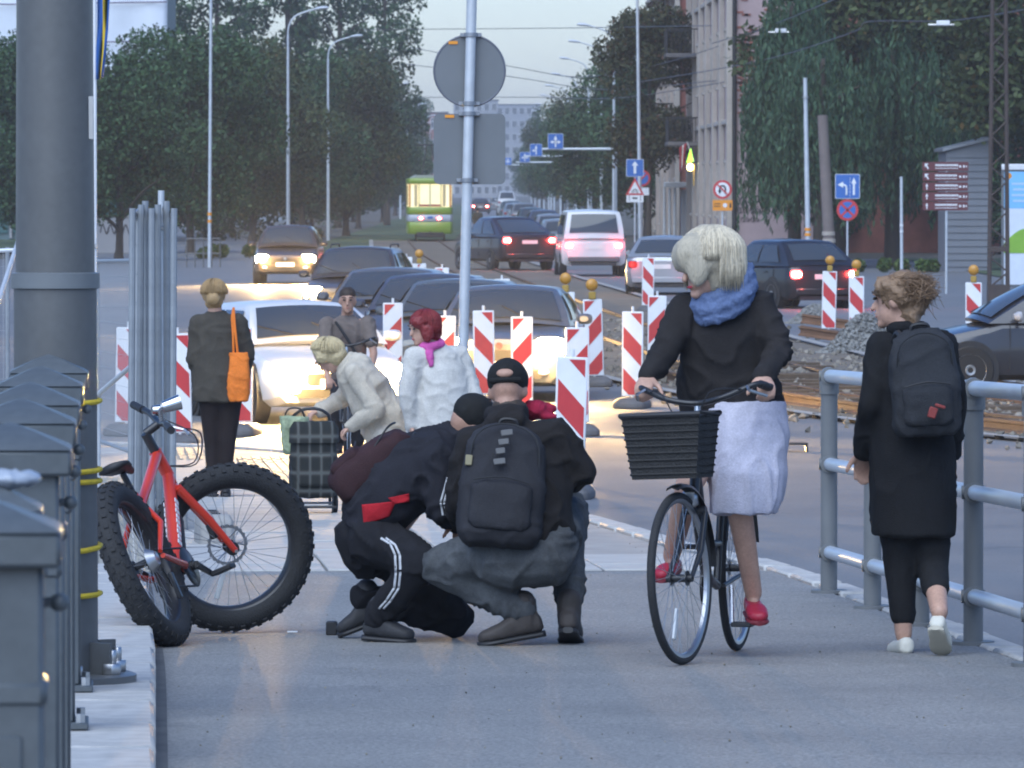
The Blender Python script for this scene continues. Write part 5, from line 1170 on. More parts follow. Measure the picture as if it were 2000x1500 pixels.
# red fat bike, leaning left against the pole; local: x forward, y left, z up
RB = gp(345, 1262); FBk = bpy.data.objects
fb = E('fat_bike', 'red fat tyre mountain bike leaning on the grey pole, front wheel turned', 'bicycle', RB)
yawb = R(90 - 13.5); leanb = R(-24)
fb.rotation_mode = 'QUATERNION'
Qb = (Matrix.Rotation(yawb, 3, 'Z') @ Matrix.Rotation(leanb, 3, 'X')); fb.rotation_quaternion = Qb.to_quaternion()
rw = .375; trd = .058; hubR = V(0, 0, rw); BBk = V(.43, 0, .31)
wheel('rear_wheel', fb, hubR, (0, 1, 0), rw, trd, M_bblk, knob=1)
headT, headB = V(.86, 0, .86), V(.905, 0, .74); seatT = V(.30, 0, .68)
fr = MB().tube([headT, headB], .028, 14).to('frame', M_fred, fb)
MB().tube([BBk, BBk + (headB - BBk) * .5 + V(.01, 0, -.01), headB + V(0, 0, .01)], [.026, .03, .026], 14).to('down_tube', M_fred, fr)
MB().tube([seatT + V(.01, 0, -.06), headT + V(0, 0, -.02)], [.021, .024], 14).to('top_tube', M_fred, fr)
MB().tube([BBk, seatT], [.022, .020], 14).to('seat_tube', M_fred, fr)
for s in (-1, 1):
    MB().tube([BBk + V(-.02, s * .045, 0), BBk + V(-.12, s * .085, .01), hubR + V(.02, s * .095, 0)], [.015, .014, .011], 10).to('chain_stay', M_fred, fr)
    MB().tube([seatT + V(0, s * .02, -.05), seatT + V(-.08, s * .085, -.16), hubR + V(.01, s * .095, .02)], [.013, .013, .010], 10).to('seat_stay', M_fred, fr)
dd = (headB - BBk).normalized()
for k2 in range(9):
    p = BBk + dd * (.18 + k2 * .034); 
    for s in (-1, 1): MB().box(p + V(0, s * .0275, .0), (.024, .004, .030 - .006 * (k2 % 2)), M=Matrix((dd, V(0, 1, 0), dd.cross(V(0, 1, 0)))).transposed()).to('frame_decal', M_swhite, fr)
MB().tube([seatT, seatT + V(-.03, 0, .10)], .0145, 12).to('seat_post', M_bblk, fb)
sd_ = MB().rings([((seatT.x - .03 + a, 0, seatT.z + .12 + z), (0, 1, 0), (0, 0, 1), b, .018) for a, b, z in ((-.13, .055, .012), (-.09, .075, .01), (-.02, .06, 0), (.07, .03, .002), (.13, .018, -.01))], n=16).to('saddle', M_black, fb, sharp=180)
# crank set
ck = MB().lathe([(.02, -.008), (.085, -.006), (.092, 0), (.085, .006), (.02, .008)], BBk + V(0, -.065, 0), (0, 1, 0), 32).to('chainring', M_bblk, fb)
MB().cyl(BBk + V(0, -.09, 0), BBk + V(0, .09, 0), .022).to('bottom_bracket', M_bblk, fb)
for s, a in ((-1, -.35), (1, math.pi - .35)):
    e = V(math.cos(a), 0, math.sin(a)); cr_ = MB().tube([BBk + V(0, s * .095, 0), BBk + V(0, s * .10, 0) + e * .172], [.016, .012], 8).to('crank', M_bblk, fb)
    MB().box(BBk + V(0, s * .15, 0) + e * .172, (.095, .095, .022)).to('pedal', M_black, cr_, bevel=.005)
ch = MB().tube([BBk + V(0, -.065, .088), hubR + V(0, -.065, .04)], .005, 5).tube([BBk + V(0, -.065, -.088), V(.08, -.065, .24), hubR + V(.03, -.065, -.05)], .005, 5).to('chain', M_iron, fb, kind='stuff')
MB().lathe([(.02, -.02), (.055, -.015), (.03, .02)], hubR + V(0, -.055, 0), (0, -1, 0), 20).to('cassette', M_steel, fb)
MB().box(V(.05, -.085, .24), (.03, .02, .12)).to('derailleur', M_bblk, fb, bevel=.005)
# steered front end
steer = R(-66); axs = (headT - headB).normalized(); Ms = Matrix.Translation(headB) @ Matrix.Rotation(steer, 4, axs) @ Matrix.Translation(-headB)
T = lambda p: Ms @ Vector(p)
hubF = V(1.135, 0, rw); crown = headB + V(.012, 0, -.05)
fa = (T(V(0, 1, 0)) - T(V(0, 0, 0))).normalized()
fw_ = wheel('front_wheel', fb, T(hubF), fa, rw, trd, M_bblk, knob=1, reflect=2.2)
fk = MB().tube([T(headB), T(crown)], .024, 12).tube([T(crown + V(0, -.085, 0)), T(crown), T(crown + V(0, .085, 0))], .022, 12).to('fork_crown', M_fred, fb)
for s in (-1, 1): MB().tube([T(crown + V(0, s * .085, .01)), T(crown + (hubF - crown) * .5 + V(.012, s * .085, 0)), T(hubF + V(0, s * .082, 0))], [.021, .019, .014], 12).to('fork_leg', M_fred, fk)
ro = MB()
cR = T(hubF + V(0, .062, 0)); u, w, d = frame(fa)
ro.loft([[cR + (u * math.cos(t) + w * math.sin(t)) * rr_ + fa * dx for rr_, dx in ((.076, -.001), (.09 + .003 * math.sin(t * 24), -.001), (.09 + .003 * math.sin(t * 24), .001), (.076, .001))] for t in [2 * math.pi * i / 96 for i in range(97)]], caps=False)
for i in range(6):
    t = i * math.pi / 3; ro.tube([cR + (u * math.cos(t) + w * math.sin(t)) * .03, cR + (u * math.cos(t + .4) + w * math.sin(t + .4)) * .078], .004, 5)
ro.to('brake_disc', M_alloy, fw_)
MB().box(T(hubF + V(-.055, .075, .07)), (.05, .03, .07)).to('brake_caliper', M_bblk, fk, bevel=.006)
stT = headT + axs * .09; MB().tube([T(headT), T(headT + axs * .05), T(stT)], .022, 12).to('steerer', M_bblk, fb)
MB().cyl(T(stT), T(stT + V(.06, 0, .03)), .019).to('stem', M_bblk, fb)
bc = stT + V(.07, 0, .03)
hb = MB().tube([T(bc + V(-.03, -.34, .035)), T(bc + V(-.005, -.14, .025)), T(bc), T(bc + V(-.005, .14, .025)), T(bc + V(-.03, .34, .035))], .0145, 12).to('handlebar', M_bblk, fb)
for s in (-1, 1):
    MB().tube([T(bc + V(-.03, s * .345, .035)), T(bc + V(-.018, s * .22, .03))], .0175, 12).to('grip', M_black, hb)
    MB().tube([T(bc + V(.02, s * .17, .01)), T(bc + V(.06, s * .2, -.005)), T(bc + V(.055, s * .3, -.01))], .007, 6).to('brake_lever', M_alloy, hb)
MB().tube([T(bc + V(0, -.06, .0)), T(bc + V(.0, -.06, .07)), T(bc + V(.03, -.08, .10))], .014, 8).to('light_mount', M_alloy, hb)
MB().cyl(T(bc + V(.0, -.10, .09)), T(bc + V(.08, -.10, .10)), .026, .034, 16).to('bike_light', M_chrome, hb); MB().cyl(T(bc + V(.03, .03, .05)), T(bc + V(-.02, .03, .06)), .03, .02, 16).to('bell', M_chrome, hb)
for s, k2 in ((-1, 0), (1, .03)): MB().tube(stretch_pts([T(bc + V(.03, s * .15, .0)), T(bc + V(.16, s * .06, -.06 - k2)), T(bc + V(.13, s * .02, -.2)), headB + V(-.02, 0, .05)], 5), .0032, 5).to('cable', M_black, hb)
MB().tube([T(hubF + V(0, .1, 0)), T(hubF + V(0, -.1, 0))], .008, 8).to('axle', M_steel, fk)
# bag strapped along the down tube
MB().rings([(BBk + dd * t + V(0, 0, -.055), (0, 1, 0), dd.cross(V(0, 1, 0)), .03 * k2, .04 * k2) for t, k2 in ((.13, .5), (.17, 1), (.42, 1), (.47, .5))], n=14).to('tube_bag', M_black, fb, sharp=180)
def city_bike(name, label, loc, yaw, steer=0.0, basket=True, cat='bicycle'):
    """forward = local -y"""
    b = E(name, label, cat, loc, (0, 0, yaw)); r = .345; F, Rr = V(0, -.56, r), V(0, .56, r); BB_ = V(0, .12, .29)
    hB, hT = V(0, -.36, .66), V(0, -.31, .84); ax_ = (hT - hB).normalized(); Mx = Matrix.Translation(hB) @ Matrix.Rotation(steer, 4, ax_) @ Matrix.Translation(-hB); T = lambda p: Mx @ Vector(p)
    fa = (T(V(1, 0, 0)) - T(V(0, 0, 0))).normalized()
    wheel('rear_wheel', b, Rr, (1, 0, 0), r, .017, M_alloy); wheel('front_wheel', b, T(F), fa, r, .017, M_alloy, reflect=1.2)
    f = MB().tube([hB, hT], .022, 12).to('frame', M_bblk, b)
    MB().tube(stretch_pts([hB + V(0, 0, .02), V(0, -.15, .38), BB_], 4), .019, 12).to('down_tube', M_bblk, f); MB().tube(stretch_pts([hT + V(0, 0, -.04), V(0, -.1, .50), V(0, .17, .46)], 4), .015, 12).to('top_tube', M_bblk, f)
    MB().tube([BB_, V(0, .24, .72)], .016, 12).to('seat_tube', M_bblk, f); MB().tube([V(0, .24, .72), V(0, .265, .86)], .013, 10).to('seat_post', M_alloy, b)
    MB().rings([((0, .27 + a, .885), (1, 0, 0), (0, 0, 1), w_, .03) for a, w_ in ((-.15, .02), (-.05, .04), (.06, .10), (.12, .08))], n=16).to('saddle', M_black, b, sharp=180)
    for s in (-1, 1):
        MB().tube([BB_ + V(s * .03, 0, 0), Rr + V(s * .06, 0, 0)], .009, 8).to('chain_stay', M_bblk, f); MB().tube([V(s * .02, .225, .66), Rr + V(s * .06, 0, 0)], .008, 8).to('seat_stay', M_bblk, f)
        MB().tube([T(hB + V(s * .045, 0, -.06)), T(V(s * .05, -.44, .45)), T(F + V(s * .05, 0, 0))], [.014, .013, .009], 10).to('fork_leg', M_bblk, b)
        cr = MB().tube([BB_ + V(s * .06, 0, 0), BB_ + V(s * .075, -.06 * s * 1.0, s * -.155)], .010, 8).to('crank', M_alloy, b); MB().box(BB_ + V(s * .12, -.06 * s, s * -.155), (.085, .07, .02)).to('pedal', M_black, cr, bevel=.004)
    MB().tube([T(hB + V(-.05, 0, -.05)), T(hB + V(.05, 0, -.05))], .017, 10).to('fork_crown', M_bblk, b)
    MB().lathe([(.02, -.006), (.085, -.004), (.085, .004), (.02, .006)], BB_ + V(-.05, 0, 0), (1, 0, 0), 28).to('chainring', M_bblk, b)
    for Fh, nm in ((T(F), 'front_mudguard'), (Rr, 'rear_mudguard')):
        a0, a1 = (30, 175) if nm[0] == 'r' else (20, 120); d = V(0, 1, 0) if nm[0] == 'r' else (T(V(0, 1, 0)) - T(V(0, 0, 0))).normalized(); lat = fa if nm[0] == 'f' else V(1, 0, 0); rg_ = []
        for i in range(17):
            a = R(a0 + (a1 - a0) * i / 16) - R(15); e = d * math.cos(a) + V(0, 0, 1) * math.sin(a); c = Fh + e * .372
            rg_.append([c + lat * x + e * z for x, z in ((-.026, -.008), (-.02, .004), (0, .008), (.02, .004), (.026, -.008), (0, .003))])
        MB().loft(rg_).to(nm, M_bblk, b)
    MB().tube([T(hT), T(hT + V(0, .03, .2))], .013, 10).to('stem', M_alloy, b)
    hb = MB().tube(stretch_pts([T(V(-.27, -.14, 1.09)), T(V(-.25, -.25, 1.11)), T(V(-.12, -.31, 1.06)), T(V(0, -.29, 1.04)), T(V(.12, -.31, 1.06)), T(V(.25, -.25, 1.11)), T(V(.27, -.14, 1.09))], 5), .012, 10).to('handlebar', M_bblk, b)
    for s in (-1, 1):
        MB().tube([T(V(s * .272, -.13, 1.088)), T(V(s * .255, -.235, 1.108))], .017, 10).to('grip', M_black, hb); MB().tube([T(V(s * .22, -.29, 1.10)), T(V(s * .24, -.33, 1.085)), T(V(s * .275, -.22, 1.06))], .007, 6).to('brake_lever', M_alloy, hb)
        MB().tube(stretch_pts([T(V(s * .2, -.29, 1.09)), T(V(s * .1, -.42, 1.08)), T(V(s * .02, -.38, .9))], 4), .003, 5).to('cable', M_black, hb)
    MB().box(T(V(0, -.40, .66)), (.06, .05, .07)).to('front_lamp', M_alloy, b, bevel=.01)
    if basket:
        bk = MB(); zt, zb = 1.0, .745
        def ringb(z, k2, t=0): return [T(V(x * k2, -.60 + y * k2, z)) for x, y in ((-.165, -.12), (.165, -.12), (.165, .12), (-.165, .12))]
        bo = MB(); rr = [ringb(zb, .82), ringb(zt, 1.0), ringb(zt, .97), ringb(zb + .012, .79)]; bo.loft(rr).to('basket', mat('basket_black', (.022, .021, .02), .75, var=.3, scale=30, bump=.5, bscale=120), b)
        ob = bpy.data.objects[-1] if False else None
        par_ = [o for o in b.children if o.name.startswith('basket')][0]
        for i in range(9):
            z = zb + .02 + (zt - zb - .03) * i / 8; q = ringb(z, .825 + .18 * (z - zb) / (zt - zb)); MB().tube(q + [q[0]], .0055, 5).to('weave_band', MATS['basket_black'], par_)
        q = ringb(zt, 1.01); MB().tube(q + [q[0]], .011, 8).to('rim', M_black, par_)
        MB().tube([T(V(0, -.42, .78)), T(V(0, -.50, .78))], .01, 6).to('carrier', M_alloy, b)
    return b
Fp, Rp_ = V(X_(1335, 26.5), 26.5, 0), V(X_(1440, 27.6), 27.6, 0); mid = (Fp + Rp_) / 2; ycb = math.asin((Fp - Rp_).normalized().x)
cb = city_bike('city_bike', 'black city bicycle with front basket ridden by the blonde woman', (mid.x, mid.y, g(mid.y)), ycb, steer=R(-9)); cb.rotation_euler[0] = -math.atan(.0184)
# ------------------------------------------------------------------ people
M_skin = mat('skin', (.50, .30, .22), .5, var=.12, scale=14, fine=(90, .08), bump=.1, bscale=150); M_skin2 = mat('skin_tan', (.42, .24, .17), .5, var=.12, scale=14, fine=(90, .08), bump=.1, bscale=150)
def cloth(name, col, rough=.9, var=.16, bs=220):
    if max(col) < .03: col = tuple(c * 1.5 for c in col)  # near-black cloth lightened, haze and lens veil put into its colour
    return mat('cloth_' + name, col, rough, var=var + .08, scale=7, bump=.35, bscale=bs, spec=.2, fine=(120, .10))
def hand(mb, wr, d, nrm, side=1, curl=.7, k=1.0):
    wr, d, nrm = Vector(wr), Vector(d).normalized(), Vector(nrm); nrm = (nrm - d * nrm.dot(d)).normalized(); u = d.cross(nrm)
    mb.rings([(wr + d * t * k, u, nrm, a * k, b * k) for t, a, b in ((-.01, .026, .020), (.03, .036, .019), (.07, .042, .017), (.095, .040, .013))], n=14)
    for i, Lf in enumerate((.068, .078, .073, .056)):
        p = wr + d * .085 * k + u * (i - 1.5) * .0205 * k; q = Quaternion(u, -curl * (.55 if True else 1)); dd_ = d.copy(); r = .0105 * k
        for f in (.45, .32, .26):
            dd_ = Quaternion(u, -curl * .75) @ dd_ if (Quaternion(u, -curl * .75) @ d).dot(nrm) > 0 else Quaternion(u, curl * .75) @ dd_
            e = p + dd_ * Lf * f * k; mb.caps(p, r, e, r * .92, 8, 3); p = e; r *= .92
    p = wr + d * .025 * k + u * side * .03 * k; dd_ = (d * .65 + u * side * .6 + nrm * .35).normalized(); e = p + dd_ * .045 * k; mb.caps(p, .0145 * k, e, .012 * k, 8, 3)
    mb.caps(e, .012 * k, e + (dd_ + d * .5 + nrm * .4).normalized() * .035 * k, .0105 * k, 8, 3)
class Person:
    def __init__(s, label, bx, Y, sk=M_skin, group=None, voxel=.011, zf=g):
        s.Y, s.bx, s.sk, s.vox = Y, bx, sk, voxel; s.s = FPX / Y; s.z0 = zf(Y); s.by = HOR + (CZ - s.z0) * s.s
        s.loc = V(X_(bx, Y), Y, s.z0); s.label = label; s.group = group; s.J = {}; s.b = MB(); s.kids = []
    def L(s, px, py, dy=0.0):     # photo row and column at this person's distance, dy metres farther away
        k = (s.Y + dy) / s.Y; x = (px - 1000) / FPX * (s.Y + dy) - s.loc.x; z = CZ - (py - HOR) / FPX * (s.Y + dy) - s.z0
        return V(x, dy, z)
    def joints(s, **kw):
        for k, v in kw.items(): s.J[k] = s.L(*v)
        return s.J
    def head(s, c, face, up=(0, 0, 1), k=1.0):
        c, f = Vector(c), Vector(face).normalized(); t = Vector(up); t = (t - f * t.dot(f)).normalized(); l = f.cross(t); M = Matrix((l, f, t)).transposed(); s.hM, s.hc, s.hk = M, c, k
        b = s.b; P = lambda x, y, z: c + M @ (V(x, y, z) * k)
        b.ell(c + M @ V(0, -.012, .02) * k, [a * k for a in (.074, .094, .100)], M); b.ell(P(0, .022, -.045), [a * k for a in (.056, .062, .068)], M)
        b.caps(P(0, .085, .012), .008 * k, P(0, .106, -.022), .014 * k, 8, 3); b.ell(P(0, .072, -.088), [a * k for a in (.026, .02, .02)], M)
        for sx in (-1, 1): b.ell(P(sx * .075, -.005, -.005), [a * k for a in (.012, .02, .032)], M); b.ell(P(sx * .03, .082, .034), [a * k for a in (.02, .012, .008)], M)
        b.caps(P(-.018, .085, -.056), .007 * k, P(.018, .085, -.056), .007 * k, 8, 3)
    def P(s, x, y, z): return s.hc + s.hM @ (V(x, y, z) * s.hk)
    def base(s, hands=('a', 'b'), curl=.7, hdir=None, hn=None, feet=True):
        J, b = s.J, s.b; pel = (J['hipa'] + J['hipb']) / 2; ch = (J['sha'] + J['shb']) / 2
        b.caps(J['neck'] + V(0, 0, -.03), .058, s.P(0, -.02, -.04), .052); b.caps(pel, .095, ch + (pel - ch) * .25, .095); b.caps(ch + (pel - ch) * .22, .08, J['neck'] + V(0, 0, -.02), .055)
        for x in 'ab':
            b.caps(ch, .06, J['sh' + x], .046); b.chain([J['sh' + x], J['el' + x], J['wr' + x]], [.045, .038, .027]); b.caps(pel, .10, J['hip' + x], .085)
            b.chain([J['hip' + x], J['kn' + x], J['an' + x]], [.082, .055, .037])
            d = (J['wr' + x] - J['el' + x]).normalized(); d = Vector(hdir[x]) if hdir and x in hdir else d
            nn = Vector(hn[x]) if hn and x in hn else V(0, 0, -1) if abs(d.z) < .8 else V(1 if x == 'a' else -1, 0, 0)
            hand(b, J['wr' + x], d, nn, 1 if x == 'a' else -1, curl)
            if feet: b.caps(J['an' + x], .034, J['an' + x] + V(0, 0, -.035), .026); b.caps(J['an' + x] + V(0, 0, -.04), .022, J['to' + x], .014)
    def finish(s):
        s.o = blob('person', s.b, s.sk, None, voxel=s.vox, smooth=1, loc=s.loc); tag(s.o, s.label, 'person', s.group); return s.o
    def face(s, brow=(.10, .07, .05), lip=(.36, .15, .12)):
        me = mat('eye', (.03, .025, .02), .3, var=0)
        for sx in (-1, 1):
            MB().ell(s.P(sx * .031, .084, .018), [.014 * s.hk, .010 * s.hk, .007 * s.hk], s.hM, 10, 6).to('eye', me, s.o)
            MB().tube([s.P(sx * .014, .094, .041), s.P(sx * .034, .092, .046), s.P(sx * .052, .074, .038)], .0045 * s.hk, 6).to('eyebrow', mat('brow%.2f' % brow[0], brow, .8, var=0), s.o)
        MB().ell(s.P(0, .091, -.056), [.018 * s.hk, .006 * s.hk, .005 * s.hk], s.hM, 10, 6).to('lips', mat('lip%.2f' % lip[0], lip, .5, var=0), s.o)
    def cloth(s, name, mb, m, voxel=.014, wr=.006, ws=9, smooth=2, wdir=(1, 1, 1), par=None, **kw): return blob(name, mb, m, par or s.o, voxel=voxel, smooth=smooth, wr=wr, wscale=ws, wdir=wdir, **kw)
    def sleeve(s, mb, x, r0, r1, r2, stop=1.0):
        J = s.J; w = J['el' + x] + (J['wr' + x] - J['el' + x]) * stop; ch = (J['sha'] + J['shb']) / 2; mb.caps(ch + (J['sh' + x] - ch) * .4, r0, J['sh' + x], r0); mb.chain([J['sh' + x], J['el' + x], w], [r0, r1, r2])
    def trouser(s, mb, x, r0, r1, r2, stop=1.0):
        J = s.J; pel = (J['hipa'] + J['hipb']) / 2; e = J['kn' + x] + (J['an' + x] - J['kn' + x]) * stop; mb.caps(pel, r0 * 1.05, J['hip' + x], r0 * 1.03); mb.chain([J['hip' + x], J['kn' + x], e], [r0, r1, r2])
    def tor(s, mb, specs, u=(1, 0, 0), w=(0, 1, 0), n=24): return mb.rings([(s.L(*c), u, w, a, b) for c, a, b in specs], n=n)
    def shoe(s, x, m, k=1.0, name='shoe', sole=None, low=False):
        J = s.J; a, t = J['an' + x], J['to' + x]; d = (t - a); h = V(d.x, d.y, 0); h = h.normalized() if h.length > .02 else V(0, 1, 0)
        ft = a + V(0, 0, -.055) * k - h * .03; d = (t - ft).normalized(); lat = d.cross(V(0, 0, 1)); lat = lat.normalized() if lat.length > .1 else V(1, 0, 0); up = lat.cross(d)
        if up.z < -.2: up = -up
        Lf = (t - ft).length; mb = MB()
        mb.rings([(ft + d * (Lf * q) + up * z * k, lat, up, w * k, hh * k) for q, w, hh, z in ((-.28, .018, .02, 0), (-.2, .032, .036, .006), (.05, .036, .034 if low else .044, .002 if low else .012), (.35, .038, .030 if low else .044, .0 if low else .012), (.65, .044, .032, .0), (.95, .044, .025, -.006), (1.12, .034, .02, -.008), (1.2, .014, .012, -.01))], n=16, pw=2.6)
        if not low: mb.caps(a + (V(0, 0, .03) if 'boot' in name else V(0, 0, 0)), .046 * k, ft + d * Lf * .1 + up * .01, .042 * k)
        o = s.cloth(name, mb, m, .008, .002, 30, smooth=1)
        MB().rings([(ft + d * (Lf * q) - up * (.036 - .004 * q) * k, lat, up, w * k, .011 * k) for q, w in ((-.30, .018), (-.22, .034), (.1, .038), (.4, .038), (.7, .047), (1.0, .046), (1.16, .034), (1.24, .014))], n=14, pw=3).to('sole', sole or M_black, o)
        return o
    def bob(s, m, n=260, rad=(.11, .115, .105), off=(.015, .01, .03), drop=.12, keep=None, r=.0035, seed=1):
        """strands falling from the crown over the hair volume"""
        rnd = random.Random(seed); c = s.hc + Vector(off); paths = []
        fd = s.hM @ V(0, 1, 0)
        for i in range(n):
            a = rnd.uniform(-math.pi, math.pi); e = V(math.cos(a), math.sin(a), 0)
            fr = e.dot(V(fd.x, fd.y, 0)); dr = drop * (1 if fr < .35 else .15) * rnd.uniform(.7, 1.1); q0 = rnd.uniform(0, .9); wj = rnd.uniform(.97, 1.05); pts = []
            for k in range(7):
                q = q0 + (1.62 - q0) * k / 6; w = wj + rnd.uniform(-.012, .016) * k / 3; z = math.cos(min(q, 1.57)) * rad[2]
                if k >= 5: z -= dr * (k - 4) / 2
                pts.append(c + V(e.x * rad[0] * math.sin(min(q, 1.57)) * w, e.y * rad[1] * math.sin(min(q, 1.57)) * w, z + .003))
            paths.append(pts)
        return hair_strands(s, 'hair_strands', m, paths, r)
def hair_strands(P, name, m, paths, r=.004, par=None):
    mb = MB()
    for p in paths: mb.tube(p, [r * .6] + [r] * (len(p) - 2) + [r * .2], 4)
    return mb.to(name, m, par or P.o, sharp=180, kind='stuff')
def pack(label, P, c, w, h, d, m, M=None, trim=None, vox=.014, name='backpack', straps=True, pocket=True):
    """rounded rucksack; local frame x width, y depth (worn side +y), z up"""
    Mx = (M or Matrix.Identity(3)).to_4x4(); root = E(name, label, 'backpack', P.loc + Vector(c)); root.rotation_euler = Mx.to_euler()
    mb = MB().rings([((0, y_, z), (1, 0, 0), (0, 1, 0), w / 2 * a, d / 2 * b) for z, a, b, y_ in ((-h / 2, .78, .75, 0), (-h * .42, .96, 1, 0), (-h * .1, 1, 1, 0), (h * .25, .95, .9, .01), (h * .42, .78, .7, .02), (h * .5, .45, .4, .03))], n=28, pw=3)
    blob('pack_body', mb, m, root, voxel=vox, smooth=3, wr=.011, wscale=7)
    if pocket:
        mb = MB().rings([((0, -d * .42, z), (1, 0, 0), (0, 1, 0), w * .36 * a, d * .22 * a) for z, a in ((-h * .40, .8), (-h * .34, 1), (-h * .05, 1), (h * .0, .7))], n=24, pw=3); blob('front_pocket', mb, m, root, voxel=vox, smooth=2, wr=.006, wscale=14)
        MB().tube(stretch_pts([(-w * .33, -d * .60, -h * .02), (0, -d * .66, h * .015), (w * .33, -d * .60, -h * .02)], 4), .0035, 5).to('zip', trim or M_iron, root)
    MB().tube(stretch_pts([(-w * .40, -d * .22, h * .05), (-w * .34, -d * .40, h * .36), (0, -d * .36, h * .47), (w * .34, -d * .40, h * .36), (w * .40, -d * .22, h * .05)], 4), .004, 5).to('zip', trim or M_iron, root)
    MB().tube(stretch_pts([(-.035, d * .2, h * .46), (-.03, d * .15, h * .54), (.03, d * .15, h * .54), (.035, d * .2, h * .46)], 4), .008, 6).to('grab_loop', M_black, root)
    if straps:
        for s in (-1, 1): MB().tube(stretch_pts([(s * w * .3, d * .42, -h * .40), (s * w * .46, d * .9, -h * .2), (s * w * .42, d * 1.2, h * .15), (s * w * .3, d * .75, h * .46), (s * w * .25, d * .3, h * .42)], 4), .014, 6).to('strap', M_black, root)
    return root
# --- blonde cyclist
p = Person('blonde woman in black sweater, blue scarf and white skirt riding toward the camera', 1370, 27.0, voxel=.009)
J = p.joints(neck=(1408, 580, .22), sha=(1338, 602, .20), shb=(1486, 596, .22), ela=(1300, 690, .12), elb=(1522, 686, .12), wra=(1272, 735, -.10), wrb=(1502, 722, -.10), hipa=(1400, 828, .26), hipb=(1478, 828, .26), kna=(1345, 950, -.05), knb=(1443, 985, .0), ana=(1312, 1085, .20), anb=(1472, 1158, .20), toa=(1296, 1118, .06), tob=(1482, 1200, .06))
p.head(p.L(1378, 520, .14), (-.80, -.52, -.26), (-.12, -.05, 1), 1.08)
grA, grB = cb.matrix_basis @ V(-.262, -.19, 1.10), cb.matrix_basis @ V(.262, -.19, 1.10)
J['wra'] = grA - p.loc + V(.03, .055, .04); J['wrb'] = grB - p.loc + V(-.01, .06, .045)
p.base(curl=1.25, hdir={'a': (-.15, -.8, -.45), 'b': (.1, -.8, -.45)}, hn={'a': (0, -.3, -1), 'b': (0, -.3, -1)}); p.finish(); p.face(brow=(.35, .26, .16), lip=(.5, .05, .07))
M_swt = cloth('black_knit', (.018, .016, .016)); mb = MB()
p.tor(mb, [((1430, 806, .28), .215, .155), ((1426, 770, .27), .212, .155), ((1420, 710, .25), .202, .15), ((1414, 650, .23), .195, .135), ((1410, 606, .22), .165, .10), ((1410, 578, .20), .085, .075)])
for x in 'ab': p.sleeve(mb, x, .070, .060, .044, .95)
p.cloth('sweater', mb, M_swt, .012, .016, 6.5)
mb = MB(); p.tor(mb, [((1452, 785, .24), .175, .14), ((1458, 850, .18), .172, .19), ((1460, 920, .10), .165, .18), ((1458, 975, .06), .150, .15), ((1452, 1003, .05), .140, .14)])
mb.caps(J['hipa'], .10, J['kna'] + V(.02, .1, .08), .075); mb.caps(J['hipb'], .10, J['knb'] + V(0, .03, .02), .075)
p.cloth('skirt', mb, cloth('white_linen', (.47, .46, .54)), .012, .014, 5, wdir=(1.6, 1.6, .25))
mb = MB(); M_scf = cloth('blue_scarf', (.12, .165, .29), bs=90)
for k2, (dz, a, r) in enumerate(((.015, .098, .034), (-.025, .112, .034), (-.065, .104, .030))):
    pts = [p.L(1412, 560, .17) + V(math.cos(t) * a, math.sin(t) * a * .85, dz + .05 * math.sin(t) + .045 * math.cos(t)) for t in [2 * math.pi * i / 20 for i in range(21)]]; mb.tube(pts, r, 10)
p.cloth('scarf', mb, M_scf, .008, .009, 16)
M_blond = mat('hair_blonde', (.64, .56, .42), .45, var=.2, scale=22, bump=.5, bscale=60, stretch=(4, 4, .6), island=.3)
mb = MB(); hcn = p.hc
mb.ell(hcn + V(.025, .01, .055), (.135, .125, .118)); mb.ell(hcn + V(.055, .03, -.01), (.118, .115, .125)); mb.ell(hcn + V(.10, .04, -.06), (.075, .08, .075)); mb.ell(hcn + V(-.055, -.06, .05), (.075, .06, .085)); mb.ell(hcn + V(-.035, -.095, .0), (.05, .03, .085)); mb.ell(hcn + V(-.09, .02, .04), (.05, .08, .07)); mb.ell(hcn + V(.13, .0, -.065), (.04, .05, .03))
hr = p.cloth('hair', mb, M_blond, .010, .005, 14, wdir=(1.5, 1.5, .4))
p.bob(M_blond, 2600, (.136, .128, .124), (.028, .012, .045), .14, r=.0016)
for x in 'ab': p.shoe(x, mat('red_shoe', (.42, .02, .045), .45, var=.1), 1.0, low=True, sole=mat('pump_sole', (.2, .02, .03), .6))
wt = MB().torus(J['wrb'] + V(0, .02, .01), J['wrb'] - J['elb'], .034, .008, 20, 6).to('wristwatch', M_black, p.o)
# --- walking woman in black coat
p = Person('fair haired woman in long black coat walking away along the railing', 1762, 27.45, voxel=.010)
J = p.joints(neck=(1772, 645, .0), sha=(1722, 680, 0), shb=(1838, 676, 0), ela=(1702, 790, -.05), elb=(1862, 790, .04), wra=(1690, 880, .10), wrb=(1858, 880, .16), hipa=(1752, 955, 0), hipb=(1820, 955, 0), kna=(1760, 1110, .04), knb=(1822, 1105, .0), ana=(1766, 1238, .03), anb=(1836, 1196, -.26), toa=(1752, 1266, .17), tob=(1842, 1258, -.20))
p.head(p.L(1752, 588, .02), (-.93, .30, -.10), (0, .05, 1), 1.0); p.base(curl=.5); p.finish(); p.face()
M_coat = cloth('black_coat', (.010, .010, .011)); mb = MB()
p.tor(mb, [((1784, 1048, 0), .178, .15), ((1785, 980, 0), .180, .15), ((1784, 880, 0), .175, .14), ((1781, 780, 0), .165, .125), ((1779, 710, 0), .165, .115), ((1778, 675, .01), .130, .09), ((1776, 650, .01), .07, .07)])
for x in 'ab': p.sleeve(mb, x, .068, .058, .050)
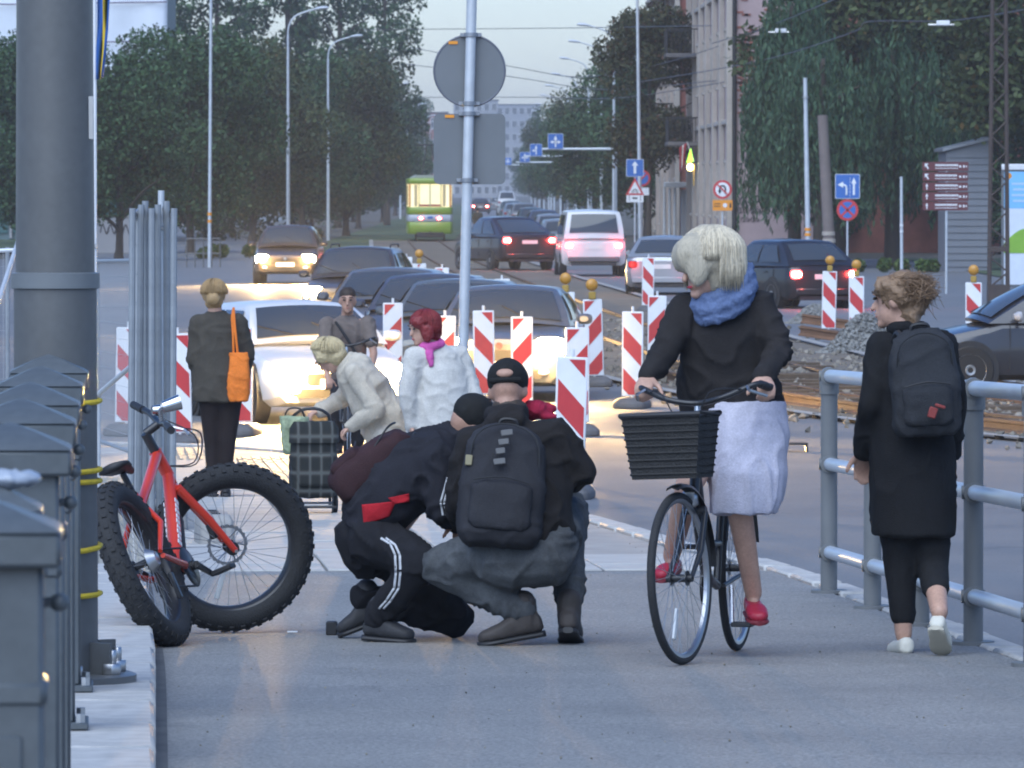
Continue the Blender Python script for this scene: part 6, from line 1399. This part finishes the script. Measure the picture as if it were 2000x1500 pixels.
p.cloth('coat', mb, M_coat, .012, .012, 6, wdir=(1.2, 1.2, .5))
mb = MB().torus(p.L(1774, 642, .01), (0, .1, 1), .062, .030, 20, 8); p.cloth('collar', mb, M_coat, .009, .004)
mb = MB(); p.trouser(mb, 'a', .092, .070, .054, .72); p.trouser(mb, 'b', .092, .070, .058, .5); p.cloth('trousers', mb, cloth('black_trousers', (.012, .012, .013)), .012, .005, 8)
M_lb = mat('hair_fair', (.23, .145, .085), .55, var=.25, scale=24, bump=.5, bscale=60, island=.35)
mb = MB(); hcn = p.hc
mb.ell(hcn + V(.025, -.01, .035), (.100, .100, .095)); mb.ell(hcn + V(.075, -.03, .03), (.065, .07, .07)); mb.ell(hcn + V(.055, -.03, -.05), (.05, .06, .07)); mb.caps(hcn + V(.06, -.06, -.06), .035, hcn + V(.055, -.075, -.15), .018); mb.ell(hcn + V(-.04, -.02, .06), (.06, .07, .05))
p.cloth('hair', mb, M_lb, .009, .014, 18)
rnd = random.Random(3); paths = []
for i in range(1300):
    a = rnd.uniform(-3.1, 3.1); e = V(math.cos(a), math.sin(a) - .1, rnd.uniform(-.3, 1)).normalized(); c = hcn + V(.03, -.012, .03)
    if e.x < -.5 and e.z < .3: continue
    p0 = c + V(e.x * .095, e.y * .095, e.z * .095); tgt = hcn + V(.09, -.04, .03) + V(rnd.gauss(0, .03), rnd.gauss(0, .03), rnd.gauss(0, .035)); m1 = (p0 + tgt) / 2 + e * rnd.uniform(.01, .05); paths.append(stretch_pts([p0, m1, tgt + V(rnd.gauss(0, .02), 0, rnd.gauss(0, .02))], 3))
hair_strands(p, 'hair_strands', M_lb, paths, .0011)
for x, m_ in (('a', mat('white_shoe', (.62, .60, .52), .6, var=.1)), ('b', MATS['white_shoe'])): p.shoe(x, m_, 1.0, low=True, sole=mat('cream_sole', (.45, .42, .34), .7))
wp = pack('black rucksack with small red tag on the walking woman', p, p.L(1806, 748, -.21), .29, .44, .17, cloth('pack_black', (.022, .023, .026), .8), Matrix.Rotation(R(-4), 3, 'Y') @ Matrix.Rotation(R(4), 3, 'Z'))
bt = MB().box((0, 0, 0), (.035, .010, .045)).box((.022, 0, .034), (.045, .008, .014)).to('zip_tag', mat('tag_red', (.22, .035, .03), .7), wp, loc=p.loc + p.L(1822, 806, -.355), rot=(0, .3, 0), bevel=.004); bt.matrix_parent_inverse = wp.matrix_basis.inverted(); bt['label'] = 'small dark red tag on the lower pocket'
# --- left crouching man
p = Person('crouching man in dark tracksuit with white stripes and black cap, facing right', 790, 28.55, M_skin2, 'two men crouching on the pavement')
J = p.joints(neck=(893, 858, .04), sha=(852, 892, -.15), shb=(862, 888, .20), ela=(862, 995, -.16), elb=(900, 985, .24), wra=(925, 1030, .06), wrb=(975, 1040, .15), hipa=(728, 1052, -.10), hipb=(735, 1055, .11), kna=(822, 1100, -.34), knb=(884, 1205, .14), ana=(742, 1200, -.20), anb=(716, 1168, .12), toa=(795, 1236, -.24), tob=(668, 1222, .12))
p.head(p.L(920, 832, .04), (.72, .35, -.62), (.5, 0, .85), 1.0); p.base(curl=.8); p.finish(); p.face()
M_trk = cloth('navy_track', (.014, .014, .018)); mb = MB()
u_ = (0, 1, 0)
def spine(p, mb, specs):
    pts = [p.L(*c) for c, a, b in specs]; rr = []
    for i, (c, a, b) in enumerate(specs):
        d = (pts[min(i + 1, len(pts) - 1)] - pts[max(i - 1, 0)]).normalized(); lat = V(0, 1, 0) if abs(d.x) > .4 else V(1, 0, 0); lat = (lat - d * lat.dot(d)).normalized(); rr.append((pts[i], lat, d.cross(lat), a, b))
    mb.rings(rr, n=24)
spine(p, mb, [((700, 1040, 0), .15, .10), ((730, 1000, 0), .20, .155), ((775, 950, 0), .21, .165), ((825, 905, .01), .215, .15), ((862, 880, .02), .19, .12), ((888, 862, .03), .09, .08)])
for x in 'ab': p.sleeve(mb, x, .082, .070, .05)
mb.torus(p.L(893, 862, .03), (.75, 0, .6), .062, .034, 18, 8)
jk = p.cloth('jacket', mb, M_trk, .012, .018, 7.5)
# red panel, sleeve stripes, trouser stripes lie on the cloth
def surf_patch(obj, poly, m, name, par, dirn=(0, 1, 0), lift=.004, nx=10, ny=10):
    """quad patch (4 photo points already in local space) shrink-projected onto the garment along dirn"""
    dg = bpy.context.evaluated_depsgraph_get(); d = Vector(dirn).normalized(); a, b, c, e = [Vector(q) for q in poly]; vs = []
    for j in range(ny + 1):
        for i in range(nx + 1):
            q = (a * (1 - i / nx) + b * i / nx) * (1 - j / ny) + (e * (1 - i / nx) + c * i / nx) * j / ny
            hit, loc, nn, _ = obj.ray_cast(q - d * 2, d)
            vs.append((loc if hit else q) - d * lift)
    o = MB().add(vs, [(j * (nx + 1) + i, j * (nx + 1) + i + 1, (j + 1) * (nx + 1) + i + 1, (j + 1) * (nx + 1) + i) for j in range(ny) for i in range(nx)]).to(name, m, par, sharp=180)
    o.modifiers.new('s', 'SOLIDIFY').thickness = .004; return o
def quad(p, *pts): return [p.L(*q) for q in pts]
M_rdc = cloth('red_panel', (.45, .02, .03)); M_wst = cloth('white_stripe', (.55, .56, .58))
surf_patch(jk, quad(p, (708, 982), (775, 975), (762, 1005), (712, 1022)), M_rdc, 'red_panel', jk)
surf_patch(jk, quad(p, (760, 968), (800, 960), (800, 975), (772, 980)), M_rdc, 'red_panel', jk)
for o_ in (0, 7): surf_patch(jk, quad(p, (874 + o_, 928), (878 + o_, 928), (864 + o_, 975), (860 + o_, 975)), M_wst, 'sleeve_stripe', jk, nx=2); surf_patch(jk, quad(p, (860 + o_, 977), (864 + o_, 977), (868 + o_, 1002), (864 + o_, 1002)), M_wst, 'sleeve_stripe', jk, nx=2)
mb = MB(); p.trouser(mb, 'a', .115, .085, .062, 1.03); p.trouser(mb, 'b', .115, .088, .062, 1.03); mb.caps(p.L(715, 1075, 0), .12, p.L(700, 1050, 0), .11)
tr_ = p.cloth('track_trousers', mb, cloth('black_track', (.010, .010, .012)), .012, .016, 8)
for o_ in (0, 9):
    path = [(746 + o_, 1044), (765 + o_, 1056), (774 + o_, 1076), (775 + o_, 1110), (772 + o_, 1140), (756 + o_, 1166), (742 + o_, 1182)]
    for (x0, y0), (x1, y1) in zip(path, path[1:]):
        dx, dy = x1 - x0, y1 - y0; L_ = math.hypot(dx, dy); nx_, ny_ = -dy / L_ * 2, dx / L_ * 2; surf_patch(tr_, quad(p, (x0 - nx_, y0 - ny_), (x0 + nx_, y0 + ny_), (x1 + nx_, y1 + ny_), (x1 - nx_, y1 - ny_)), M_wst, 'leg_stripe', tr_, nx=1, ny=4)
for x in 'ab': p.shoe(x, mat('dark_shoe', (.03, .03, .033), .7, var=.2), 1.15, 'boot')
def cap(p, m, back=True):
    mb = MB().ell(p.P(0, -.014, .050), [a * p.hk for a in (.090, .110, .090)], p.hM).rings([(p.P(0, .075 + y, .045), p.hM @ V(1, 0, 0), p.hM @ V(0, 0, 1), a * p.hk, .008) for y, a in ((0, .07), (.035, .066), (.07, .045))], n=16)
    c = p.cloth('cap', mb, m, .008, .002); MB().ell(p.P(0, -.012, .141), (.009, .009, .006)).to('button', m, c); return c
M_cap = cloth('black_cap', (.012, .012, .012), .8); cap(p, M_cap)
ang = math.atan2(850 - 975, 850 - 690)   # rucksack lies along the bent back
pack('maroon and black rucksack on the back of the left crouching man', p, p.L(728, 905, 0), .28, .40, .18, cloth('maroon', (.042, .020, .022), .8), Matrix.Rotation(R(48), 3, 'Y') @ Matrix.Rotation(R(-90), 3, 'Z'), straps=False)
# --- right crouching man, back to the camera
p = Person('crouching man in dark jacket, grey jeans and black cap, seen from behind', 995, 28.05, M_skin2, 'two men crouching on the pavement')
J = p.joints(neck=(990, 815, .16), sha=(925, 868, .10), shb=(1085, 858, .10), ela=(902, 970, .12), elb=(1128, 915, .12), wra=(900, 1020, .38), wrb=(1085, 955, .40), hipa=(970, 1078, .0), hipb=(1072, 1072, .0), kna=(862, 1108, .12), knb=(1108, 1000, .42), ana=(1022, 1192, .02), anb=(1112, 1186, .10), toa=(950, 1240, .0), tob=(1116, 1238, .26))
p.head(p.L(992, 765, .24), (.12, .85, -.45), (0, .35, 1), 1.0); p.base(curl=.7); p.finish(); p.face()
M_jk2 = cloth('brown_black', (.014, .0125, .0125)); mb = MB()
p.tor(mb, [((1022, 1078, .02), .225, .15), ((1015, 1030, .02), .23, .16), ((1008, 950, .06), .235, .16), ((1004, 890, .09), .22, .14), ((1000, 850, .12), .17, .11), ((994, 822, .15), .08, .08)])
for x in 'ab': p.sleeve(mb, x, .086, .078, .055)
mb.torus(p.L(992, 812, .16), (0, .3, 1), .066, .036, 18, 8); mb.ell(p.L(990, 822, .08), (.10, .05, .05))
p.cloth('jacket', mb, M_jk2, .012, .018, 7)
M_jean = cloth('grey_jeans', (.085, .09, .095), var=.45); mb = MB(); p.trouser(mb, 'a', .125, .092, .066, 1.0); p.trouser(mb, 'b', .125, .09, .065, .9); mb.caps(p.L(985, 1095, -.03), .13, p.L(1062, 1090, -.03), .13)
jn = p.cloth('jeans', mb, M_jean, .012, .018, 8)
J2 = J['knb'] + (J['anb'] - J['knb']) * .80; p.cloth('trouser_cuff', MB().caps(J2, .068, J2 + (J['anb'] - J['knb']).normalized() * .045, .068), M_jean, .010, .004)
for x in 'ab': p.shoe(x, mat('brown_boot', (.055, .045, .04), .7, var=.25), 1.2, 'boot')
c_ = cap(p, M_cap); MB().tube(stretch_pts([p.P(-.062, -.085, .012), p.P(0, -.108, .004), p.P(.062, -.085, .012)], 4), .012, 8).to('cap_strap', M_cap, c_); MB().ell(p.P(0, -.112, .034), [.036, .014, .02], p.hM).to('cap_opening', M_skin2, c_)
mb = MB().ell(p.L(994, 792, .20), (.075, .07, .035)); p.cloth('hair', mb, mat('hair_dark', (.05, .035, .025), .7, var=.2), .010, .004, 30)
bk_ = pack('big black rucksack with grey logo strip on the right crouching man', p, p.L(982, 948, -.10), .37, .53, .21, cloth('pack_dark', (.020, .020, .023), .8), Matrix.Rotation(R(-14), 3, 'X') @ Matrix.Rotation(R(5), 3, 'Y'))
for k2, (x, z, w_) in enumerate(((.0, .20, .05), (-.01, .16, .045), (-.02, .12, .04), (-.02, .075, .05))): MB().box((x, -.125, z), (w_, .012, .026), M=Matrix.Rotation(R(-12), 3, 'Y')).to('logo_strip', mat('logo_grey', (.12, .12, .12), .7), bk_, bevel=.003)
MB().box((-.15, -.07, .08), (.03, .02, .045)).to('side_tag', mat('tag_khaki', (.25, .22, .13), .7), bk_, bevel=.003)
o = tag(blob('red_cap', MB().ell((0, 0, 0), (.05, .06, .045)).ell((.05, -.02, -.03), (.045, .03, .02)).ell((.04, .03, .0), (.05, .04, .03)), cloth('red_felt', (.33, .02, .05)), voxel=.008, wr=.008, wscale=25, loc=p.loc + p.L(1045, 800, .30)), 'crumpled red cap or cloth beside the shoulder of the right crouching man', 'cap')
# --- woman with orange tote
p = Person('woman in olive coat and black tights seen from behind with orange tote', 428, 50, voxel=.013)
J = p.joints(neck=(420, 605, 0), sha=(388, 632, 0), shb=(464, 632, 0), ela=(380, 700, .0), elb=(482, 690, .02), wra=(392, 735, .2), wrb=(474, 740, .16), hipa=(412, 775, 0), hipb=(448, 775, 0), kna=(414, 868, .02), knb=(444, 868, -.02), ana=(415, 945, .0), anb=(440, 945, .0), toa=(408, 965, .14), tob=(440, 965, .14))
p.head(p.L(418, 578, .01), (-.1, 1, -.1), k=1.0); p.base(curl=.6); p.finish(); p.face()
mb = MB(); p.tor(mb, [((430, 784, 0), .205, .16), ((428, 730, 0), .205, .155), ((427, 690, 0), .190, .14), ((426, 650, 0), .185, .12), ((425, 622, 0), .14, .09), ((422, 606, 0), .065, .06)])
for x in 'ab': p.sleeve(mb, x, .075, .066, .05)
p.cloth('coat', mb, cloth('olive_coat', (.066, .058, .047)), .013, .012, 7)
mb = MB(); p.trouser(mb, 'a', .10, .06, .042); p.trouser(mb, 'b', .10, .06, .042); p.cloth('tights', mb, cloth('black_tights', (.016, .012, .012)), .012, .002)
M_hb = mat('hair_honey', (.34, .22, .10), .55, var=.25, scale=24, bump=.5, bscale=60); hcn = p.hc
p.cloth('hair', MB().ell(hcn + V(0, -.01, .03), (.095, .105, .10)).ell(hcn + V(0, -.10, -.02), (.055, .045, .05)).ell(hcn + V(.0, -.04, -.05), (.07, .06, .05)), M_hb, .010, .006, 24); p.bob(M_hb, 260, (.098, .108, .102), (0, -.01, .03), .02, r=.003)
for x in 'ab': p.shoe(x, M_black, .95)
tote = E('tote_bag', 'bright orange cloth tote hanging from the shoulder of the woman in olive', 'bag', p.loc + p.L(466, 785, -.12))
M_or = cloth('orange_cotton', (.75, .20, .035)); Lz = lambda px, py: (p.L(px, py, -.12) - p.L(466, 785, -.12))
blob('bag_body', MB().rings([(Lz(x, y), (1, 0, 0), (0, 1, 0), a, b) for x, y, a, b in ((466, 784, .075, .07), (466, 765, .085, .08), (467, 730, .082, .065), (466, 688, .072, .035))], n=22, pw=3), M_or, tote, voxel=.010, wr=.010, wscale=12)
for dx in (0, 8): MB().tube(stretch_pts([Lz(456 + dx, 690), Lz(455 + dx * .6, 650), Lz(453 + dx * .5, 622) + V(0, .03, 0), Lz(455, 610) + V(0, .12, .03)], 4), .010, 6).to('strap', M_or, tote)
# --- bending woman in beige
p = Person('elderly woman in beige coat bending over a shopping trolley', 745, 48, voxel=.013)
J = p.joints(neck=(672, 708, 0), sha=(690, 728, -.15), shb=(700, 728, .16), ela=(735, 800, -.22), elb=(668, 780, .20), wra=(688, 832, -.16), wrb=(625, 800, .12), hipa=(752, 850, -.09), hipb=(758, 850, .09), kna=(742, 915, -.09), knb=(748, 915, .08), ana=(748, 968, -.09), anb=(755, 968, .08), toa=(722, 988, -.09), tob=(730, 988, .08))
p.head(p.L(640, 695, 0), (-.55, -.12, -.82), (-.75, 0, .65), 1.0); p.base(curl=1.0); p.finish(); p.face()
M_bei = cloth('beige_coat', (.50, .45, .37)); mb = MB()
spine(p, mb, [((752, 905, 0), .17, .16), ((768, 862, 0), .19, .17), ((757, 810, 0), .195, .155), ((728, 757, 0), .195, .14), ((700, 725, 0), .19, .115), ((676, 706, 0), .08, .075)])
pel_ = (J['hipa'] + J['hipb']) / 2; chs = (J['sha'] + J['shb']) / 2; mb.caps(pel_, .16, chs, .15)
for x in 'ab': p.sleeve(mb, x, .078, .068, .055)
p.cloth('coat', mb, M_bei, .012, .013, 7); p.cloth('collar', MB().torus(p.L(675, 708, 0), (-.8, 0, .6), .065, .03, 18, 8), M_bei, .010, .003)
mb = MB(); p.trouser(mb, 'a', .095, .08, .07); p.trouser(mb, 'b', .095, .08, .07); p.cloth('trousers', mb, cloth('cream_trousers', (.52, .48, .42)), .014, .008)
M_wh = mat('hair_pale', (.52, .42, .24), .6, var=.2, scale=24, bump=.5, bscale=60); hcn = p.hc
p.cloth('hair', MB().ell(hcn + V(.0, 0, .045), (.115, .105, .090)).ell(hcn + V(.055, 0, .01), (.085, .10, .09)).ell(hcn + V(-.03, -.05, .0), (.06, .05, .06)).ell(hcn + V(-.02, .05, .01), (.06, .05, .06)), M_wh, .011, .010, 26); p.bob(M_wh, 260, (.118, .110, .094), (.0, 0, .045), .03, r=.004)
for x in 'ab': p.shoe(x, cloth('grey_shoe', (.15, .13, .12)), .95)
# --- red haired woman
p = Person('woman with red bobbed hair, pink scarf and white jacket beside the sign pole', 855, 47.5, voxel=.013)
J = p.joints(neck=(842, 665, 0), sha=(808, 700, -.08), shb=(895, 695, .06), ela=(796, 765, -.12), elb=(925, 770, .02), wra=(803, 828, -.10), wrb=(915, 835, -.05), hipa=(838, 835, 0), hipb=(882, 835, 0), kna=(840, 910, -.02), knb=(880, 910, .03), ana=(842, 970, 0), anb=(880, 970, .04), toa=(815, 988, -.06), tob=(858, 988, 0))
p.head(p.L(826, 642, -.02), (-.86, -.45, -.22), k=1.02); p.base(curl=.5); p.finish(); p.face(lip=(.42, .06, .07))
M_wj = cloth('white_jacket', (.56, .54, .50)); mb = MB()
p.tor(mb, [((858, 868, 0), .235, .17), ((858, 820, 0), .235, .17), ((858, 770, 0), .215, .16), ((856, 720, 0), .20, .14), ((852, 690, 0), .16, .10), ((845, 668, 0), .075, .07)])
for x in 'ab': p.sleeve(mb, x, .080, .068, .052)
p.cloth('jacket', mb, M_wj, .012, .011, 7)
mb = MB(); p.trouser(mb, 'a', .10, .08, .07); p.trouser(mb, 'b', .10, .08, .07); p.cloth('trousers', mb, MATS['cloth_cream_trousers'], .014, .008)
p.cloth('scarf', MB().torus(p.L(843, 672, -.02), (-.1, -.2, 1), .068, .032, 20, 8).caps(p.L(838, 690, -.10), .035, p.L(842, 712, -.13), .02), cloth('pink_scarf', (.55, .10, .33)), .010, .008, 20)
hcn = p.hc; p.cloth('hair', MB().ell(hcn + V(.02, .01, .04), (.105, .11, .095)).ell(hcn + V(.06, .03, -.02), (.075, .085, .085)).ell(hcn + V(-.03, -.075, .05), (.055, .04, .05)).ell(hcn + V(.035, -.08, -.02), (.05, .035, .075)), mat('hair_red', (.20, .018, .02), .5, var=.3, scale=24, bump=.5, bscale=60), .010, .006, 22); p.bob(MATS['hair_red'], 320, (.110, .115, .10), (.02, .01, .04), .09, r=.0035)
for x in 'ab': p.shoe(x, MATS['cloth_grey_shoe'], .95)
# --- man in grey shirt on a bicycle
p = Person('short haired man in grey brown shirt with bag strap cycling toward the camera', 678, 62, M_skin2, voxel=.013)
J = p.joints(neck=(678, 612, .12), sha=(640, 634, .12), shb=(718, 632, .12), ela=(630, 690, .02), elb=(730, 690, .02), wra=(640, 738, -.25), wrb=(722, 738, -.25), hipa=(665, 745, .28), hipb=(695, 745, .28), kna=(660, 800, -.08), knb=(700, 810, -.05), ana=(662, 862, .12), anb=(698, 872, .1), toa=(660, 878, -.05), tob=(698, 888, -.06))
p.head(p.L(679, 588, .06), (.0, -1, -.08), k=1.0); p.base(curl=1.1); p.finish(); p.face(brow=(.03, .02, .015))
mb = MB(); p.tor(mb, [((680, 750, .26), .165, .12), ((680, 700, .2), .175, .125), ((679, 655, .15), .19, .12), ((679, 632, .13), .17, .10), ((678, 615, .12), .07, .065)])
for x in 'ab': p.sleeve(mb, x, .072, .066, .064, -.35) if False else mb.caps(J['sh' + x], .080, J['sh' + x] + (J['el' + x] - J['sh' + x]) * .62, .068)
p.cloth('shirt', mb, cloth('taupe_shirt', (.17, .14, .125)), .013, .012, 7)
MB().tube(stretch_pts([p.L(655, 628, -.005), p.L(680, 665, -.01), p.L(712, 720, .06)], 4), .014, 6).to('bag_strap', M_black, p.o)
mb = MB(); p.trouser(mb, 'a', .10, .075, .06); p.trouser(mb, 'b', .10, .075, .06); p.cloth('trousers', mb, cloth('dark_trousers', (.03, .03, .035)), .014, .008)
p.cloth('hair', MB().ell(p.P(0, -.022, .064), (.080, .096, .066), p.hM).ell(p.P(0, -.06, .01), (.076, .055, .07), p.hM), mat('hair_brown', (.035, .022, .015), .7, var=.2), .009, .004, 40)
for x in 'ab': p.shoe(x, M_black, .95)
city_bike('commuter_bike', 'bicycle ridden by the short haired man, mostly hidden behind the women', (p.loc.x, 62.05, g(62.05)), 0, basket=False)
# --- far people
def far_person(label, px, Y, top, bot, h=1.68, pose=0):
    p = Person(label, px, Y, voxel=.022, zf=r_); k = h / 1.68
    q = lambda x, z, y=0: V(x * k, y, z * k)
    p.J.update(neck=q(0, 1.42), sha=q(-.17, 1.36), shb=q(.17, 1.36), ela=q(-.22, 1.10), elb=q(.22, 1.10), wra=q(-.18, .88, -.1), wrb=q(.2, .88, -.05), hipa=q(-.09, .88), hipb=q(.09, .88), kna=q(-.09, .48, -.04), knb=q(.1, .48, .05), ana=q(-.09, .09, .06), anb=q(.1, .09, -.04), toa=q(-.09, .04, -.08), tob=q(.1, .04, -.18))
    p.head(q(0, 1.56), (0, 1, 0)); p.base(); p.finish()
    mb = MB(); mb.rings([(q(0, z), (1, 0, 0), (0, 1, 0), a, b) for z, a, b in ((.8, .19, .13), (1.0, .17, .12), (1.25, .19, .13), (1.38, .15, .09), (1.44, .06, .06))], n=20)
    for x in 'ab': p.sleeve(mb, x, .068, .06, .05)
    p.cloth('jacket', mb, top, .022, .006); mb = MB(); p.trouser(mb, 'a', .09, .07, .06); p.trouser(mb, 'b', .09, .07, .06); p.cloth('trousers', mb, bot, .022, .004)
    p.cloth('hair', MB().ell(p.P(0, -.03, .03), (.09, .09, .1)), MATS['hair_brown'], .018, .004)
    return p
far_person('far pedestrian in turquoise top beyond the sign group', 1280, 372, cloth('turquoise', (.10, .40, .42)), cloth('far_dark', (.02, .02, .025)))
far_person('far pedestrian in dark clothes left of the turquoise one', 1263, 378, cloth('far_maroon', (.05, .03, .035)), MATS['cloth_far_dark'])
fp = far_person('far cyclist in dark clothes beside the sign pole', 933, 318, cloth('far_olive', (.07, .06, .045)), MATS['cloth_far_dark'], 1.62)
city_bike('distant_bike', 'far bicycle ridden along the avenue beside the sign pole', (fp.loc.x, 318, .0), math.pi, basket=False)
# ------------------------------------------------------------------ shopping trolley and basket
c = gp(612, 1005); tE = E('shopping_trolley', 'black and white plaid shopping trolley on two wheels', 'trolley', c, (0, 0, R(8))); sc = FPX / c.y
def plaid():
    m = bpy.data.materials.new('plaid'); m.use_nodes = True; nt = m.node_tree; b = nt.nodes['Principled BSDF']; b.inputs['Roughness'].default_value = .85; tc = nt.nodes.new('ShaderNodeTexCoord'); acc = None
    for ax_, ph, sc_ in (('X', 0, 8), ('Z', 1, 5)):
        w = nt.nodes.new('ShaderNodeTexWave'); w.wave_type = 'BANDS'; w.bands_direction = ax_; w.inputs['Scale'].default_value = sc_ / 2; w.inputs['Phase Offset'].default_value = ph; nt.links.new(tc.outputs['Object'], w.inputs[0])
        p_ = nt.nodes.new('ShaderNodeMath'); p_.operation = 'POWER'; p_.inputs[1].default_value = 9; nt.links.new(w.outputs['Fac'], p_.inputs[0])
        if acc is None: acc = p_.outputs[0]
        else: a = nt.nodes.new('ShaderNodeMath'); a.operation = 'ADD'; nt.links.new(acc, a.inputs[0]); nt.links.new(p_.outputs[0], a.inputs[1]); acc = a.outputs[0]
    cr = nt.nodes.new('ShaderNodeValToRGB'); cr.color_ramp.elements[0].color = (.018, .02, .018, 1); cr.color_ramp.elements[1].color = (.10, .105, .095, 1); e = cr.color_ramp.elements.new(.3); e.color = (.05, .045, .04, 1); nt.links.new(acc, cr.inputs[0]); nt.links.new(cr.outputs[0], b.inputs['Base Color']); return m
M_pl = plaid()
blob('bag', MB().rings([((0, 0, z), (1, 0, 0), (0, 1, 0), a, b) for z, a, b in ((.12, .14, .10), (.16, .16, .12), (.40, .165, .12), (.58, .155, .115), (.62, .13, .09))], n=26, pw=4), M_pl, tE, voxel=.012, wr=.008, wscale=10)
MB().rings([((0, -.01, z), (1, 0, 0), (0, 1, 0), a, b) for z, a, b in ((.50, .172, .13), (.60, .17, .128), (.645, .14, .10))], n=26, pw=4).to('flap', M_pl, tE)
blob('pocket', MB().rings([((0, -.125, z), (1, 0, 0), (0, 1, 0), a, b) for z, a, b in ((.20, .11, .02), (.22, .12, .03), (.40, .12, .03), (.42, .11, .02))], n=22, pw=4), M_pl, tE, voxel=.010)
MB().tube(stretch_pts([(-.13, .13, .06), (-.13, .13, .6), (-.10, .12, .70), (0, .12, .73), (.10, .12, .70), (.13, .13, .6), (.13, .13, .06)], 4), .011, 8).to('handle_frame', M_bblk, tE)
MB().cyl((-.17, .12, .075), (.17, .12, .075), .008).to('axle', M_steel, tE)
for s in (-1, 1):
    w_ = MB().torus((s * .165, .12, .075), (1, 0, 0), .06, .015, 28, 8).to('wheel', M_rubber, tE); MB().cyl((s * .165 - .008, .12, .075), (s * .165 + .008, .12, .075), .048, n=16).to('rim', mat('wheel_grey', (.2, .2, .2), .6), w_)
MB().box((0, -.05, .055), (.3, .16, .012)).to('toe_plate', M_bblk, tE); MB().tube([(-.12, -.1, .0), (-.12, -.1, .06), (.12, -.1, .06), (.12, -.1, .0)], .008, 6).to('stand', M_bblk, tE)
c2 = tE.location + V(-.13, .03, .42); bs = E('patterned_bag', 'pale green flowered bag hanging on the left of the shopping trolley', 'bag', c2)
blob('bag_body', MB().rings([((0, 0, z), (1, 0, 0), (0, 1, 0), a, b) for z, a, b in ((.0, .07, .06), (.04, .09, .08), (.2, .10, .085), (.26, .105, .08))], n=20, pw=3), mat('floral', (.36, .42, .26), .8, var=.5, scale=18), bs, voxel=.010, wr=.010, wscale=12)
MB().tube(stretch_pts([(-.07, 0, .25), (-.04, 0, .31), (.04, 0, .31), (.07, 0, .25)], 4), .007, 6).to('handle', M_black, bs)
